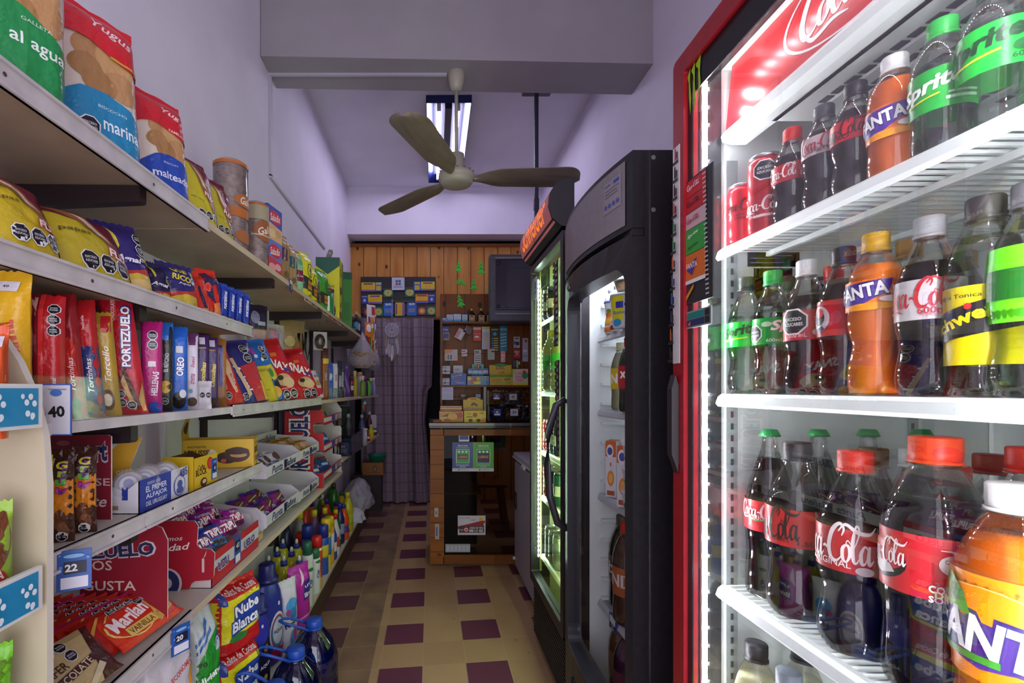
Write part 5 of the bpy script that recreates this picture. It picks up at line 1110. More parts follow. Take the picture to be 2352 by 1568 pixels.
it('bag', 'pasta_bag', 'navy pasta bag with yellow lettering beside red packets', 'pasta bag', 368, 452, 603, Z2, 'p b83028 0,.30 .6,.34 1,.42 1,.2 0,.16;p c8b03a 0,0 1,0 1,.26 .5,.28 0,.18;o .80 .74 .2 2;T QUE .4 .76 .4 .16 d8c83a -10;T RICO .45 .6 .5 .16 d8c83a -10;t Agnal .5 .48 .36 .07 d8d4e0', '2a2666', yaw=62, d=.07, stand=.7, lean=12, grp=G2)
it('bag', 'biscuit_bag', 'red biscuit packet leaning between pasta and red box', 'biscuit packet', 436, 476, 622, Z2, 'p 241f48 .3,1 .45,.9 .7,.4 .85,0 .7,0 .5,.4 .2,.95;e .4 .7 .2 .1 b01c1c;e .6 .08 .3 .06 d8a06a', 'c8321c', yaw=60, d=.05, p=6, stand=.8, lean=8, roll=-8, grp=G2)
it('bag', 'biscuit_bag', 'bright red biscuit packet with dark curved line', 'biscuit packet', 452, 500, 620, Z2, 'p 2a2450 .1,.88 .5,.93 .9,.78 .95,.72 .5,.86 .2,.8 .3,.5 .6,.36 .65,.3 .25,.46;e .3 .62 .14 .09 e0584a;e .3 .62 .10 .06 c8281a;r .74 .5 .94 .76 2a2a6a;e .75 .1 .26 .08 d8a06a;p d8783a .5,.3 .95,.35 .95,.0 .6,.0', 'c92a18', yaw=60, d=.06, p=6, stand=.85, roll=-4, grp=G2)
PO = 'r 0 .84 1 .97 2848b0;T PORTEÑITAS .48 .56 .74 .34 f0f0f4 90 i;e .5 .1 .4 .07 c8a060;e .5 .1 .3 .05 a87c40;r .82 .1 .98 .9 2038a0'
PO = PO.replace('.48 .56 .74 .34', '.48 .56 1.9 .40')
for i, (a, b_, yt) in enumerate(((497, 517, 650), (515, 534, 658), (533, 550, 664), (549, 567, 672))):
    it('pack', 'biscuit_pack', ('nearest', 'second', 'third', 'farthest')[i] + ' of four blue biscuit packs with upright white lettering', 'biscuit pack', a, b_, yt, Z2, PO, '2440a8', yaw=55, d=.035, grp='blue biscuit packs on the second shelf', roll=3)
# ---------------------------------------------------------------- third board: wafers, biscuits
G3 = 'packs filed along the third shelf'
W3 = lambda *a, **k: it('pack', 'wafer_pack', *a, **{**dict(yaw=24, d=.04, grp=G3), **k})
W3('black-sealed red pack at the start of third shelf row', 'biscuit pack', 40, 72, 680, Z3, 'r 0 0 .35 1 5a1420;o .62 .86 .66 3', '2a1a1c')
W3('wide red biscuit pack with three black seals in a column', 'biscuit pack', 66, 152, 678, Z3, 'r 0 0 .34 1 8a1620;r .04 .86 .3 .97 d8a8a0;r .06 .74 .3 .76 c06068;r .06 .64 .3 .66 c06068;r .06 .54 .3 .56 c06068;r .36 0 .5 1 d83030;o .78 .88 .34 3;t Frutal .8 .30 .34 .12 f0e0e0 90;e .8 .14 .2 .09 e06a9a;e .55 .05 .2 .06 c03a50', 'b81c24')
W3('dark red chocolate biscuit pack with yellow word and white script', 'biscuit pack', 150, 204, 676, Z3, 'r 0 .8 1 .97 8a1420;e .6 .45 .34 .2 c8281e;t Due .3 .5 .24 .14 d8b82a 90;t Tortinhas .62 .36 1.7 .26 f0e6e0 90 i;e .5 .07 .3 .06 7a4a2a;e .7 .12 .2 .05 5a2a1a', '9c1420', roll=-5, d=.04)
W3('red over navy biscuit pack with white script and caramel cookies', 'biscuit pack', 192, 246, 690, Z3, 'r 0 0 1 .6 26306a;t Tortinhas .58 .36 1.7 .26 f0e6e0 90 i;t Isabela .5 .8 .7 .14 f0d8d8 90;e .4 .1 .26 .05 9a6230;e .7 .06 .26 .05 7a4a22;r 0 0 1 .03 8a1420', 'b81c22', roll=-5, d=.04)
W3('gold wafer pack with three seals and white script', 'biscuit pack', 226, 282, 718, Z3, 'r 0 .0 .1 1 8a6a1a;o .26 .86 .34 3;t Torcello .66 .5 1.7 .28 f0ece0 90 i;r .55 .8 .95 .96 b01c22;e .55 .16 .3 .1 5a3418;e .55 .16 .2 .06 d8d0b0;t chocolate .3 .35 .8 .1 6a4a1a 90', 'b0922c', roll=-5, d=.035)
PZ = 'r .0 0 .16 .98 8e1222;r .40 .78 .56 .96 c83a3a;p 5a3018 .34,.30 .56,.40 .86,.10 .80,.03 .6,.05 .46,.2;p c89a50 .40,.28 .5,.33 .74,.05 .66,.03;p c8a060 .84,.12 .98,.26 .98,.02 .88,.02;T PORTEZUELO .72 .64 1.85 .26 f2eef0 84 1f2a78;t CHOCOLATE .46 .86 .66 .1 f4e8e8 84;o .36 .18 .26 2;o .62 .08 .26;r .2 .1 .24 .7 6a0e1a'
W3('tall red wafer pack with big navy-edged lettering down its front', 'wafer pack', 250, 348, 676, Z3, PZ, 'b51428', roll=-7, d=.03, X=-.64, w=.068)
W3('magenta biscuit pack with two black seals', 'biscuit pack', 322, 374, 738, Z3, 'o .60 .84 .46 2;T HELLENAS .72 .32 1.2 .3 f2e4ec 86;r .4 .5 .75 .56 e0d0d8;e .7 .06 .3 .06 2a5ab8', 'b01c70')
W3('black and blue sandwich biscuit pack', 'biscuit pack', 364, 398, 742, Z3, 'r 0 .8 1 1 2a6ac0;t EL_REYCINO .6 .55 1.4 .3 dcd8e0 86;e .55 .28 .4 .07 c8a020;o .5 .12 .5', '22201f')
W3('bright blue sandwich cookie pack with white letters', 'biscuit pack', 390, 432, 750, Z3, 'T OREO .55 .52 1.15 .42 f4f4f8 86 1a2a78;r .3 .68 .7 .76 c8ccd8;e .5 .12 .4 .10 1a1414;e .7 .2 .2 .05 e0e0e0', '2464c8', yaw=30)
W3('white cream biscuit pack with pink script', 'biscuit pack', 424, 456, 766, Z3, 'r 0 .84 1 1 6a3a6a;t Suavi .55 .62 .9 .3 b02a6a 86 i;t crema .55 .40 .8 .3 b02a6a 86 i;e .5 .1 .4 .06 5a4a3a;e .4 .24 .15 .03 3a9aa0', 'd8d0dc', yaw=30)
CH = 'r .3 .86 .7 .96 d8d0d8;T Chocolinas .55 .46 1.8 .36 d8c030 86 i;r 0 .8 1 .82 8a6a2a;e .5 .08 .4 .05 4a2a1a'
W3('purple chocolate biscuit pack with yellow script, near one', 'biscuit pack', 446, 480, 768, Z3, CH, '3a1f5a', yaw=30)
W3('purple chocolate biscuit pack with yellow script, far one', 'biscuit pack', 470, 502, 775, Z3, CH, '3f2262', yaw=30)
W3('small light wafer pack with black seals at shelf front', 'biscuit pack', 452, 486, 875, Z3, 'o .3 .5 .44;o .74 .5 .44', 'c4bfc4', yaw=40, X=-.622, d=.012)
W3('tan biscuit pack standing behind red crackers', 'biscuit pack', 490, 520, 778, Z3, 'r .3 .3 .6 .9 2a3a8a;e .5 .12 .4 .08 8a5a2a', '9a6428', yaw=34)
b3 = lambda *a, **k: it('bag', 'snack_bag', *a, **{**dict(yaw=58, d=.05, stand=.6, grp=G3, p=4, lean=20), **k})
b3('glossy red cracker bag with white script and cracker pictures', 'snack bag', 498, 562, 776, Z3, 'r .5 .84 .72 .92 e8e0e0;t Crujitas .74 .34 .9 .14 f4e6e6 84 i;t Gramm .36 .34 .6 .13 f0d8d8 84;e .6 .55 .2 .14 d8b08a;p d8b08a .5,.5 .62,.5 .75,.16 .6,.2;o .36 .12 .24', 'c4261e', roll=-8)
b3('navy and red biscuit bag with long white script', 'snack bag', 544, 618, 780, Z3, 'p b83038 .30,.55 1,.62 1,0 .5,0;p c8b03a .8,.3 1,.3 1,0 .78,0;T Anissal .30 .38 .8 .16 f0ecf2 -76 i;p d8b88a .12,.7 .2,.7 .4,.12 .3,.08;o .66 .82 .26 2;o .2 .1 .2', '2c2a78', roll=-9, d=.06)
b3('yellow corner snack bag between the navy bag and blue bag', 'snack bag', 602, 640, 840, Z3, 't papas .4 .3 .3 .05 6a5a1a', 'c8b82a', roll=-8, X=-.645)
b3('bright blue and yellow snack mix bag', 'snack bag', 594, 654, 778, Z3, 'p d8c02a .2,.5 .8,.56 1,.36 .7,.30;p b03aa0 0,1 .2,.98 .36,.7 .3,.68;e .5 .43 .16 .06 c05a6a;e .66 .42 .1 .07 3a8a4a;e .78 .22 .12 .08 2a1a1a;e .5 .12 .34 .1 d8a04a;e .3 .7 .06 .03 e0e8f0;e .5 .64 .06 .03 e0e8f0;o .62 .8 .24 2', '2468b8', roll=-8, d=.06)
SNX = 'e .24 .86 .16 .07 a81420;r .36 .68 .56 .74 d86a1a;T SNAX .48 .55 .72 .24 f6eeee -24;p 3a3a8a .6,.5 .86,.44 .88,.38 .62,.44;e .5 .30 .26 .10 c8a878;e .62 .25 .2 .08 d8bc8c;e .4 .34 .1 .04 3a241a;r .3 .16 .7 .175 e0a0a0;o .42 .07 .24 2 h'
b3('red snack bag with big white letters, near one of a pair', 'snack bag', 622, 692, 777, Z3, SNX, 'c41a20', roll=-10, d=.07, yaw=58)
b3('red snack bag with big white letters, far one of a pair', 'snack bag', 672, 736, 800, Z3, SNX, 'c41a20', roll=-10, d=.07, yaw=58)
b3('small clear and pink biscuit bag at end of white rail', 'snack bag', 722, 742, 850, Z3, 'e .5 .2 .4 .12 c02a4a;e .5 .5 .3 .1 b08a5a;t B .5 .75 .4 .2 4a5a9a', 'd0c4c4', yaw=60)
for i, (a, b_, yt, c_, lb) in enumerate(((158, 204, 668, '5a1420', 'maroon pack standing behind the dark red biscuit pack'), (202, 240, 674, 'a8782c', 'gold pack standing behind the red and navy pack'), (232, 268, 668, '6a1838', 'wine-red pack behind the gold wafer pack'), (455, 482, 760, '4a2a1a', 'brown pack behind the purple chocolate packs'), (478, 506, 764, 'a87a1c', 'gold-topped pack behind the tan biscuit pack'), (352, 384, 736, '3a1a40', 'dark violet pack behind the black biscuit pack'))):
    W3(lb, 'biscuit pack', a, b_, yt, Z3, 'r 0 .85 1 .88 c8a03a', c_, X=-.76)
# clear guard and price card
mb = MB(); mb.box(0, .0025, 0, .74, 0, .075, clear('ffffff', .98, .25, .12, 'acrylic', .12)); o = mb.build('clear_guard', None, (SX - .0035, .70, Z3 + .001)); tag(o, 'clear acrylic guard strip in front of wafer packs on third shelf', 'shelf guard')
mb = MB(); mb.box(-.024, .024, 0, .0015, 0, .083, mat('3a5ab0', .4)); mb.box(-.022, .022, -.0006, 0, .002, .081, mat('d5d5de', .4))
mb.art('t $ .15 .42 .12 .16 2a2a40;T 40 .56 .48 .56 .42 1c1c24 4;e .55 .86 .2 .07 4a7ac8;r .3 .92 .9 .94 7a8ab8', .044, .08, lambda x, z, o: (x, -.0007 - o, z), r=.4)
o = mb.build('price_card', None, (-.605, .762, Z3 - .02), (0, 0, .15)); tag(o, 'white handwritten forty price card clipped to third shelf', 'price tag')
# hanging bags and odds under the top board, behind the red snack bags
def hang(label, px0, px1, y0, y1, X, base, art, yaw=50, d=.05, name='hanging_bag', cat='bag', kind='film'):
    ya = math.radians(yaw); cx, cy, w_ = solve(px0, px1, X, ya)
    zb = EYE - (y1 - CY) * cy / F; h = (y1 - y0) * cy / F
    mb = MB(); pouch(mb, w_, h, d, base, art, seed=px0, p=3, q=5, kind=kind, nu=12, nv=14)
    o = mb.build(name, None, (cx, cy, zb), (0, 0, ya)); tag(o, label, cat, 'bags and trinkets hanging behind the third shelf'); return o
hang('hanging pasta bag with dark violet header card', 566, 614, 700, 850, -.83, 'b8985a', 'r 0 .62 1 1 2a2040;e .3 .8 .2 .1 8a88b0;r .4 .68 .8 .74 b0b0c8;r 0 .2 1 .6 c09a98;r 0 0 1 .2 2a2048')
hang('hanging cream packet with pink and violet print', 610, 652, 745, 850, -.83, 'b3aaa8', 'r .1 .3 .6 .8 8a80b0;r .1 .7 .5 .9 c08aa0;r .2 .4 .4 .6 d8d8e4')
hang('hanging clear bag of tan pasta shells', 642, 700, 735, 860, -.83, 'a0845c', 'e .4 .3 .3 .16 b8904a;e .6 .55 .24 .14 8a6a3a;e .3 .6 .2 .1 c8a878')
for lb, px, yt, yb, X, c in (('dangling black cord bracelet left of the brown beads', 690, 765, 830, -.78, '1c1a1e'), ('dangling black charm necklace on a white card', 706, 762, 828, -.79, '2a2626')):
    y = yof(px, X); zt_ = EYE - (yt - CY) * y / F; zb_ = EYE - (yb - CY) * y / F
    mb = MB()
    for k_ in range(4): mb.tube([(.004 * k_ - .015, 0, zt_ - zb_), (-.022 + .003 * k_, .004 * k_, (zt_ - zb_) * .5), (0, 0, .002 * k_), (.022 - .003 * k_, .003 * k_, (zt_ - zb_) * .5), (.012, 0, zt_ - zb_)], .003, mat(c, .5), 6)
    mb.tube([(0, 0, zt_ - zb_ - .004), (0, 0, Z1 - .021 - zb_)], .0012, mat('6a6468', .5), 5)
    o = mb.build('bracelet', None, (X, y, zb_)); tag(o, lb, 'bracelet', 'bags and trinkets hanging behind the third shelf')
X = -.72; y = yof(735, X); z_ = EYE - (800 - CY) * y / F
mb = MB(); mb.box(-.04, .05, .012, .014, -.01, .11, mat('b9b2b0', .6)); mb.tube([(0, .013, .11), (0, .013, Z1 - .021 - z_)], .0012, mat('6a6468', .5), 5)
o = mb.build('bead_card', None, (X, y, z_), (0, 0, .5)); tag(o, 'pale card of brown beads hanging by the far bracket', 'bead card', 'bags and trinkets hanging behind the third shelf')
mb = MB()
for k_ in range(5): mb.tube([(.03 * math.cos(a) * (1 - .12 * k_), -.002 * k_, .045 + .045 * math.sin(a) * (1 - .1 * k_)) for a in [i * math.pi / 8 for i in range(16)]], .005, mat(('3a2418', '4a3020', '2a1a12')[k_ % 3], .4), 6, True)
mb.build('bead_strings', o)
# far third board: toiletries
ZT = Z3 - .008
GT = 'packs on the far third shelf'
T3 = [('brown and gold chocolate pack leaning at start of far third shelf', 737, 754, 800, '7a3c18', 'r .1 .7 .9 .8 c8a02a;t DORSO .5 .45 .9 .3 a8b0d0 90;r 0 .8 1 1 3a1a12', 'pack'), ('blue and white cookie pack on far third shelf', 750, 764, 832, '2a52b0', 'T OREO .5 .6 1.0 .5 f0f0f4 86;r 0 0 1 .3 6a7a8a', 'pack'), ('white and red cookie pack on far third shelf', 763, 775, 835, 'c4bcc4', 't SENSA .5 .6 1.1 .4 b02a3a 86;r 0 0 1 .3 7a8a8a', 'pack'), ('dark clear pouch with black clips on far third shelf', 774, 786, 828, '2a2a34', 'r .2 .3 .8 .6 9a9aa8;r 0 0 1 .25 5a5a6a', 'bag'), ('navy clear pouch on far third shelf', 781, 791, 830, '3a3a52', 'r .3 .3 .5 .7 b0b0c0', 'bag'), ('violet slanted packet on far third shelf', 786, 806, 838, '5a3a8a', 'p 8a6aa8 .1,.9 .4,.8 .9,.2 .6,.1;r 0 0 .3 .3 a07a4a', 'bag'), ('dark red and white packet behind the violet one', 803, 812, 860, '4a1a2a', 'r .1 .3 .9 .5 c8b8c0;r .1 .6 .9 .7 a03a4a', 'bag')]
for i, (lb, a, b_, yt, base, art, shp) in enumerate(T3):
    it(shp, 'biscuit_pack' if shp == 'pack' else 'clear_pouch', lb, 'packet', a, b_, yt, ZT, art, base, yaw=40, d=.03, grp=GT, X=-.63 - .015 * (i % 2), roll=-6 if 'violet slant' in lb else 0)
hb = lambda nm, lb, px, X, prof, c, parts=(), **k: lathe_item(nm, lb, 'bottle' if 'jar' not in nm else 'jar', (X, yof(px, X), k.pop('z', ZT)), prof, c, parts, seg=16, group=k.pop('grp', GT), **k)
hb('toy_jar', 'little figure jar with teal cap and pink trim on far third shelf', 803, -.665, [(.02, 0), (.026, .01), (.028, .06), (.034, .075), (.036, .09), (.03, .10), (.026, .12), (.026, .15)], '3a2028', [('cap', [(.028, .15), (.028, .165), (0, .17)], '1f5a5a'), ('collar', [(.031, .098), (.034, .105), (.03, .115), (.027, .12)], 'c02a7a')])
hb('yellow_tube', 'yellow tube of glue with pale cap on far third shelf', 815, -.635, [(.017, 0), (.019, .004), (.019, .15)], 'b8a02a', [('cap', [(.015, .15), (.015, .215), (0, .217)], 'c9b07a')])
hb('white_tube', 'white ribbed tube with tan cap on far third shelf', 826, -.63, [(.026, 0), (.028, .004), (.028, .175)], 'b5afa8', [('cap', [(.024, .175), (.024, .212), (0, .215)], 'b8945a')])
lc = ['6a8a3a', '3a2a3a', '5ac02a', '6a5a9a', '9a94b8', '4a4a70', 'b0a8c0', '5a3a6a', 'c8c0c8', '2a6a5a']
for i, c in enumerate(lc):
    px = 833 + (i % 5) * 6.2; X = -.578 - .04 * (i // 5)
    hb('toiletry_bottle', ('front', 'rear')[i // 5] + ' row ' + ('first', 'second', 'third', 'fourth', 'fifth')[i % 5] + ' small toiletry bottle at far end of third shelf', px, X, [(.021, 0), (.025, .006), (.025, .12 - .009 * (i % 5)), (.012, .138), (.012, .15)], c, [('cap', [(.015, .14), (.015, .175 - .01 * (i % 4)), (0, .177)], ('d0c8d0', '7a2a5a', '2a2a3a', 'd8c83a', 'b8b8c8')[i % 5])], grp='toiletry bottles at the far end of the third shelf')
mb = MB(); mb.box(-.03, .03, 0, .002, 0, .06, mat('b3aeb0', .6)); mb.art('t COLD .5 .75 .5 .16 333;t SIN .5 .45 .4 .14 333;t STOCK .5 .2 .7 .14 333', .06, .06, lambda x, z, o: (x, -o - .0002, z))
mb.box(-.0015, .0015, .003, .006, -.06, .03, mat('222'))
o = mb.build('hand_sign', None, (-.66, yof(791, -.66), ZT + .17), (0, -.15, .3)); tag(o, 'small white handwritten sign on a stick above far third shelf', 'sign')
# baskets in a clear bag hanging from the far top shelf
def hbag(label, px, y0, y1, wd, X, inner, name='hanging_bag'):
    y = yof(px, X); zt_ = EYE - (y0 - CY) * y / F; zb_ = EYE - (y1 - CY) * y / F; h = zt_ - zb_; r = wd * y / F / 2
    b = root(name, label, 'bag', (X, y, zb_), 0, 'clear bags hanging from the far shelf end')
    def f(u, v):
        a = 2 * math.pi * u; rr = r * (1.0 * math.sin(math.pi * min(1, .08 + .86 * (1 - v) ** .8 * 1.0)) ** .8 if v > .35 else (.55 + .45 * min(1, v / .2)) * .95)
        rr = r * ([.55, .85, .98, 1, .97, .86, .70, .52, .34, .18, .05][min(10, int(v * 10))] * (1 - (v * 10 % 1)) + [.85, .98, 1, .97, .86, .70, .52, .34, .18, .05, .05][min(10, int(v * 10))] * (v * 10 % 1))
        n = 1 + .10 * noise.noise((3 * math.cos(a), 3 * math.sin(a), v * 4 + px))
        return (rr * n * math.cos(a), rr * n * math.sin(a) * .8, v * h)
    mb = MB(); mb.grid(f, 28, 20, milky('c9c4d8', .4, .2)); mb.build('clear_bag', b)
    mb = MB()
    if inner == 'basket':
        wk = noisy('wicker', '7a5a48', 'b89a80', 50, .8, .8, stretch=(1, 1, 2))
        for k_ in range(9): mb.lathe([(r * (.60 + .03 * k_), .01 + h * .045 * k_), (r * (.63 + .03 * k_), .01 + h * .045 * (k_ + .5)), (r * (.60 + .03 * k_), .01 + h * .045 * (k_ + 1))], wk, 22, cap0=k_ == 0, cap1=False, wob=lambda a, z: 1 + .03 * math.cos(22 * a))
        mb.build('wicker_basket', b)
    else:
        mb.lathe([(r * .4, .01), (r * .8, h * .12), (r * .8, h * .3), (r * .3, h * .45)], noisy('wool_' + inner, inner, '4a5a6a', 30, .9, .8), 18, sy=.8); mb.build('woollen_item', b)
hbag('clear bag with a round wicker basket hanging from the far top shelf', 832, 765, 845, 58, -.585, 'basket')
hbag('clear bag with dark teal wool hanging beside the basket bag', 858, 788, 850, 30, -.60, '1f3a44')
# ================================================================ near display rack
RK = root('snack_rack', 'cream metal snack rack with blue floral tray fronts at near left', 'display rack', (-.70, .52, .02))
crm = noisy('cream_enamel', 'b3a88e', 'bfb49a', 6, .45, .03)
mb = MB()
pr = [(-.10, -.02), (.135, -.02), (.142, .3), (.142, 1.12), (.137, 1.19), (.122, 1.25), (.10, 1.30), (.07, 1.345), (.03, 1.385), (-.02, 1.42), (-.10, 1.44)]
mb.prism(pr, lambda p: (p[0], .168, p[1]), lambda p: (p[0], .180, p[1]), crm, mat('d5cfc2', .4))
mb.build('side_panel', RK)
mb = MB(); mb.box(-.10, -.092, -.18, .168, 0, 1.42, crm); mb.build('back_panel', RK)
def floral(w_, h_): 
    r_ = random.Random(5); e = []
    for i in range(int(w_ / .045)):
        u = (i + .5) / int(w_ / .045)
        for k in range(5):
            a = k * 1.2 + .3; e.append('e %.3f %.3f %.3f .085 dfe6ea' % (u + .022 * math.cos(a), .5 + .27 * math.sin(a), .0038 / w_))
        e.append('e %.3f .2 %.3f .06 dfe6ea' % (u + .04 * .045 / w_, .003 / w_)); e.append('e %.3f .78 %.3f .07 dfe6ea' % (u - .3 * .045 / w_, .003 / w_))
    return ';'.join(e)
for z in (1.205, .945, .70, .45):
    mb = MB(); mb.box(-.09, .136, -.18, .165, z, z + .006, crm); tr = mb.build('tray', RK)
    mb = MB(); mb.box(.136, .142, -.18, .160, z, z + .062, mat('d8d8d4', .4)); mb.box(.1421, .1428, -.178, .152, z + .005, z + .056, mat('1f86b4', .35))
    mb.art(floral(.32, .05), .32, .05, lambda x, zz, o, z=z: (.1429 + o, -.012 + x, z + .006 + zz)); mb.build('tray_front', tr)
GR = 'packs in the near snack rack'
it('bag', 'biscuit_bag', 'yellow biscuit bag with red lettering at very left above the rack', 'biscuit bag', -70, 74, 622, Z3, 'T TRIUNFO .78 .56 .62 .22 c8381c -80;r .5 .86 .85 .93 d8d4e0;t 40 .66 .895 .1 .05 445;p c8401c 0,.0 .7,.0 .8,.2 0,.3;e .3 .5 .3 .2 d88a2a', 'd8a81c', X=-.655, yaw=10, d=.035, p=5, stand=.6)
it('bag', 'biscuit_bag', 'orange-red vanilla biscuit pack in top tray of near rack', 'biscuit bag', -60, 21, 745, 1.212, 't Vainillin .72 .45 .9 .2 f0d8b0 -84 i;r .0 .0 1 .14 d8a82a;r .4 .8 .9 .9 d8d4e0;r .6 .5 .98 .56 e0a02a', 'd0501c', X=-.60, yaw=30, d=.04, p=5, stand=.6, grp=GR)
it('bag', 'snack_bag', 'lime green snack bag in second tray of near rack', 'snack bag', -60, 30, 1150, .952, 'e .75 .7 .25 .22 6a3a22;e .78 .35 .2 .14 b02a2a;T A .8 .45 .2 .3 e8e0d8 0', '8ab02a', X=-.60, yaw=30, d=.05, stand=.7, grp=GR)
it('bag', 'snack_bag', 'bright green snack bag in lower tray of near rack', 'snack bag', -60, 30, 1478, .707, 'r 0 .7 1 .9 5a8a1a', '6cb81c', X=-.60, yaw=30, d=.05, stand=.7, grp=GR)
# ================================================================ fourth board: alfajor boxes
def board(name, label, px, Y, z, pts, col, art='', yaw=0, cat='display board', th=.004, grp=None, edge='cfc8c4'):
    """cardboard sheet: pts in picture sight lines turned to the sheet's own x,z at distance Y"""
    P = [((a - px) * Y / F, (EYE - (b - CY) * Y / F) - z) for a, b in pts]
    ww = max(p[0] for p in P) - min(p[0] for p in P); hh = max(p[1] for p in P); x0 = min(p[0] for p in P)
    mb = MB(); mb.prism(P, lambda p: (p[0], 0, p[1]), lambda p: (p[0], th, p[1]), mat(col, .5), mat(edge, .6))
    if art: mb.art(art, ww, hh, lambda x, zz, o: (x0 + ww / 2 + x, -o - .0002, zz), r=.5)
    o = mb.build(name, None, ((px - CX) * Y / F, Y, z), (0, 0, math.radians(yaw))); return tag(o, label, cat, grp)
board('display_board', 'maroon cardboard board behind the brown chocolate bars', 185, .97, Z4 + .001, [(100, 1240), (255, 1222), (255, 1002), (247, 998), (100, 1000)], '7a1226', 'T ort .78 .80 .34 .28 232858 0 c8b0b0;t SE .88 .44 .22 .11 c8a8a8;t te .84 .2 .2 .14 d0b8b8 0 i;e .3 .9 .1 .03 a05060')
BAR = 'r 0 0 1 .30 3a1c14;p 4a2a1c 0,.3 1,.3 1,.0 0,0;r 0 .30 1 .68 d8841c;r 0 .68 1 1 3f2018;e .5 .25 .3 .12 6a3a22;e .6 .14 .25 .1 8a5a3a;T G .56 .84 .5 .36 d8d82a 0 6a2a7a;T r .62 .75 .38 .28 9ac02a 0 6a2a7a;T u .56 .665 .46 .28 5ab83a 0 6a2a7a;T ly .62 .57 .55 .3 c83a9a 0 6a2a7a;t CHOCOLATE .2 .48 .7 .13 3a1c14 90;o .52 .07 .5;t 100g .2 .88 .3 .1 e0d0c0 90'
it('bag', 'chocolate_bar', 'brown and orange chocolate bar on shelf, left one of two', 'chocolate bar', 117, 172, 1032, Z4, BAR, '3f2018', yaw=20, d=.025, p=4, grp='upright chocolate bars', X=-.645)
it('bag', 'chocolate_bar', 'brown and orange chocolate bar on shelf, right one of two', 'chocolate bar', 168, 223, 1024, Z4, BAR, '3f2018', yaw=20, d=.025, p=4, grp='upright chocolate bars', X=-.645)
it('bag', 'chocolate_bar', 'thin lime yellow pack edge left of the chocolate bars', 'chocolate bar', 108, 122, 1046, Z4, '', 'b8c01c', yaw=20, d=.02, p=4, X=-.655)
def tray(name, label, x0, x1, y0, y1, z, hl, hb, lip, outer='d5d2d6', lipart='', grp=None, cat='display tray', back=True, lside='', hs=None, lipx=None):
    """open carton tray: long lip towards the aisle (+x)"""
    r = root(name, label, cat, ((x0 + x1) / 2, (y0 + y1) / 2, z), 0, grp)
    hx, hy = (x1 - x0) / 2, (y1 - y0) / 2; t = .002; m = mat(outer, .55); hs = hs or hb
    mb = MB(); mb.box(-hx, hx, -hy, hy, 0, t, m); mb.box(-hx, -hx + t, -hy, hy, 0, hb, m)
    for s in (-1, 1):
        yy = s * (hy - t / 2)
        mb.prism([(-hx, 0), (hx, 0), (hx, hl), (hx - .03, hs * .8), (-hx, hs)], lambda p: (p[0], yy - t / 2, p[1]), lambda p: (p[0], yy + t / 2, p[1]), m)
    if lside: mb.art(lside, 2 * hx, hs, lambda x, zz, o: (x, -hy - o - .0002, zz))
    mb.build('tray_body', r)
    mb = MB(); mb.box(hx - t, hx, -hy, hy, 0, hl, mat(lip, .5)); mb.art(lipart, 2 * hy, hl, lambda x, zz, o: (hx + o, x, zz)); mb.build('front_lip', r)
    return r
AX = tray('alfajor_box', 'blue and white open alfajor box on the short shelf', -.685, -.622, 1.01, 1.215, Z4, .072, .05, 'd0ced6', 'd5d2d8', 'r 0 0 .60 1 2c3a94;t EL_PRIMER .31 .66 .40 .062 e4e4ee;t ALFAJOR .31 .43 .40 .066 e4e4ee;t DEL_URUGUAY .31 .22 .40 .048 e4e4ee;t DESDE_1953 .25 .84 .24 .03 c8c8e0;e .78 .42 .13 .36 4a5298;e .78 .42 .115 .32 d0ced6;e .78 .46 .06 .14 4a5298;e .78 .26 .08 .12 4a5298;t 485 .86 .82 .18 .1 3a4290 8', hs=.06, lside='p 2c3a94 .42,.5 .62,.5 .62,.98 .52,.85 .42,.98;r .1 .15 .3 .3 9a7a5a')
GA = 'clear-wrapped white alfajores in the blue and white box'
wraps = clear('f4f4f8', .9, .5, .1, 'wrap')
for i, (dx, dy) in enumerate(((-.005, 1.035), (.004, 1.075), (-.012, 1.115), (.006, 1.155))):
    r = root('wrapped_alfajor', ('nearest', 'second', 'third', 'farthest')[i] + ' clear-wrapped white alfajor standing in the blue and white box', 'alfajor', (-.655 + dx, dy, Z4 + .058), .5, GA)
    mb = MB(); mb.lathe([(.012, -.012), (.026, -.011), (.028, -.004), (.027, 0), (.028, .004), (.026, .011), (.012, .012)], mat('d0c8bc', .6), 24)
    mb.art('e .5 .5 .4 .4 7a88b8;e .5 .5 .34 .34 d8d4d4;e .5 .5 .2 .22 7a88b8', .05, .05, lambda x, zz, o: (x, zz - .025, .0122 + o))
    b_ = mb.build('alfajor', r, rot=(math.radians(70), 0, 0)); 
    mb = MB(); mb.lathe([(.030, -.016), (.034, 0), (.030, .016)], milky('e8e8f0', .25, .12), 20, wob=lambda a, z: 1 + .06 * math.sin(7 * a + z * 200)); mb.build('wrapper', r, rot=(math.radians(70), 0, 0))
board('card_flap', 'yellow card ear with brown lettering behind the alfajor box', 288, 1.08, Z4, [(258, 1165), (300, 1160), (298, 1070), (322, 1004), (282, 1012), (262, 1030), (256, 1068)], 'c0901c', 't ores .45 .5 .5 .16 e8d8b0 8', 15)
BK = tray('alfajor_box', 'small yellow alfajor box with brown biscuit and blue price tag', -.70, -.618, 1.235, 1.37, Z4, .085, .085, 'd8b41c', '4a3018', 'r 0 0 1 1 d8b41c;T BLOCK .3 .52 .46 .13 3a2410 0;t Cofler .3 .68 .32 .09 3a2410 0 i;e .66 .72 .13 .2 a82a1c;e .66 .72 .1 .15 c83a2a;e .38 .18 .14 .14 4a2a18;e .40 .2 .08 .07 d8b890', hs=.09, lside='r 0 0 1 1 c9a61a')
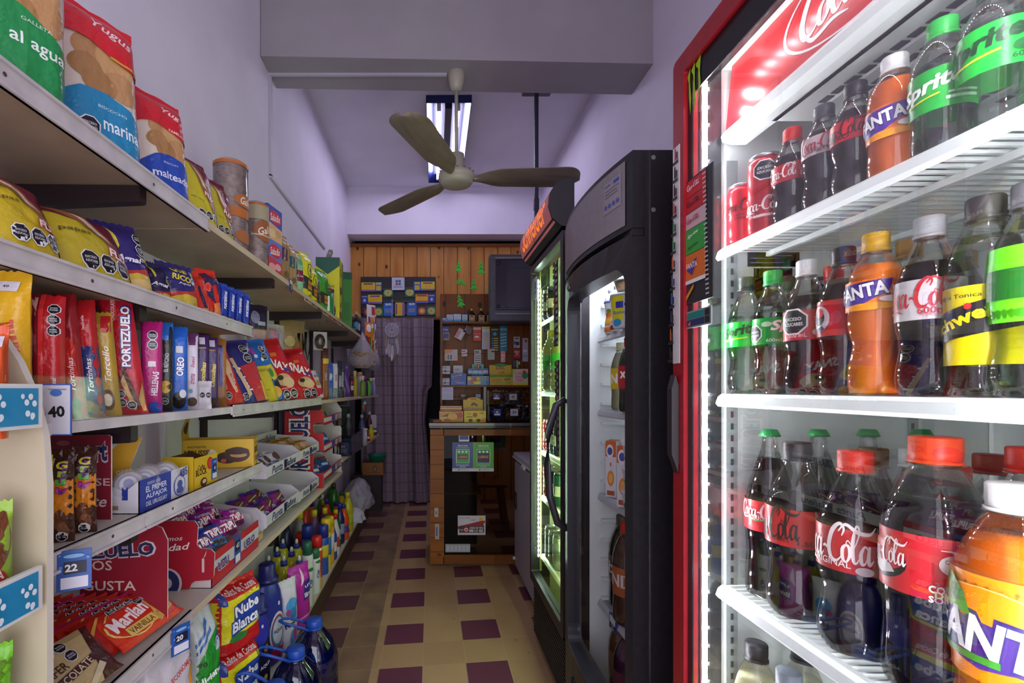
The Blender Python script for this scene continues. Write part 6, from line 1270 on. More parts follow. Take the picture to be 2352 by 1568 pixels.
mb = MB(); mb.box(0, .002, -.016, .016, 0, .058, mat('2a52a0', .4)); mb.art('r .1 .05 .9 .3 d8d8e0;r .2 .38 .8 .7 15182a;t 45 .5 .54 .4 .3 d8d8e0;e .5 .85 .3 .06 6a9ad0', .032, .058, lambda x, zz, o: (.0021 + o, x, zz))
mb.build('price_tag', BK, loc=(.0415, .045, .012))
MO = root('alfajor_box', 'large yellow alfajor box with picture of dark chocolate biscuits', 'alfajor box', (-.72, 1.63, Z4), math.radians(14))
mb = MB(); mb.box(-.112, .112, -.05, .05, 0, .004, mat('c9a41a', .5)); yb = mat('d0a81a', .45)
for a in ((-.112, .112, -.05, -.048), (-.112, .112, .048, .05), (-.112, -.11, -.05, .05), (.11, .112, -.05, .05)): mb.box(*a, 0, .098, yb)
mb.box(-.108, .108, -.047, .047, .05, .052, mat('3a2014', .6))
mb.art('T MOUSSE .2 .56 .34 .09 5a3a12 0;t ALFAJOR .2 .76 .26 .035 5a3a12;p d8d0c0 .34,.5 .48,.45 .46,.62 .40,.7;t PORTEZUELO .2 .16 .3 .05 3a2a5a;e .62 .38 .16 .2 3a1c12;e .76 .48 .18 .26 4a2618;e .78 .46 .12 .08 b08a5a;e .76 .60 .17 .12 3a1c12;e .57 .28 .04 .07 b04a3a', .224, .098, lambda x, zz, o: (x, -.0502 - o, zz))
mb.art('T MOUSSE .5 .6 .8 .24 5a3a12 0;t $37 .3 .3 .3 .18 5a3a12;r .5 .2 .9 .35 6a5a9a;t ALFAJOR .5 .84 .6 .1 5a3a12', .10, .098, lambda x, zz, o: (.1122 + o, x, zz))
mb.build('carton', MO)
mb = MB()
def ear(u, v):
    a = v * 1.5; return (-.112 - .012 * v + .02 * v * v, -.045 + .09 * u * (1 - .4 * v * v) + .018 * v * v, .098 + .075 * v + .006 * math.sin(6 * v))
mb.grid(ear, 6, 10, yb); mb.grid(lambda u, v: tuple(c + d for c, d in zip(ear(u, v), (-.0016, 0, 0))), 6, 10, yb)
mb.decal(poly_tris([(.5 + .34 * math.cos(i * .4189), .5 + .36 * math.sin(i * .4189)) for i in range(15)]), lambda x, y: tuple(c + d for c, d in zip(ear(x, y), (.0012, 0, 0))), '3a2014', .12)
mb.build('curled_flap', MO)
# ================================================================ fifth board: wafers, red displays, white trays
board('display_board', 'maroon display board with cream capital letters behind the red wafers', 285, 1.13, Z5 + .001, [(180, 1440), (384, 1430), (385, 1240), (372, 1212), (355, 1205), (190, 1215)], '8c1428', 'T UZUELO .42 .745 .86 .15 232858 4 d0c0c0;t MOS .2 .60 .36 .11 d8c0b0;t GUSTA .35 .40 .6 .11 d8c0b0')
board('display_board', 'red display board with stepped cut edge and white script', 425, 1.33, Z5 + .002, [(350, 1352), (436, 1352), (440, 1340), (448, 1334), (482, 1332), (491, 1322), (493, 1270), (485, 1261), (460, 1259), (452, 1250), (455, 1207), (447, 1196), (350, 1196)], 'a01428', 't icamos .28 .74 .42 .07 e0c8c8 4 i;t cidad .36 .62 .5 .11 f0dcdc 6 i;e .24 .10 .24 .22 c0b0b0;e .24 .10 .2 .19 232858;e .24 .1 .08 .08 c0b0b0;r .80 .26 .84 .46 d0b8b0;p d0b8b0 .82,.46 .86,.5 .88,.58 .84,.5', edge='d8d0d0')
TR = tray('display_tray', 'red-edged tray of blue and magenta alfajor packs', -.83, -.622, 1.345, 1.71, Z5, .095, .10, 'b8202c', 'c9b9b9', 'r 0 .35 1 .75 c8c4c8;p b01c28 0,.5 .2,.6 .35,.35 0,.3;r .42 .1 .56 1 2a52a0;r .44 .5 .54 .85 15182a;t 40 .49 .68 .07 .05 d8d8e0;r .44 .12 .54 .38 d8d8e0;T UZU .2 .5 .2 .07 2a3080 0 d8d0d8;T UELO .75 .5 .26 .07 2a3080 0 d8d0d8', hs=.06)
mb = MB(); mb.box(-.10, .10, -.18, .18, .05, .054, mat('c9b9b9', .6)); mb.box(-.10, .08, -.17, .17, .002, .05, mat('b9a9a0', .6)); mb.build('inner_floor', TR)
PK = {'blue': ('2440a0', 'T TRIPLE .5 .55 .8 .3 f4f0f4 8 b0202a;r 0 .0 1 .25 2a8ac8;e .6 .12 .3 .12 6a4a3a'), 'magenta': ('941c8a', 'T TRIPLE .5 .4 .8 .3 f4f0f4 8 b0202a;t Portezuelo .5 .7 .6 .14 c8c0e0;e .6 .12 .3 .1 5a2a4a')}
GT3 = {'blue': 'blue alfajor packs in the red-edged tray', 'magenta': 'magenta alfajor packs in the red-edged tray'}
lay = [('blue', -.655, 1.38, .09, 20), ('blue', -.66, 1.455, .095, 8), ('blue', -.73, 1.40, .10, 40), ('blue', -.73, 1.47, .105, -10), ('blue', -.79, 1.42, .12, 25),
       ('magenta', -.655, 1.54, .10, 10), ('magenta', -.66, 1.615, .11, 22), ('magenta', -.725, 1.535, .12, -20), ('magenta', -.74, 1.60, .125, 15), ('magenta', -.79, 1.50, .13, 10), ('magenta', -.79, 1.58, .14, -15), ('magenta', -.77, 1.66, .13, 30)]
wn_ = {'blue': ['front near', 'front far', 'middle near', 'middle far', 'rear'], 'magenta': ['front near', 'front far', 'middle near', 'middle far', 'rear near', 'rear middle', 'rear far']}
cnt = {'blue': 0, 'magenta': 0}
for c_, x, y, z, a in lay:
    mb = MB(); pouch(mb, .085, .07, .04, PK[c_][0], PK[c_][1], seed=int(y * 1000), p=3, q=4, nu=12, nv=12, seal=.008)
    o = mb.build('alfajor_pack', None, (x, y, Z5 + z - .012), (math.radians(-38), math.radians(a * .4), math.radians(62 + a * .5)))
    tag(o, wn_[c_][cnt[c_]] + ' ' + c_ + ' alfajor pack in the red-edged tray', 'alfajor pack', GT3[c_]); cnt[c_] += 1
# wafers
MW = 'r 0 0 1 1 d8381c;p d8b25a .62,.10 .95,.3 .95,.9 .70,.95 .55,.6;r .66 .3 .9 .36 c09048;r .66 .5 .9 .56 c09048;r .64 .7 .88 .74 c09048;e .34 .55 .33 .46 e8c86a;e .34 .55 .31 .43 d0301c;T Marilan .34 .64 .56 .17 f8eef0 6 d0301c;r .16 .16 .6 .40 e0c060;t VAINILLA .38 .28 .38 .07 7a3a1a;o .60 .86 .12 3 h;e .86 .5 .05 .09 e8a060'
GW = 'red vanilla wafer packs on the lower shelf'
def wafer(label, x, y, z, yaw, lean, w_, h_, art, base, grp, name='wafer_pack', cat='wafer pack', roll=0):
    SEED[0] += 1
    mb = MB(); pouch(mb, w_, h_, .014, base, art, seed=SEED[0], p=9, q=12, wr=.0012, nu=14, nv=8, seal=.002, zig=False)
    o = mb.build(name, None, (x, y, z), (-math.radians(lean), math.radians(roll), math.radians(yaw))); return tag(o, label, cat, grp)
wafer('front red vanilla wafer pack with white heart script', -.632, 1.09, Z5 + .012, 84, 56, .205, .098, MW, 'cc321a', GW)
for i in range(9):
    wafer(('second', 'third', 'fourth', 'fifth', 'sixth', 'seventh', 'eighth', 'ninth', 'tenth')[i] + ' red wafer pack from the front in the leaning row', -.655 - .023 * i, 1.04 - .011 * i, Z5 + .01 + .002 * i, 80 - 1.5 * i, 48 - 1.5 * i, .19, .098, 'o .50 .84 .13 3 h;p d8a040 .1,.6 .3,.9 .34,.9 .14,.55;r 0 .93 1 1 %s' % ('b0185a' if i in (1, 5, 8) else 'b0241a'), 'c82c1c' if i % 3 else 'b8241c', GW)
wafer('cream and brown chocolate wafer pack at near end of the lower shelf', -.628, .865, Z5 + .012, 82, 50, .17, .115, 'r 0 0 1 1 c8b07a;p 4a2018 .72,0 1,0 1,1 .9,1;o .42 .86 .14 2 h;o .6 .64 .14;t WAFER .30 .52 .40 .10 4a2418 6;p 4a2018 0,.16 .8,.36 .84,.50 0,.32;t CHOCOLATE .42 .33 .66 .085 e0d0b0 10;p d8c8a0 .5,.02 .8,.3 .84,.2 .6,0;r .1 .02 .5 .12 d8c090', 'bfa46c', None)
wafer('violet and green packet tucked behind the chocolate wafer pack', -.70, .83, Z5 + .02, 80, 45, .12, .10, 'r 0 .85 1 1 5a2a9a;r 0 .5 .3 .8 6cb82a', '4a3a9a', None, 'wafer_pack')
# price tags on rails
def ptag(label, x, y, z, yaw, num, w_=.047, h_=.066):
    mb = MB(); mb.box(-w_ / 2, w_ / 2, 0, .0022, 0, h_, mat('24509c', .4))
    mb.art('r .12 .06 .9 .34 d0d0dc;r .2 .42 .85 .72 14172a;T %s .42 .57 .36 .26 dcdce4 0;e .5 .86 .3 .05 7ab0d8;e .12 .6 .05 .04 5a8ac8;e .9 .8 .05 .04 5a8ac8;e .1 .9 .04 .03 5a8ac8' % num, w_, h_, lambda xx, zz, o: (xx, -o - .0001, zz))
    o = mb.build('price_tag', None, (x, y, z), (0, 0, math.radians(yaw))); return tag(o, label, 'price tag', 'blue price tags on the shelf rails')
ptag('blue twenty-two price tag on rail below the chocolate bars', -.584, .775, Z4 - .062, 28, '22'); ptag('blue twenty price tag on rail below the red wafers', -.588, 1.115, Z5 - .055, 62, '20')
# white trays: two double-decker displays
WT = 'white double-decker sweet displays'
def deck(label, y0, y1, zs, grp, hl=.045):
    r = root('display_stand', label, 'display stand', (-.74, (y0 + y1) / 2, Z5), 0, grp); hy = (y1 - y0) / 2; m = mat('c6c2c8', .55)
    mb = MB(); mb.box(-.12, -.117, -hy, hy, 0, zs[-1] + .115, m)
    mb.art('t Punta .3 .9 .36 .10 2a3a70 0 i;t Ballena .72 .9 .4 .10 2a3a70 0 i;e .5 .9 .04 .04 d8803a', 2 * hy, zs[-1] + .115, lambda x, zz, o: (-.1169 + o, x, zz)); mb.build('back_card', r)
    for i, z in enumerate(zs):
        mb = MB(); mb.box(-.117, .118, -hy, hy, z, z + .002, m); mb.box(.116, .118, -hy, hy, z, z + hl, m)
        for s in (-1, 1): mb.prism([(-.117, 0 if i == 0 else z), (.06, 0 if i == 0 else z), (.118, z), (.118, z + hl), (.08, z + hl + .03), (-.117, z + .09)], lambda p: (p[0], s * hy - .001, p[1]), lambda p: (p[0], s * hy + .001, p[1]), m)
        mb.art('t Punta .28 .5 .3 .07 2a3a70 0 i;t Ballena .7 .5 .34 .07 2a3a70 0 i;r .48 .1 .56 .9 1c2040', 2 * hy, hl, lambda x, zz, o, z=z: (.1182 + o, x, z + zz)); mb.build('deck', r)
    return r
deck('white two-level display with white packs above and purple packs below', 1.80, 2.24, (.04, .225), WT)
deck('white two-level display with gold packs above and empty lower level', 2.26, 2.64, (.03, .225), WT)
wt = tray('display_tray', 'empty white carton tray on beige base beside the magenta packs', -.84, -.632, 1.725, 1.79, Z5, .03, .16, 'b89a6a', 'cbc6ca', '', hs=.14)
def packs(label_fn, n, y0, y1, z, base, art, grp, name='sweet_pack', rows=2, w_=.085, h_=.075):
    k = 0
    for i in range(n):
        for j in range(rows):
            SEED[0] += 1; x = -.665 - .085 * j
            mb = MB(); pouch(mb, w_, h_, .03, base, art, seed=SEED[0], p=3, q=4, nu=10, nv=10, seal=.008)
            o = mb.build(name, None, (x, y0 + (y1 - y0) * (i + .5) / n + .012 * (j % 2), z + .006 + .012 * j), (math.radians(-52 + 6 * ((i + j) % 3)), 0, math.radians(60 + 12 * ((i * 2 + j) % 3)))); tag(o, label_fn(i, j), 'sweet pack', grp)
OD = ('first', 'second', 'third', 'fourth', 'fifth', 'sixth')
RW = ('front', 'rear')
packs(lambda i, j: OD[i] + ' magenta and brown pack in %s row of the white display' % RW[j], 3, 1.83, 2.17, Z5 + .045, '8a1c7a', 'p 3a2a8a 0,.8 1,.8 1,1 0,1;e .5 .45 .36 .3 6a3a34;p d8c8a0 .2,.3 .8,.6 .8,.66 .2,.36;T Soy .7 .2 .5 .2 d8d8e8 0 3a2a8a', 'magenta packs in the white display')
packs(lambda i, j: OD[i] + ' white pack in %s row of the upper white deck' % RW[j], 3, 1.83, 2.10, Z5 + .232, 'c0bcc8', 'e .6 .5 .3 .25 5a3a34;t Punta .4 .2 .5 .1 2a3a80;r .1 .8 .9 .9 3a4a90', 'white packs in the white display')
packs(lambda i, j: OD[i] + ' gold pack in %s row of the upper white deck' % RW[j], 4, 2.29, 2.60, Z5 + .232, 'a8781c', 'e .55 .45 .3 .26 c09a80;r .1 .75 .9 .85 6a4210', 'gold packs in the white display')
# red tower
RTW = root('display_tower', 'red three-level cardboard tower with big navy letters on its side', 'display stand', (-.735, 2.98, Z5), 0)
mb = MB(); sp = [(-.10, 0), (.125, 0), (.125, .07), (.118, .085), (.075, .085), (.065, .10), (.065, .20), (.075, .215), (.118, .215), (.125, .23), (.125, .30), (.118, .315), (.075, .315), (.065, .33), (.065, .36), (.075, .375), (.118, .375), (.125, .39), (.125, .43), (.09, .48), (-.10, .485)]
for s, c_ in ((-.27, 'a8141f'), (.27, 'c0b8b8')): mb.prism(sp, lambda p: (p[0], s - .002, p[1]), lambda p: (p[0], s + .002, p[1]), mat(c_, .5), mat('c9c0c0'))
mb.box(-.10, -.097, -.27, .27, 0, .485, mat('b8b0b0', .5))
mb.art('T PORTEZUELO .38 .5 2.0 .46 1c2460 90 d8d0d0', .225, .485, lambda x, zz, o: (.0125 + x, -.2722 - o, zz))
mb.build('tower_body', RTW)
for i, z in enumerate((.04, .20, .36)):
    mb = MB(); mb.box(-.097, .125, -.268, .268, z, z + .002, mat('c0b8b8', .5)); mb.box(.123, .125, -.268, .268, z, z + .05, mat('b8202c', .5))
    mb.prism([(.06, z), (.125, z), (.125, z + .075), (.06, z + .085)], lambda p: (p[0], .262, p[1]), lambda p: (p[0], .268, p[1]), mat('c9c0c0'))
    mb.art('r 0 .3 .4 .8 c8c4c8;r .42 .1 .56 1 2a52a0;r .6 .2 .98 .9 c8bcbc;T UELO .78 .5 .2 .06 2a3080 0', .536, .05, lambda x, zz, o, z=z: (.1252 + o, x, z + zz)); mb.build('deck', RTW)
cc3 = [('yellow', 'b8c01c', 'e .5 .5 .2 .2 4a5aa0'), ('blue', '2a6ab0', 'r .2 .4 .8 .6 c8d0e0'), ('blue', '2a5a9a', 'r .2 .4 .8 .6 c8d0e0')]
for lv in range(3):
    for i in range(4):
        nm_, c_, a_ = cc3[2 - lv] if 2 - lv == 0 or i % 2 == 0 else ('red', 'a81c24', 'r .2 .4 .8 .6 d8c0c0')
        mb = MB(); pouch(mb, .10, .085, .035, c_, a_, seed=lv * 7 + i, p=3, q=4, nu=8, nv=8)
        o = mb.build('sweet_pack', None, (-.665 - .02 * (i % 2), 2.77 + .125 * i, Z5 + (.04, .20, .36)[lv] + .005), (math.radians(-35), 0, math.radians(60 + 15 * (i % 2))))
        tag(o, OD[i] + ' pack, ' + nm_ + ', on ' + ('lowest', 'middle', 'highest')[lv] + ' level of the red tower', 'sweet pack', 'packs in the red tower')
# far lower board: clear box, bags and odds
ZL = .785
r = root('clear_box', 'clear plastic box of toothbrushes and trinkets on far lower shelf', 'storage box', (-.665, 3.80, ZL), 0)
mb = MB(); m = clear('e8e8f4', .9, .4, .05, 'box_plastic')
for a in ((-.09, .09, -.33, -.327, 0, .15), (-.09, .09, .327, .33, 0, .15), (-.09, -.087, -.33, .33, 0, .15), (.087, .09, -.33, .33, 0, .15)): mb.box(*a, m)
mb.box(-.09, .09, -.33, .33, 0, .004, mat('4a4a54')); mb.box(.084, .092, .29, .335, 0, .16, mat('b8b4c0', .4)); mb.box(-.09, .09, -.33, .33, .150, .153, m); mb.build('box_shell', r)
for i in range(9):
    c = ('2a2a34', '3a5a9a', '6a7a80', '5a8a7a', '4a7a3a', '7a5a3a', '5a4a8a', '3a3a7a', '8a8a94')[i]
    mb = MB(); mb.box(-.06, .05, -.02, .015, .0, .10 - .01 * (i % 3), mat(c, .35), .004); mb.art('r .2 .2 .8 .5 889;r .3 .6 .7 .8 aab', .11, .09, lambda x, zz, o: (x, -.0202 - o, zz))
    o = mb.build('boxed_trinket', None, (-.655, 3.51 + i * .066, ZL + .006), (0, 0, .3)); tag(o, OD[i % 6] .replace('first', 'near').replace('second', 'next') + (' blistered trinket in front half of the clear box' if i < 6 else ' dark blistered trinket in rear half of the clear box'), 'trinket', 'trinkets in the clear box')
it('bag', 'garbage_bag_pack', 'black and white pack of bags left of the clear box', 'bag pack', 762, 782, 1000, ZL, 'r .1 .2 .3 .7 888;r .4 .1 .6 .5 777;e .6 .8 .3 .1 666', '141318', X=-.672, yaw=50, d=.05, stand=.6)
FO = [('dark_bottle', 'dark red sauce bottle on the far lower shelf', 848, 945, '4a1a1c', -.62), ('white_tub', 'white lidded tub on the far lower shelf', 832, 985, 'b8b2bc', -.60), ('yellow_bottle', 'small yellow bottle on the far lower shelf', 852, 975, 'c8b01c', -.585), ('grey_flask', 'grey clear flask behind the clear box', 800, 950, '5a5a60', -.72), ('blue_pot', 'blue pot on far lower shelf beside the dark bottle', 831, 952, '4a5a8a', -.66)]
for nm_, lb, px, yt, c_, X in FO:
    y = yof(px, X); h = max(.06, EYE - (yt - CY) * y / F - ZL); rr_ = .028 if 'tub' not in nm_ else .045
    lathe_item(nm_, lb, 'bottle' if 'tub' not in nm_ else 'tub', (X, min(y, 5.1), ZL), [(rr_ * .85, 0), (rr_, .01), (rr_, h * .6), (rr_ * .5, h * .8), (rr_ * .45, h * .9)] if 'tub' not in nm_ else [(rr_, 0), (rr_, h)], c_, [('cap', [(rr_ * .55, h * .88), (rr_ * .55, h), (0, h)], 'c0b8b8') if 'tub' not in nm_ else ('lid', [(rr_ * 1.08, h - .012), (rr_ * 1.08, h + .004), (0, h + .006)], 'c9c4cc')], seg=16, group='odds on the far lower shelf')
r = root('plastic_scoop', 'cream plastic scoop hanging over end of the far lower shelf', 'scoop', (-.60, 5.05, ZL + .02))
mb = MB(); mb.box(-.06, .03, -.02, .02, .05, .20, mat('b8b0b8', .4), .018); mb.build('pan', r); mb = MB(); mb.tube([(0, 0, .06), (.035, 0, .03), (.03, 0, 0), (-.02, 0, .0), (-.05, 0, .05)], .008, mat('8a7a4a', .4)); mb.build('handle', r)
for i, (c_, lb) in enumerate((('b82a2a', 'red and white sweet bag at far end of lower shelf'), ('c8c4cc', 'white and green bag at far end of lower shelf'), ('3a6a4a', 'green packet at far end of lower shelf'))):
    it('bag', 'sweet_bag', lb, 'sweet bag', 838 + i * 8, 850 + i * 8, 1000 - i * 8, ZL, 'r .2 .5 .8 .8 d8d0d0;e .5 .25 .3 .15 a82a2a', c_, X=-.592, yaw=50, d=.03, nu=8, nv=8, grp='sweet bags at the far end of the lower shelf')
mb = MB(); mb.box(-.05, .05, -.08, .08, 0, .33, mat('1c3a24', .5)); mb.art('r .2 .5 .5 .7 8a8a80', .1, .33, lambda x, zz, o: (x, -.0801 - o, zz)); o = mb.build('green_carton', None, (-.80, 4.35, ZL)); tag(o, 'tall dark green carton at the back of far lower shelf', 'carton')
mb = MB(); mb.box(-.05, .05, -.12, .12, 0, .20, mat('5a4026', .6)); o = mb.build('brown_carton', None, (-.85, 3.7, ZL)); tag(o, 'brown carton behind the clear box on far lower shelf', 'carton')
mb = MB(); pouch(mb, .035, .11, .012, '3a6a5a', 'r .1 .2 .9 .5 b83a3a;r .2 .6 .8 .8 c8c8c8', nu=6, nv=8, seed=4); o = mb.build('hanging_packet', None, (-.585, 4.15, Z3 - .145), (0, .15, .8)); tag(o, 'small packet hanging from edge of the far third shelf', 'packet')
# ================================================================ bottom shelf: paper, cleaners
GP = 'paper roll packs on the bottom shelf'
def paperpack(label, xl, xr, yt, zb, art, base='c9c6cc', h=None, X=-.68, yaw=66, d=.11, **k): return it('bag', 'paper_roll_pack', label, 'paper roll pack', xl, xr, yt, zb, art, base, X=X, yaw=yaw, d=d, h=h, p=7, q=9, stand=.9, grp=GP, wr=.006, lim=.015, **k)
NB = 'p c01c20 0,.98 1,.98 1,.80 0,.80;p d8d01c 0,.80 1,.84 1,.3 0,.16;r 0 0 1 .16 c01c20;t 3_Rollos_de_Cocina .45 .89 .8 .07 f0e8e8;p 24429c .2,.24 .88,.34 .96,.78 .3,.72;T Nube .56 .62 .56 .19 f0f0f6 6 24429c;T Blanca .52 .40 .62 .19 f0f0f6 6 24429c;e .36 .2 .2 .06 2f7a3a;r .04 .74 .14 .92 3a4a9a'
paperpack('white, red and yellow kitchen roll pack on top of a pair', 478, 582, 1330, .415, NB, 'c01c20', lean=0)
paperpack('kitchen roll pack with handwritten price under the other one', 478, 582, 1500, Z0, NB + ';t 195 .9 .8 .18 .16 2a2a3a 6', 'c01c20', h=.245)
paperpack('green toilet roll pack with white script', 418, 482, 1400, Z0, 'p 1f8a2c 0,0 1,0 1,.94 .5,.86 0,.72;p 3a6aa8 0,.78 .6,.90 .6,.92 0,.80;p 3a6aa8 0,.82 .6,.94 .6,.96 0,.84;e .82 .84 .16 .04 5a4a8a;e .74 .82 .12 .04 a8c0c8;T Higienol .52 .66 .94 .26 f0f4f0 16 1f8a2c;t Plus .7 .54 .5 .1 c8c82a 14;t 70 .2 .74 .22 .14 222', 'b8c0bc', X=-.655)
paperpack('white economy roll pack with red lettering in bottom left', 288, 424, 1470, Z0, 't ECONOMICO .72 .86 .5 .08 b83a3a 24;e .92 .8 .1 .06 d8902a;e .6 .6 .3 .1 b0a8b0', 'bdb8be', X=-.665)
def flatbottle(label, px, X, h, w_, d_, col, capc, art, grp, capw=.3, name='softener_bottle', yaw=62, z=Z0):
    y = yof(px, X); r = root(name, label, 'bottle', (X, y, z), math.radians(yaw), grp)
    pr = [(.86, 0), (.97, .02), (1, .08), (1, .42), (.97, .58), (.84, .70), (.62, .79), (.44, .83)]
    mb = MB(); pp = [(a * w_ / 2, b * h) for a, b in pr]; mb.lathe(pp, mat(col, .3), 28, sy=d_ / w_)
    def f(x, zz, o):
        rr_ = prof_r(pp, zz); xx = max(-.98 * rr_, min(.98 * rr_, x)); return (xx, -(d_ / w_) * math.sqrt(max(1e-9, rr_ * rr_ - xx * xx)) - o - .0005, zz)
    mb.art(art, w_ * .86, h, f, .012, r=.3); mb.build('bottle_body', r)
    cw = w_ * capw / 2; mb = MB(); mb.lathe([(cw * 1.35, h * .82), (cw * 1.35, h * .865), (cw, h * .87), (cw * .96, h * .99), (cw * .85, h), (0, h)], mat(capc, .35), 24); mb.build('cap', r)
    return r
GS = 'blue softener bottles on the bottom shelf'
flatbottle('large blue softener bottle with round white label', 613, -.665, .405, .155, .085, '2a3488', '1c2060', 'e .66 .32 .34 .20 c8d0dc;e .66 .32 .30 .17 b02a4a;e .66 .32 .27 .15 3a8ab0;e .66 .33 .23 .13 d0d4de;T AQUA .66 .33 .4 .13 20285a 0;p a8203a .36,.16 .96,.16 .9,.05 .42,.05;e .7 .6 .05 .02 d0d0d8', GS, .44)
flatbottle('smaller violet-blue softener bottle with dark label', 593, -.635, .355, .10, .06, '2c2f9a', '20246a', 'p 1c1a34 .2,.05 .95,.05 .95,.42 .8,.56 .5,.5 .2,.36;T AQUA .6 .28 .6 .18 d8d8e4 10;e .6 .16 .1 .03 c8b01c;r .1 .06 .9 .12 5a5a64;e .62 .46 .14 .04 8a6a3a;r .4 .68 .5 .71 d8d8d8', GS, .5)
GRF = 'refill pouches on the bottom shelf'
it('bag', 'refill_pouch', 'white refill pouch with blue swirl and dark lettering', 'refill pouch', 634, 678, 1330, Z0, 'e .5 .64 .3 .12 4a9ad0;e .56 .52 .2 .1 3a7ac0;e .3 .56 .1 .05 b04a8a;T Novex .55 .40 .8 .2 23284a 16;e .6 .18 .2 .12 4a8ac8;e .66 .22 .12 .1 a03a9a', 'cbc8d0', X=-.625, yaw=58, d=.08, stand=.8, grp=GRF)
it('bag', 'refill_pouch', 'magenta and navy refill pouch behind the white pouch', 'refill pouch', 626, 672, 1310, Z0, 'p 2a2a70 0,.3 1,.6 1,.72 0,.5;t AGIT .5 .54 .6 .14 e0d8e8 20;e .7 .84 .1 .05 c8b02a', 'a03a88', X=-.75, yaw=58, d=.05, stand=.8, grp=GRF)
it('bag', 'refill_pouch', 'glossy magenta refill pouch beside the white pouch', 'refill pouch', 660, 707, 1296, Z0, 'p 2c3080 .45,.45 .98,.50 .98,.8 .5,.75;T ling .74 .54 .5 .2 e8e4ee 8 2c3080;T LITE .74 .68 .44 .1 e8e4ee 8;p e0c0d8 .3,.7 .5,.8 .52,.95 .4,.9;p d080c0 .1,.14 .9,.2 .9,.24 .1,.18', 'b0249a', X=-.625, yaw=58, d=.09, stand=.8, grp=GRF)
GD = 'yellow washing-up liquid bottles'
WU = []
for y, xs in ((2.34, (-.80, -.725, -.648)), (2.47, (-.80, -.725)), (2.60, (-.81, -.735))):
    for j, x in enumerate(xs):
        lb = ('front', 'second', 'third')[(2.34, 2.47, 2.60).index(y)] + ' row yellow washing-up liquid bottle, ' + (('by the wall', 'in the middle', 'by the aisle')[j] if len(xs) == 3 else ('by the wall', 'away from the wall')[j])
        WU.append((x, y, .038))
        lathe_item('washing_up_bottle', lb, 'bottle', (x, y, Z0), [(.030, 0), (.037, .01), (.0375, .05), (.034, .12), (.0375, .17), (.036, .20), (.024, .235), (.012, .245)], mat('b3aa1c', .12), [('cap', [(.017, .238), (.017, .262), (.012, .266)], '20308a'), ('nozzle', [(.008, .264), (.008, .28), (.005, .29), (0, .291)], 'd0d0d4'), ('label', [(.0365, .09), (.0348, .12), (.0378, .165)], 'b8b4b4')], rot=30, group=GD, seg=20)
def lb_add(o, spec, w_, z0, z1, r_): pass
PLACED = WU
def bot(name, label, cat, px, X, yt, r_, col, cap, prof='cyl', band=None, grp=None, capf=.22, cw=.7, y=None, art=None):
    y = y or yof(px, X)
    while any(math.hypot(X - a, y - b) < r_ + c + .002 for a, b, c in PLACED): y += .008
    PLACED.append((X, y, r_)); h = max(.12, EYE - (yt - CY) * y / F - Z0)
    if prof == 'cyl': p_ = [(r_ * .95, 0), (r_, .006), (r_, h * (1 - capf - .04)), (r_ * .9, h * (1 - capf))]
    else: p_ = [(r_ * .85, 0), (r_, .012), (r_, h * .25), (r_ * .86, h * .38), (r_ * .98, h * .5), (r_ * .96, h * .62), (r_ * .6, h * .76), (r_ * cw * .8, h * (1 - capf))]
    parts = [('cap', [(r_ * cw, h * (1 - capf)), (r_ * cw, h * .98), (r_ * cw * .85, h), (0, h)], cap)]
    if band: parts.append(('label', [(prof_r(p_, h * (band[0] + (band[1] - band[0]) * i / 4)) + .0007, h * (band[0] + (band[1] - band[0]) * i / 4)) for i in range(5)], band[2]))
    return lathe_item(name, label, cat, (X, y, Z0), p_, mat(col, .3), parts, rot=55, seg=20, group=grp, art=art)
GC2 = 'cleaning products on the bottom shelf'
bot('cream_cleaner', 'white cream cleaner bottle with dark green cap, near one', 'bottle', 706, -.632, 1243, .030, 'c4c8c4', '1f5a40', 'cyl', None, GC2, .2, .8, art=('e .5 .8 .2 .04 2f7a4a;T CIF .5 .5 .5 .2 3a4a90 80', 0, .24, .09))
bot('cream_cleaner', 'white cream cleaner bottle with green cap, far one', 'bottle', 723, -.632, 1260, .030, 'c8ccc8', '226a48', 'cyl', None, GC2, .2, .8, art=('e .5 .8 .2 .04 2f7a4a;T CIF .5 .5 .5 .2 3a4a90 80', 0, .22, .09))
bot('trigger_bottle', 'white bottle with big red trigger head', 'bottle', 693, -.755, 1222, .034, 'c9c4c4', 'b81c1c', 'cyl', None, GC2, .26, 1.05)
bot('spray_can', 'insect spray can with red cap and orange label', 'spray can', 725, -.638, 1230, .030, 'd8a81c', 'c01c1c', 'cyl', None, GC2, .22, .98, art=('r 0 .25 1 .85 c0421c;T MATA .5 .5 .7 .25 5a1414 80;r 0 .85 1 1 d8d0c8;t GRATIS .5 .92 .5 .08 a82a2a', 0, .25, .09))
bot('spray_can', 'blue-capped spray can behind the red-capped one', 'spray can', 706, -.70, 1204, .032, '2a3a90', '1c2a7a', 'cyl', (.3, .6, 'c8c8d4'), GC2, .22, .98)
bot('spray_can', 'royal blue spray can with yellow streak', 'spray can', 735, -.648, 1205, .032, '2a50a8', '203088', 'cyl', (.35, .6, 'c8b82a'), GC2, .24, 1.0, y=2.86)
bot('spray_can', 'yellow-capped spray can with blue and white shield label', 'spray can', 747, -.645, 1190, .032, 'c8b82a', 'd0b81c', 'cyl', (.3, .65, '3a6ab0'), GC2, .26, .98)
bot('spray_can', 'yellow and orange spray can next to green cleaner', 'spray can', 757, -.645, 1185, .030, 'd0982a', 'c9b41c', 'cyl', (.3, .65, 'c8c8c8'), GC2, .2, .9)
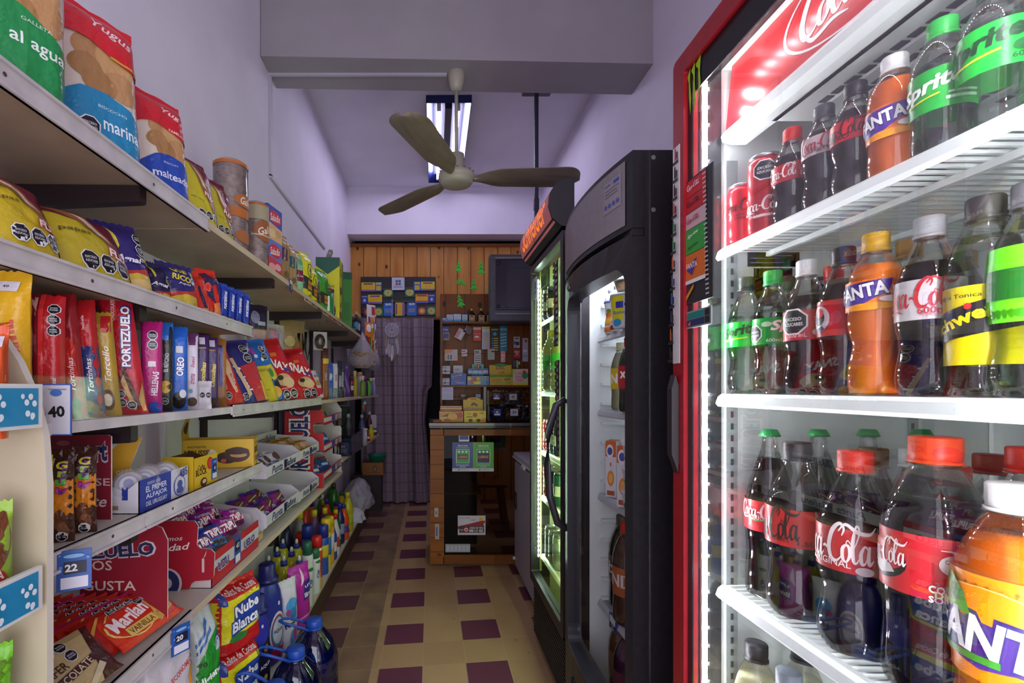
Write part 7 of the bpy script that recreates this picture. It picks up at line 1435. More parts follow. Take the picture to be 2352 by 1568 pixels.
bot('cleaner_bottle', 'green floor cleaner bottle with yellow cap', 'bottle', 762, -.66, 1170, .036, '1f6a2a', 'd0b81c', 'w', (.25, .5, 'c0c8b8'), GC2, .12, .45, y=3.30)
bot('cleaner_bottle', 'navy floor cleaner bottle with blue cap', 'bottle', 772, -.655, 1155, .036, '1f2a5a', '20308a', 'w', (.25, .5, '8a9ac0'), GC2, .12, .45, y=3.42)
bot('cleaner_bottle', 'bright orange floor cleaner bottle with ribbed grip', 'bottle', 784, -.645, 1158, .042, 'd8501c', '20308a', 'w', (.22, .42, '5a3a8a'), GC2, .10, .4, y=3.52)
bot('cleaner_bottle', 'tall yellow-green cleaner bottle nearest the white bags', 'bottle', 795, -.65, 1130, .045, 'b8b01c', 'c8b82a', 'w', (.2, .45, 'a8c02a'), GC2, .12, .4, y=3.72)
bot('cleaner_bottle', 'orange cleaner bottle with blue cap in the rear row', 'bottle', 750, -.75, 1144, .042, 'c8401c', '202a7a', 'w', None, GC2, .12, .4, y=3.42)
bot('cleaner_bottle', 'orange cleaner bottle at rear beside the purple one', 'bottle', 706, -.82, 1155, .042, 'c03a1c', '3f9a2a', 'w', None, GC2, .12, .4, y=3.1)
bot('cleaner_bottle', 'pinkish purple cleaner bottle with yellow cap', 'bottle', 722, -.74, 1170, .036, '7a4a78', 'c9b02a', 'w', None, GC2, .12, .5, y=3.02)
bot('cleaner_bottle', 'clear cleaner bottle with yellow cap by the wall', 'bottle', 692, -.80, 1174, .040, '8a8a88', 'c9b41c', 'w', None, GC2, .12, .5, y=2.90)
bot('cleaner_bottle', 'dark navy cleaner bottle by the wall behind washing-up liquid', 'bottle', 668, -.845, 1190, .045, '1c2444', '14183a', 'w', (.25, .5, '2a3a6a'), GC2, .12, .4, y=2.78)
bot('cleaner_bottle', 'purple cleaner bottle with yellow cap in front of the navy one', 'bottle', 738, -.70, 1165, .034, '4a3a6a', 'c9b02a', 'w', None, GC2, .12, .5, y=3.14)
bot('cleaner_bottle', 'dark green bottle at the back near the white bags', 'bottle', 778, -.78, 1110, .045, '2a6a24', '2a3a1c', 'w', None, GC2, .12, .4, y=3.82)
for i, (px, X, yt, r_, c_, cp, lb, y) in enumerate(((686, -.86, 1185, .04, 'b8b0b0', '2a3a8a', 'pale bottle by the wall with navy cap', 3.05), (700, -.79, 1178, .036, '2a6aa0', 'd8d8d8', 'sky blue cleaner bottle with white cap', 3.22), (716, -.85, 1150, .042, 'c84a1c', '202a7a', 'orange bottle with navy cap by the wall', 3.38), (730, -.80, 1148, .04, '8a2a5a', 'c9b02a', 'plum bottle in the rear row', 3.55), (745, -.72, 1152, .038, 'd8701c', '2a2a8a', 'amber orange bottle in the middle row', 3.62), (760, -.84, 1135, .042, '3a8a3a', 'd8d8d0', 'leaf green bottle with pale cap', 3.65), (752, -.64, 1180, .032, 'c8c4c8', 'c01c1c', 'white slim bottle with red cap at shelf front', 3.18), (790, -.73, 1128, .04, 'c8a81c', '1c5a2a', 'mustard bottle with green cap near the bags', 3.66), (742, -.64, 1196, .030, '2a4a9a', 'd8b81c', 'navy and yellow can at shelf front', 2.97))):
    bot('cleaner_bottle', lb + ' on the bottom shelf', 'bottle', px, X, yt, r_, c_, cp, 'w', (.22, .46, ('8a9ac0', 'd0d0d8', '5a3a8a', 'c8b0c0', 'd8c8a0', 'c8d0a8', 'c03a3a', '8a6a1a', 'd8d0c8')[i]), GC2, .12, .45, y=y)
def heap(name, label, cat, loc, rx, ry, rz, m, seed, n=2):
    mb = MB()
    def f(u, v):
        a = 2 * math.pi * u; s = math.sin(math.pi * min(.999, .5 + v * .5)); zz = v
        k = 1 + .32 * noise.noise((2.2 * math.cos(a) + seed, 2.2 * math.sin(a), v * 2.5)) + .12 * noise.noise((6 * math.cos(a) + seed, 6 * math.sin(a), v * 7))
        q = math.sqrt(max(0, 1 - zz ** 2.2))
        return (rx * q * k * math.cos(a), ry * q * k * math.sin(a), rz * zz * (1 + .1 * k))
    mb.grid(f, 40, 18, m); o = mb.build(name, None, loc); return tag(o, label, cat)
heap('plastic_bag', 'crumpled white plastic bags heaped at far end of bottom shelf', 'plastic bag', (-.69, 4.52, Z0), .13, .27, .24, milky('c9c6d2', .55, .25), 3)
heap('paper_bundle', 'white paper bundle under the crumpled plastic bags', 'paper bundle', (-.66, 4.02, Z0), .10, .12, .10, mat('bdb9c4', .7), 9)
heap('plastic_bag', 'green and clear leafy bag behind the cleaner bottles', 'plastic bag', (-.84, 4.02, Z0), .06, .13, .26, mat('3a7a2a', .4, 'film'), 5)
mb = MB(); mb.box(-.11, .11, -.09, .09, 0, .13, wood_mat('crate_wood', '7a4c22', '92602e', '3a2410', 0, 0, 0, False), .003); mb.art('e .6 .5 .1 .3 3a2412;r .2 .2 .9 .24 4a2c14;e .6 .5 .06 .2 8a5a2c', .22, .13, lambda x, zz, o: (x, -.0902 - o, zz))
o = mb.build('wooden_box', None, (-.60, 5.02, .38)); tag(o, 'small wooden box with burnt emblem near the foot of the curtain', 'wooden box')
mb = MB(); mb.box(-.15, .15, -.09, .09, 0, .38, mat('2a2024', .7)); o = mb.build('dark_crate', None, (-.66, 5.02, 0)); tag(o, 'dark crate on the floor under the small wooden box', 'crate')
mb = MB(); mb.lathe([(.07, 0), (.10, .07), (.104, .072), (.098, .072), (.068, .004)], mat('1f7a5a', .4), 24); o = mb.build('green_bowl', None, (-.56, 5.02, .511)); tag(o, 'green plastic bowl on top of the small wooden box', 'bowl')
# ================================================================ water jugs on the floor
GJ = 'big blue water jugs standing on the floor'
jb = mat('1c4ca8', .35)
for i, (x, y, lb, a) in enumerate(((-.478, 1.945, 'farthest big blue water jug on the floor by the shelves', 200), (-.492, 1.728, 'middle big blue water jug on the floor by the shelves', 200), (-.498, 1.515, 'nearest big blue water jug cut by bottom edge of photo', 170))):
    r = bottle(lb, x, y, .0, .335, .098, 'jug', '1c4cb0', '14305c', None, '', GJ, 0, .55, 'b8d0ff', 'water_jug', 40, 'water jug', petal=False, tint=.8)
    for ch in list(r.children):
        if ch.name.startswith('drink'): ch.data.materials.clear(); ch.data.materials.append(milky('2a56a4', .6, .1))
        if ch.name.startswith('bottle_body'): ch.data.materials.clear(); ch.data.materials.append(clear('6c98e0', .85, .5, .04, 'jug_plastic'))
    mb = MB(); an = math.radians(a); c, s = math.cos(an), math.sin(an)
    pts = []
    for t, w_ in ((0, .028), (.03, .032), (.07, .03), (.10, .022), (.115, 0), (.10, -.022), (.07, -.03), (.03, -.032), (0, -.028)):
        zz = .302 + .045 * math.sin(min(1, t / .115) * 1.5); xx, yy = .02 + t, w_; pts.append((xx * c - yy * s, xx * s + yy * c, zz))
    mb.tube(pts, .0055, jb, 8); mb.lathe([(.031, .296), (.034, .300), (.031, .306)], jb, 24); mb.build('carry_handle', r)
# ================================================================ back wall: lottery board, dream catcher, stickers
YL = 5.452
def rectpx(x0, x1, y0, y1, Y): return (x0 - CX) * Y / F, (x1 - CX) * Y / F, EYE - (y1 - CY) * Y / F, EYE - (y0 - CY) * Y / F
x0, x1, z0, z1 = rectpx(829, 1001, 636, 728, YL)
z0 = 2.095
LB = root('lottery_board', 'black lottery ticket board mounted on the pine panelling', 'ticket board', ((x0 + x1) / 2, YL - .012, z0))
hw, hh = (x1 - x0) / 2, z1 - z0; bk = mat('1b1a22', .4)
mb = MB(); mb.box(-hw, hw, 0, .018, 0, hh, bk, .002); mb.build('backing', LB)
for zz in (.03, .17, .31):
    mb = MB()
    mb.prism([(0, zz), (-.014, zz + .012), (-.016, zz + .03), (0, zz + .03)], lambda p: (-hw + .005, p[0], p[1]), lambda p: (hw - .005, p[0], p[1]), bk); mb.build('pocket_rail', LB)
tk = {'y': ('c8c01c', 'r .15 .76 .85 .92 7a2a6a;r .08 .3 .92 .68 d8a81c;r .36 .3 .38 .68 b8841c;r .64 .3 .66 .68 b8841c;r 0 0 1 .2 8a5a9a'), 'b': ('2450b8', 'r .15 .72 .85 .95 d8c83a;r .15 .1 .85 .6 c8a82a;t RIA .5 .83 .5 .16 2a2a5a'), 'g': ('1f6a3a', 'e .5 .48 .42 .4 8ab0a0;e .5 .48 .33 .32 c8a02a;e .5 .48 .24 .23 d8b84a;e .5 .48 .12 .12 3a5a5a;e .5 .48 .05 .05 e0e0e0'),
      'n': ('2a3a8a', 'r .1 .78 .9 .9 8a9ac8;e .5 .4 .3 .26 5a6ab0;e .5 .4 .14 .12 d8d8e0'), 'o': ('d07a1c', 'r .15 .8 .85 .93 3a4a9a;r .05 .3 .95 .7 d8b02a;r 0 0 1 .2 6a5aa8;r .36 .3 .38 .7 b8841c;r .64 .3 .66 .7 b8841c'), 'p': ('6a2048', 'e .5 .48 .42 .4 a85a6a;e .5 .48 .33 .32 c8902a;e .5 .48 .2 .2 d8b04a;e .5 .48 .06 .06 e0e0e0'),
      '5': ('1c64c0', 'T 50 .5 .86 .62 .24 dfe4ee 4 14408a;' + ';'.join('r %.2f %.2f %.2f %.2f c8a83a' % (.16 + .18 * i, .26 + .1 * j, .28 + .18 * i, .31 + .1 * j) for i in range(4) for j in range(3))), 'v': ('c8c01c', 'r .06 .1 .2 .9 7a2a6a;r .3 .1 .68 .92 d8a81c;r .3 .38 .68 .4 b8841c;r .3 .64 .68 .66 b8841c;r .74 0 1 1 8a5a9a')}
T_ = [('y', 65, 270, 185, 320, 'yellow and violet ticket in top left corner of the lottery board'), ('b', 270, 375, 180, 320, 'blue ticket beside the top left yellow ticket'), ('g', 395, 540, 268, 405, 'green ring ticket left of the white clover sign'), ('g', 718, 862, 262, 400, 'green ring ticket right of the white clover sign'), ('b', 848, 958, 172, 312, 'blue ticket beside the top right yellow ticket'), ('y', 960, 1165, 172, 308, 'yellow and violet ticket in top right corner of the lottery board'),
      ('n', 65, 163, 378, 508, 'navy ticket at left of the middle row on the lottery board'), ('y', 165, 375, 370, 505, 'yellow and violet ticket in the middle row on the left'), ('o', 875, 1070, 360, 495, 'orange ticket in the middle row on the right'), ('n', 1072, 1170, 360, 492, 'navy ticket at right of the middle row on the lottery board'),
      ('p', 100, 250, 560, 690, 'plum ring ticket at bottom left partly behind snacks'), ('g', 255, 388, 555, 690, 'green ring ticket at bottom left of the lottery board'), ('5', 398, 540, 485, 688, 'tall blue fifty ticket left of the upright yellow one'), ('v', 575, 715, 485, 685, 'upright yellow and violet ticket in the bottom middle'), ('5', 752, 893, 480, 682, 'tall blue fifty ticket right of the upright yellow one'), ('p', 907, 1043, 545, 675, 'plum ring ticket at bottom right of the lottery board'), ('g', 1047, 1185, 542, 675, 'green ring ticket in bottom right corner of the lottery board')]
for k, a, b, c, d, lb in T_:
    X0, X1, Z0_, Z1_ = rectpx(820 + a / 6.535, 820 + b / 6.535, 620 + c / 6.535, 620 + d / 6.535, YL - .03); Z0_ = max(Z0_, z0 + .004)
    base, art = tk[k]; w_, h_ = X1 - X0, Z1_ - Z0_
    mb = MB(); mb.box(-w_ / 2, w_ / 2, 0, .001, 0, h_, mat(base, .35)); mb.art(art, w_, h_, lambda x, z, o: (x, -o, z), r=.35)
    o = mb.build('lottery_ticket', None, ((X0 + X1) / 2, YL - .030, Z0_), (math.radians(-3), 0, 0)); tag(o, lb, 'lottery ticket', 'tickets on the lottery board')
X0, X1, Z0_, Z1_ = rectpx(900, 929, 637, 666, YL - .03)
mb = MB(); mb.box(X0, X1, -.003, .008, Z0_, Z1_, mat('c0bcd0', .4)); cl = 'e .39 .70 .11 .11 1c7a7a;e .62 .70 .11 .11 1c7a7a;e .62 .47 .11 .11 1c7a7a;e .39 .47 .11 .11 c02a6a;t Bolpodia .5 .24 .66 .13 2a5a6a'
mb.art(cl, X1 - X0, Z1_ - Z0_, lambda x, z, o: ((X0 + X1) / 2 + x, -.0031 - o, Z0_ + z)); o = mb.build('clover_sign', None, (0, YL - .03, 0)); tag(o, 'white square sign with teal four-leaf clover above the lottery board', 'sign')
# dream catcher
Y = 5.18; c0 = at(900, 758, Y)
DC = root('dream_catcher', 'white lace dream catcher with feathers in clear bag before curtain', 'dream catcher', c0)
lace = mat('c9c3d0', .7)
mb = MB(); R_ = .072
mb.tube([(R_ * math.cos(i * math.pi / 16), 0, R_ * math.sin(i * math.pi / 16)) for i in range(32)], .005, lace, 6, True)
for k in range(12):
    a = k * math.pi / 6; mb.tube([(.016 * math.cos(a), 0, .016 * math.sin(a)), (R_ * math.cos(a), 0, R_ * math.sin(a))], .0035, lace, 5)
for rr_ in (.016, .036, .056): mb.tube([(rr_ * math.cos(i * math.pi / 12), 0, rr_ * math.sin(i * math.pi / 12)) for i in range(24)], .004, lace, 5, True)
mb.build('lace_ring', DC)
mb = MB(); mb.tube([(.024 * math.cos(i * math.pi / 10), 0, -.125 + .024 * math.sin(i * math.pi / 10)) for i in range(20)], .005, mat('9a8478', .8), 6, True); mb.tube([(.012 * math.cos(i * math.pi / 8), 0, -.125 + .012 * math.sin(i * math.pi / 8)) for i in range(16)], .003, lace, 5, True); mb.build('small_ring', DC)
for i, (x, zt_, l_, c_, t_) in enumerate(((-.06, -.04, .17, '8a7060', .1), (-.045, -.09, .18, 'c4bcc8', .25), (-.02, -.15, .15, 'b0a8b0', .15), (.005, -.16, .18, 'c9c3d0', .1), (.03, -.14, .17, '7a6250', -.1), (.05, -.09, .17, 'c4bcc8', -.25), (.065, -.04, .16, '8a7060', -.12), (.015, -.2, .14, '8a7444', -.2))):
    mb = MB(); n = 10
    def fe(u, v, x=x, zt_=zt_, l_=l_, t_=t_):
        w_ = .02 * math.sin(math.pi * min(1, .08 + .9 * v)) ** .7
        return (x + (u - .5) * 2 * w_ - t_ * v * .06, -.006 + .006 * math.cos((u - .5) * 3) + .004 * i, zt_ - l_ * v)
    mb.grid(fe, 4, n, mat(c_, .85)); mb.tube([fe(.5, j / n) for j in range(n + 1)], .0012, mat('d8d0d0', .6), 5); mb.build('feather', DC)
mb = MB(); mb.tube([(-.003, 0, .07), (-.006, .08, .36)], .0012, lace, 5); mb.tube([(.006, 0, .07), (.003, .08, .36)], .0012, lace, 5); mb.build('string', DC)
mb = MB()
for s in (-1, 1): mb.grid(lambda u, v, s=s: ((u - .5) * .21 * (1 + .04 * noise.noise((v * 5, s, 2))), s * .022 * math.sin(math.pi * u) ** .5 * (.6 + .4 * noise.noise((u * 4, v * 4, s))), .09 - .36 * v), 14, 18, milky('b8b4c8', .14, .15))
mb.build('clear_bag', DC)
# fir-tree stickers
for i, (px, py, s, rot, Y, lb) in enumerate(((1053, 613, 1, .05, 5.457, 'uppermost left green fir sticker on the panelling'), (1105, 616, 1.15, -.03, 5.457, 'large green fir sticker on panelling left of the television top'), (1060, 649, 1, 2.0, 5.457, 'tipped-over green fir sticker on the panelling'), (1088, 653, 1.05, .0, 5.457, 'upright green fir sticker in the lower pair on panelling'), (1123, 661, .8, 0, 5.457, 'green fir sticker half hidden by the television'), (1057, 691, 1.2, -.25, 3.846, 'tilted green fir sticker alone on the lower kiosk board'))):
    p = at(px, py, Y); k = s * 13 * Y / F
    pts = [(0, 1), (.32, .45), (.16, .45), (.5, -.1), (.22, -.1), (.62, -.75), (.12, -.75), (.12, -.95), (-.12, -.95), (-.12, -.75), (-.62, -.75), (-.22, -.1), (-.5, -.1), (-.16, .45), (-.32, .45)]
    mb = MB(); m = mat('3fbf2c', .5)
    for tr in ([(0, 1), (.32, .45), (-.32, .45)], [(0, .6), (.5, -.1), (-.5, -.1)], [(0, .1), (.62, -.75), (-.62, -.75)], [(-.12, -.95), (.12, -.95), (.12, -.7), (-.12, -.7)]):
        mb.prism([(a * k, b * k) for a, b in tr][::-1], lambda q: (q[0], -.001, q[1]), lambda q: (q[0], 0, q[1]), m)
    o = mb.build('fir_sticker', None, (p.x, Y, p.z), (0, rot, 0)); tag(o, lb, 'sticker', 'green fir-tree stickers')
# ================================================================ kiosk goods
KZ = 1.034
def K(name, label, cat, a, b, yt, yb, Y, d, base, art='', z=None, grp=None, yaw=0, bev=.001, r=.4):
    X0, X1, Z0_, Z1_ = rectpx(a, b, yt, yb, Y); z = Z0_ if z is None else z
    w_, h_ = X1 - X0, Z1_ - z
    mb = MB(); mb.box(-w_ / 2, w_ / 2, 0, d, 0, h_, mat(base, r), bev if min(w_, h_, d) > bev * 4 else 0); mb.art(art, w_, h_, lambda x, zz, o: (x, -o, zz), r=r)
    o = mb.build(name, None, ((X0 + X1) / 2, Y, z), (0, 0, math.radians(yaw))); return tag(o, label, cat, grp)
zt = KZ + .776; YK = 3.74
MD = 'r 0 0 1 .3 3a8ac8;r .1 .7 .9 .74 8a94b0;r .1 .6 .6 .63 8a94b0;t Dior .5 .42 .6 .14 4a6a9a'
for i, (a, b, t, lb) in enumerate(((1012, 1028, 730, 'short blue medicine box at left of the kiosk ledge'), (1026, 1041, 722, 'second pale blue box from left on the kiosk ledge'), (1042, 1059, 721, 'third pale blue box from left on the kiosk ledge'), (1061, 1074, 722, 'pale blue box beside the brown flasks on kiosk ledge'))): K('medicine_box', lb, 'box', a, b, t, 0, YK, .06, ('6a94d0', 'a9b4d4', 'b4c0dc', '9fb0d4')[i], MD if i else 'p 2a5ab8 0,0 .5,.4 1,0;p 8ab0e0 0,1 .5,.5 1,1', z=zt, grp='pale blue boxes on the kiosk ledge')
for i, px in enumerate((1084, 1106, 1125)):
    r = root('flask_bottle', ('left', 'middle', 'right')[i] + ' brown flask bottle with gold cap on the kiosk ledge', 'bottle', (((px - CX) * 3.76 / F), 3.78, zt), 0, 'brown flasks on the kiosk ledge')
    mb = MB(); mb.lathe([(.028, 0), (.031, .004), (.031, .06), (.024, .075), (.010, .085), (.009, .098)], mat('2a1610', .15), 20, sy=.6); mb.box(-.024, .024, -.0200, -.0192, .006, .058, mat('9a7a54', .5)); mb.art('e .5 .8 .16 .14 3a2a1a;e .5 .45 .2 .16 b89a78;r .2 .15 .8 .22 5a4430', .048, .052, lambda x, zz, o: (x, -.0201 - o, .006 + zz)); mb.build('flask', r)
    mb = MB(); mb.lathe([(.011, .094), (.011, .112), (0, .113)], mat('c8a04a', .3, '', .6), 16); mb.build('cap', r)
YC = 3.815
GH = 'cards and strips hanging in the kiosk'
for lb, a, b, t, bt, c, art in (('blue hanging card with white words in the kiosk', 1016, 1031, 749, 764, '1c2a9a', 't Sube .5 .5 .8 .3 c8cce0'), ('blue hanging card with yellow border in the kiosk', 1017, 1032, 764, 781, '141c80', 'r 0 0 1 .08 d8b82a;r 0 .92 1 1 d8b82a;r 0 0 .06 1 d8b82a;r .94 0 1 1 d8b82a;r .3 .15 .7 .25 aab'), ('red battery card hanging in the kiosk', 1087, 1105, 750, 783, 'b8161c', 'r 0 .78 1 .95 c8a0b0;r .1 .5 .9 .54 d85a5a;t Energi .5 .2 .8 .14 e0701c;e .45 .3 .3 .06 d8c0d0'), ('white and yellow card with yellow cord in the kiosk', 1107, 1125, 750, 802, 'a9a6c0', 'r 0 .92 1 1 c8c81c;r .05 .76 .95 .9 c8c8dc;r 0 .7 1 .73 c8c81c;r .45 .1 .55 .6 c8c02a;r .7 .2 .76 .55 c8c02a;r .3 .45 .8 .5 c8c02a'), ('black strip of glue tubes with yellow words in the kiosk', 1128, 1145, 749, 808, '12141c', 't dazzler .5 .88 1 .3 d8d02a;e .5 .70 .26 .07 3a9ad0;' + ';'.join('e .2 %.2f .12 .02 3a9ad0;r .36 %.2f .95 %.2f c8c02a' % (.52 - .09 * i, .505 - .09 * i, .54 - .09 * i) for i in range(6))), ('teal strip of packets with white words in the kiosk', 1148, 1165, 748, 806, '1a6f8a', 't NOZZLE .5 .86 .9 .26 c8e0e8;' + ';'.join('t nozzle .5 %.2f .8 .2 b8d8e0 8' % (.68 - .12 * i) for i in range(5))),
        ('orange card of four lighters hanging in the kiosk', 1021, 1051, 802, 828, 'b3aeb8', 'p d8781c 0,1 .7,1 .5,.72 .0,.6;r .04 .1 .14 .5 c8a01c;r .24 .1 .34 .5 3a3a8a;r .44 .1 .56 .5 222;r .68 .1 .8 .5 e08a7a'), ('small white and red blade card in the kiosk', 1060, 1073, 802, 818, 'b8aec0', 'p b01c28 0,.2 1,.4 1,.55 0,.35;r .1 .65 .7 .8 3a3048'), ('long white strip of razor blades in the kiosk', 1089, 1105, 803, 836, 'b0a6b8', 'r .1 .8 .7 .9 3a3048;p b04a5a 0,.68 1,.72 1,.78 0,.74;' + ';'.join('r .08 %.2f .9 %.2f 4a3a4a' % (.08 + .15 * i, .14 + .15 * i) for i in range(4))), ('pale green card hanging in the kiosk', 1120, 1136, 801, 826, 'a9b0a0', 'r 0 .8 1 1 c8a08a;r .2 .3 .7 .34 7a9a8a'), ('pink packet hanging behind the teal strip', 1150, 1161, 806, 832, 'c88a8a', 'r .1 .6 .9 .7 e0c0b8;p e8d8d0 .2,.2 .8,.4 .8,.46 .2,.26'), ('white and grey battery pack at right of the kiosk', 1180, 1194, 773, 799, 'b3aebc', 'r .2 .8 .8 .9 333;r .05 .3 .3 .6 3a5aa8;r .3 .25 .9 .55 2a2c3a;r .1 .05 .5 .12 3a8a5a'), ('red card with white words at right of the kiosk', 1180, 1195, 801, 823, '9a1622', 't BRIO .5 .7 .8 .3 d8c0c8;r .1 .3 .9 .36 c87a84;r .3 .45 .7 .55 d8c0d8'), ('coloured pens in a pack at right of the kiosk', 1178, 1195, 826, 845, '3a3040', 'r .05 .1 .2 .9 2a3a9a;r .3 .1 .4 .9 2a6a3a;r .5 0 .7 .9 c8c01c;e .85 .6 .12 .2 c8c0c8'), ('tall white card at right edge of the kiosk', 1200, 1213, 776, 830, 'a9a6b4', 'r .4 .82 .8 .92 b01c3a;r .1 .4 .8 .5 d8d0dc;r .1 .2 .9 .26 7a84b0')):
    K('hanging_card', lb, 'hanging card', a, b, t, bt, YC, .006, c, art, grp=GH, bev=0)
o = K('clear_packet', 'pink and clear packet hanging askew from the kiosk ledge', 'packet', 1042, 1060, 753, 778, YC - .03, .008, 'b89ab0', 'r .1 .1 .4 .7 c86a8a;r .5 .1 .8 .8 b8c0c0', grp=GH); o.rotation_euler = (0, .5, 0)
o = K('clear_packet', 'dark clear packet hanging askew beside the pink one', 'packet', 1062, 1080, 748, 765, YC - .03, .008, '4a3038', 'r .4 .1 .5 .9 8a1c3a;r .1 .2 .3 .7 6a5a60', grp=GH); o.rotation_euler = (0, .5, 0)
zs = KZ + .276; GSH = 'boxes on the kiosk shelf'
WB = 'r 0 .28 1 .36 15151c;e .5 .34 .13 .16 15151c;t %s .4 .8 .5 .2 33343c'
K('white_box', 'small white and black box, lower left on the kiosk shelf', 'box', 1011, 1033, 868, 0, 3.70, .07, 'a9a8b4', WB % 'F18', z=zs, grp=GSH)
o = K('blue_toy_box', 'blue sweet box with coloured shapes on the kiosk shelf', 'box', 1035, 1071, 857, 0, 3.70, .08, '2a4aa8', 'r 0 .42 1 .46 1c2a8a;e .15 .7 .08 .12 5a9a3a;p d8602a .3,.7 .5,.8 .5,.9 .3,.8;r .55 .8 .7 .9 c8b02a;t Mineral .6 .2 .5 .1 a8b8e0;p c8401c .3,.3 .6,.4 .6,.45 .3,.36', z=zs, grp=GSH)
K('white_box', 'white and black box resting above the lower left one', 'box', 1012, 1034, 840, 868, 3.72, .06, 'b3b2c0', WB % 'rim', z=zs + .088, grp=GSH)
K('white_box', 'white and black box behind the blue sweet box', 'box', 1041, 1063, 839, 0, 3.785, .05, 'b3b2c0', WB % 'rim', z=zs, grp=GSH)
K('gum_box', 'grey box with fruit pictures under blue and white bags', 'box', 1073, 1124, 863, 0, 3.69, .08, '6a7a9a', 'e .1 .7 .09 .2 d8a82a;e .22 .4 .07 .22 b83a3a;e .36 .6 .07 .26 a02a4a;e .5 .7 .09 .22 c8a02a;r .3 .1 .6 .4 c8c02a;o .74 .78 .13 2 h;r .66 .1 .98 .4 2a7ab0', z=zs, grp=GSH)
for i, (a, b, rot) in enumerate(((1075, 1098, .06), (1099, 1122, -.08))):
    o = K('gum_bag', ('left', 'right')[i] + ' blue and white sweet bag lying on the fruit box', 'sweet bag', a, b, 846 + i * 0, 862, 3.71, .05, '8ab0d0', 'r 0 .72 1 .95 1c2aa0;r 0 .05 1 .2 2a2ab0;r .3 .4 .5 .7 c8501c', z=zs + .083, grp=GSH); o.rotation_euler = (0, rot, 0)
K('display_card', 'teal arched display card behind the blue sweet bags', 'display card', 1084, 1111, 836, 0, 3.79, .004, '4a9a9a', 'e .5 .86 .3 .12 3a2a3a;r .3 .8 .4 .95 c8501c;r .5 .8 .6 .95 c8b02a', z=zs, grp=GSH)
K('sweet_box', 'yellow sweet box with green wavy band on the kiosk shelf', 'box', 1125, 1178, 862, 0, 3.69, .08, 'b89a1c', 'p 3a9a1c 0,.8 .5,.95 1,.8 1,1 0,1;t FLOP .3 .5 .36 .1 c84a1c;t $30 .75 .6 .26 .12 4a3a14;r .2 .2 .9 .3 8a9a1c', z=zs, grp=GSH)
K('display_card', 'yellow display card with handwritten price behind the yellow sweet box', 'display card', 1124, 1175, 838, 0, 3.785, .004, 'c9a81c', 'p 3a9a1c 0,.40 1,.40 1,.5 0,.5;T LOL .5 .85 .4 .14 8a2a6a 0;t 1.30 .55 .64 .24 .12 3a3014;e .5 1 .3 .08 2f8a2a', z=zs, grp=GSH)
K('juice_box', 'pink and green fruit sweet box at right of the kiosk shelf', 'box', 1178, 1213, 847, 0, 3.69, .09, 'c8b8a8', 'r 0 .7 .2 1 b0c02a;e .45 .5 .3 .3 d88a94;T Play .4 .62 .36 .18 d8d0d0 0 c0324a;T Juice .4 .42 .42 .18 d8d0d0 0 c0324a;e .8 .6 .2 .2 2a8a4a;r 0 0 1 .16 c8c02a;e .75 .8 .12 .1 c02a2a', z=zs, grp=GSH)
K('lined_note', 'white lined paper note pinned under the kiosk shelf', 'note', 1015, 1041, 889, 918, 3.655, .002, 'a9a6c4', ';'.join('r .05 %.2f .95 %.2f 7a7aa0' % (.08 + .1 * i, .095 + .1 * i) for i in range(9)), bev=0)
lathe_item('white_bowl', 'small white bowl on the little kiosk shelf', 'bowl', (at(1064, 913, 3.78).x, 3.80, KZ + .176), [(.02, 0), (.029, .028), (.027, .028), (.018, .004)], 'a9a49c')
K('paper_stack', 'pale blue stack of cards on the little kiosk shelf', 'cards', 1092, 1104, 905, 0, 3.78, .05, '8a9ad0', '', z=KZ + .176)
zc = KZ + .0
r = K('sweet_box', 'yellow and orange box of flat packs on the counter', 'box', 1009, 1064, 944, 0, 3.50, .12, 'c08a1c', 'p 5a2a14 .05,.5 .4,.8 .36,.5;r .05 .1 .3 .5 d8b03a;e .86 .62 .12 .3 a8242a;t $18 .65 .75 .2 .1 4a2a14;r .2 .1 .5 .3 b04a1c;e .55 .5 .2 .3 d8a02a', z=zc)
for i in range(3):
    mb = MB(); mb.box(-.082, .082, 0, .10, 0, .012, mat(('a81c2a', 'd0c02a', 'a81c2a')[i], .3), .003); mb.art('r .02 .3 .98 .7 d8d0b0', .164, .012, lambda x, zz, o: (x, -o, zz)); o = mb.build('flat_pack', None, (at(1036, 940, 3.51).x, 3.505, zc + .084 + .0128 * i)); tag(o, ('lowest', 'middle', 'topmost')[i] + ' flat sweet pack lying on the yellow and orange box', 'sweet pack', 'flat packs on the yellow and orange box')
# alfajor display with lid
X0, X1, Z0_, Z1_ = rectpx(1066, 1116, 940, 968, 3.47)
r = root('alfajor_display', 'yellow alfajor display box with raised lid on the counter', 'display box', ((X0 + X1) / 2, 3.47, zc))
w_ = X1 - X0
mb = MB(); mb.box(-w_ / 2, w_ / 2, 0, .12, 0, .085, mat('d0b81c', .45)); mb.art('t 123 .22 .75 .2 .1 6a5a14;r .1 .45 .4 .52 5a3a14;e .5 .66 .11 .2 a84a1c;t +50 .8 .8 .2 .1 4a3a14;e .78 .55 .07 .13 c8b0a0;e .3 .18 .1 .14 3a2414;e .66 .18 .1 .14 2a1a10;p c8781c .76,.0 1,0 1,.4 .8,.3', w_, .085, lambda x, zz, o: (x, -o, zz)); mb.build('box_body', r)
mb = MB(); lidp = [(-w_ / 2, .085), (w_ / 2 - .01, .085), (w_ / 2 - .01, .165)] + [(.052 * math.cos(i * math.pi / 12), .165 + .018 * math.sin(i * math.pi / 12)) for i in range(13)] + [(-w_ / 2, .165)]
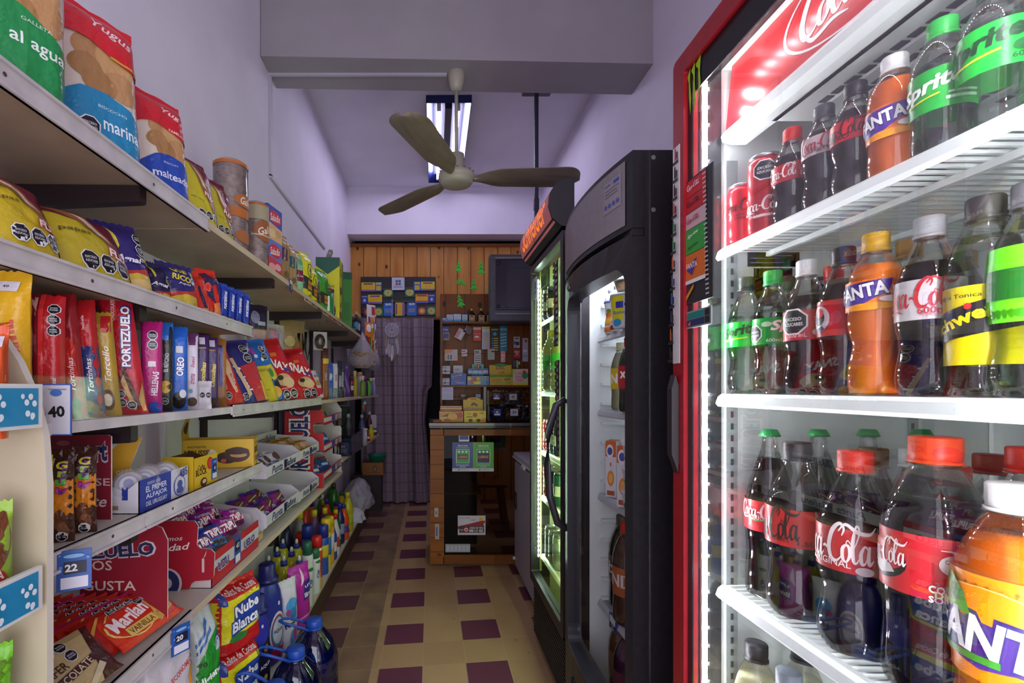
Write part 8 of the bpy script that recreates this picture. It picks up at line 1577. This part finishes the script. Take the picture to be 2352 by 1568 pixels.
mb.prism(lidp, lambda p: (p[0], .105, p[1]), lambda p: (p[0], .11, p[1]), mat('b8981c', .45)); mb.art('T alfajores .5 .12 .86 .15 b89a90 0 8a6a1c;e .5 .62 .1 .1 3a2a14;e .42 .5 .06 .1 5a3a14;e .62 .48 .07 .1 4a2414;r .36 1.02 .62 1.12 a82a4a', w_, .08, lambda x, zz, o: (x, .105 - o, .085 + zz)); mb.build('raised_lid', r)
# sweet jars
def jar(label, a, b, yt, z, tagc, tagt, cols, Y=3.52, h=None):
    X0, X1, Z0_, Z1_ = rectpx(a, b, yt, 0, Y); w_ = X1 - X0; h = h or (Z1_ - z)
    r = root('sweet_jar', label, 'sweet jar', ((X0 + X1) / 2, Y, z), 0, 'clear square jars of sweets on the counter')
    mb = MB(); m = clear('e8e8f0', .93, .4, .04, 'jar')
    mb.box(-w_ / 2, w_ / 2, 0, .002, 0, h, m); mb.box(-w_ / 2, -w_ / 2 + .002, 0, .12, 0, h, m); mb.box(w_ / 2 - .002, w_ / 2, 0, .12, 0, h, m); mb.box(-w_ / 2, w_ / 2, .118, .12, 0, h, m); mb.box(-w_ / 2, w_ / 2, 0, .12, 0, .002, m); mb.build('jar_shell', r)
    mb = MB(); rd = random.Random(a)
    for i in range(150):
        x = rd.uniform(-w_ / 2 + .012, w_ / 2 - .012); y = rd.uniform(.012, .05); zz = rd.uniform(.012, h * .94)
        mm = mat(rd.choice(cols), .18, '', .25); s = rd.uniform(.008, .012); q = [rd.uniform(-1, 1) for _ in range(3)]
        R = Matrix.Rotation(rd.uniform(0, 6), 3, Vector(q))
        V = [R @ Vector(v) * s + Vector((x, y, zz)) for v in ((1.1, 0, 0), (-1.1, 0, 0), (0, .6, 0), (0, -.6, 0), (0, 0, .6), (0, 0, -.6), (1.7, .3, .3), (-1.7, -.3, .3))]
        mb.add(V, [(0, 2, 4), (2, 1, 4), (1, 3, 4), (3, 0, 4), (2, 0, 5), (1, 2, 5), (3, 1, 5), (0, 3, 5), (0, 6, 4), (1, 7, 4)], mm)
    mb.box(-w_ / 2 + .004, w_ / 2 - .004, .05, .11, .004, h * .9, mat(cols[0], .5)); mb.build('sweets', r, kind='stuff')
    if tagc:
        mb = MB(); tw = w_ * .46; th_ = h * .42; mb.box(-tw / 2, tw / 2, -.003, -.001, h * .38, h * .38 + th_, mat(tagc, .4)); mb.art(tagt, tw, th_, lambda x, zz, o: (x, -.0031 - o, h * .38 + zz)); mb.build('price_tag', r)
bt = 'r .12 .08 .88 .32 c8c8d8;r .2 .42 .8 .72 14172a;t %s .5 .57 .4 .3 d8d8e0'
jar('upper jar of gold-wrapped sweets with blue price tag', 1123, 1158, 896, zc + .125, '1c2f8a', bt % '20', ('a8781c', 'c8901c', '8a5a14', 'c8703a', 'd8b04a'))
jar('upper jar of pink and pale green sweets with white price card', 1160, 1197, 898, zc + .125, 'b0a8a8', 't 42 .5 .5 .5 .4 222', ('8a7a6a', 'b89aa8', '7a8a5a', 'c8c0b8', '9a6a7a'))
jar('lower jar of dark grey sweets with blue price tag', 1124, 1160, 930, zc, '1c2f8a', bt % '6', ('3a3a44', '5a5a64', '2a2a34', '8a8a94'), h=.122)
jar('lower jar of amber and brown sweets with white price card', 1162, 1200, 930, zc, 'b0b0c0', 't $9 .5 .5 .5 .4 222', ('5a3414', 'a8641c', '2a1a14', 'c8841c', '7a6a5a'), h=.122)
jar('lower right jar of silver and brown sweets beside lit cooler', 1202, 1226, 930, zc, None, '', ('3a3430', '8a8480', '1a1614', 'a89a8a'), h=.122)
jar('upper right jar of orange sweets beside lit cooler', 1199, 1226, 896, zc + .125, None, '', ('a8741c', 'b8541c', '8a6a14'))
mb = MB(); mb.box(-.03, .03, 0, .06, 0, .018, mat('8a5a34', .6)); o = mb.build('wood_block', None, (at(1000, 966, 3.5).x + .012, 3.46, zc)); tag(o, 'small wooden block at left end of the counter top', 'block')
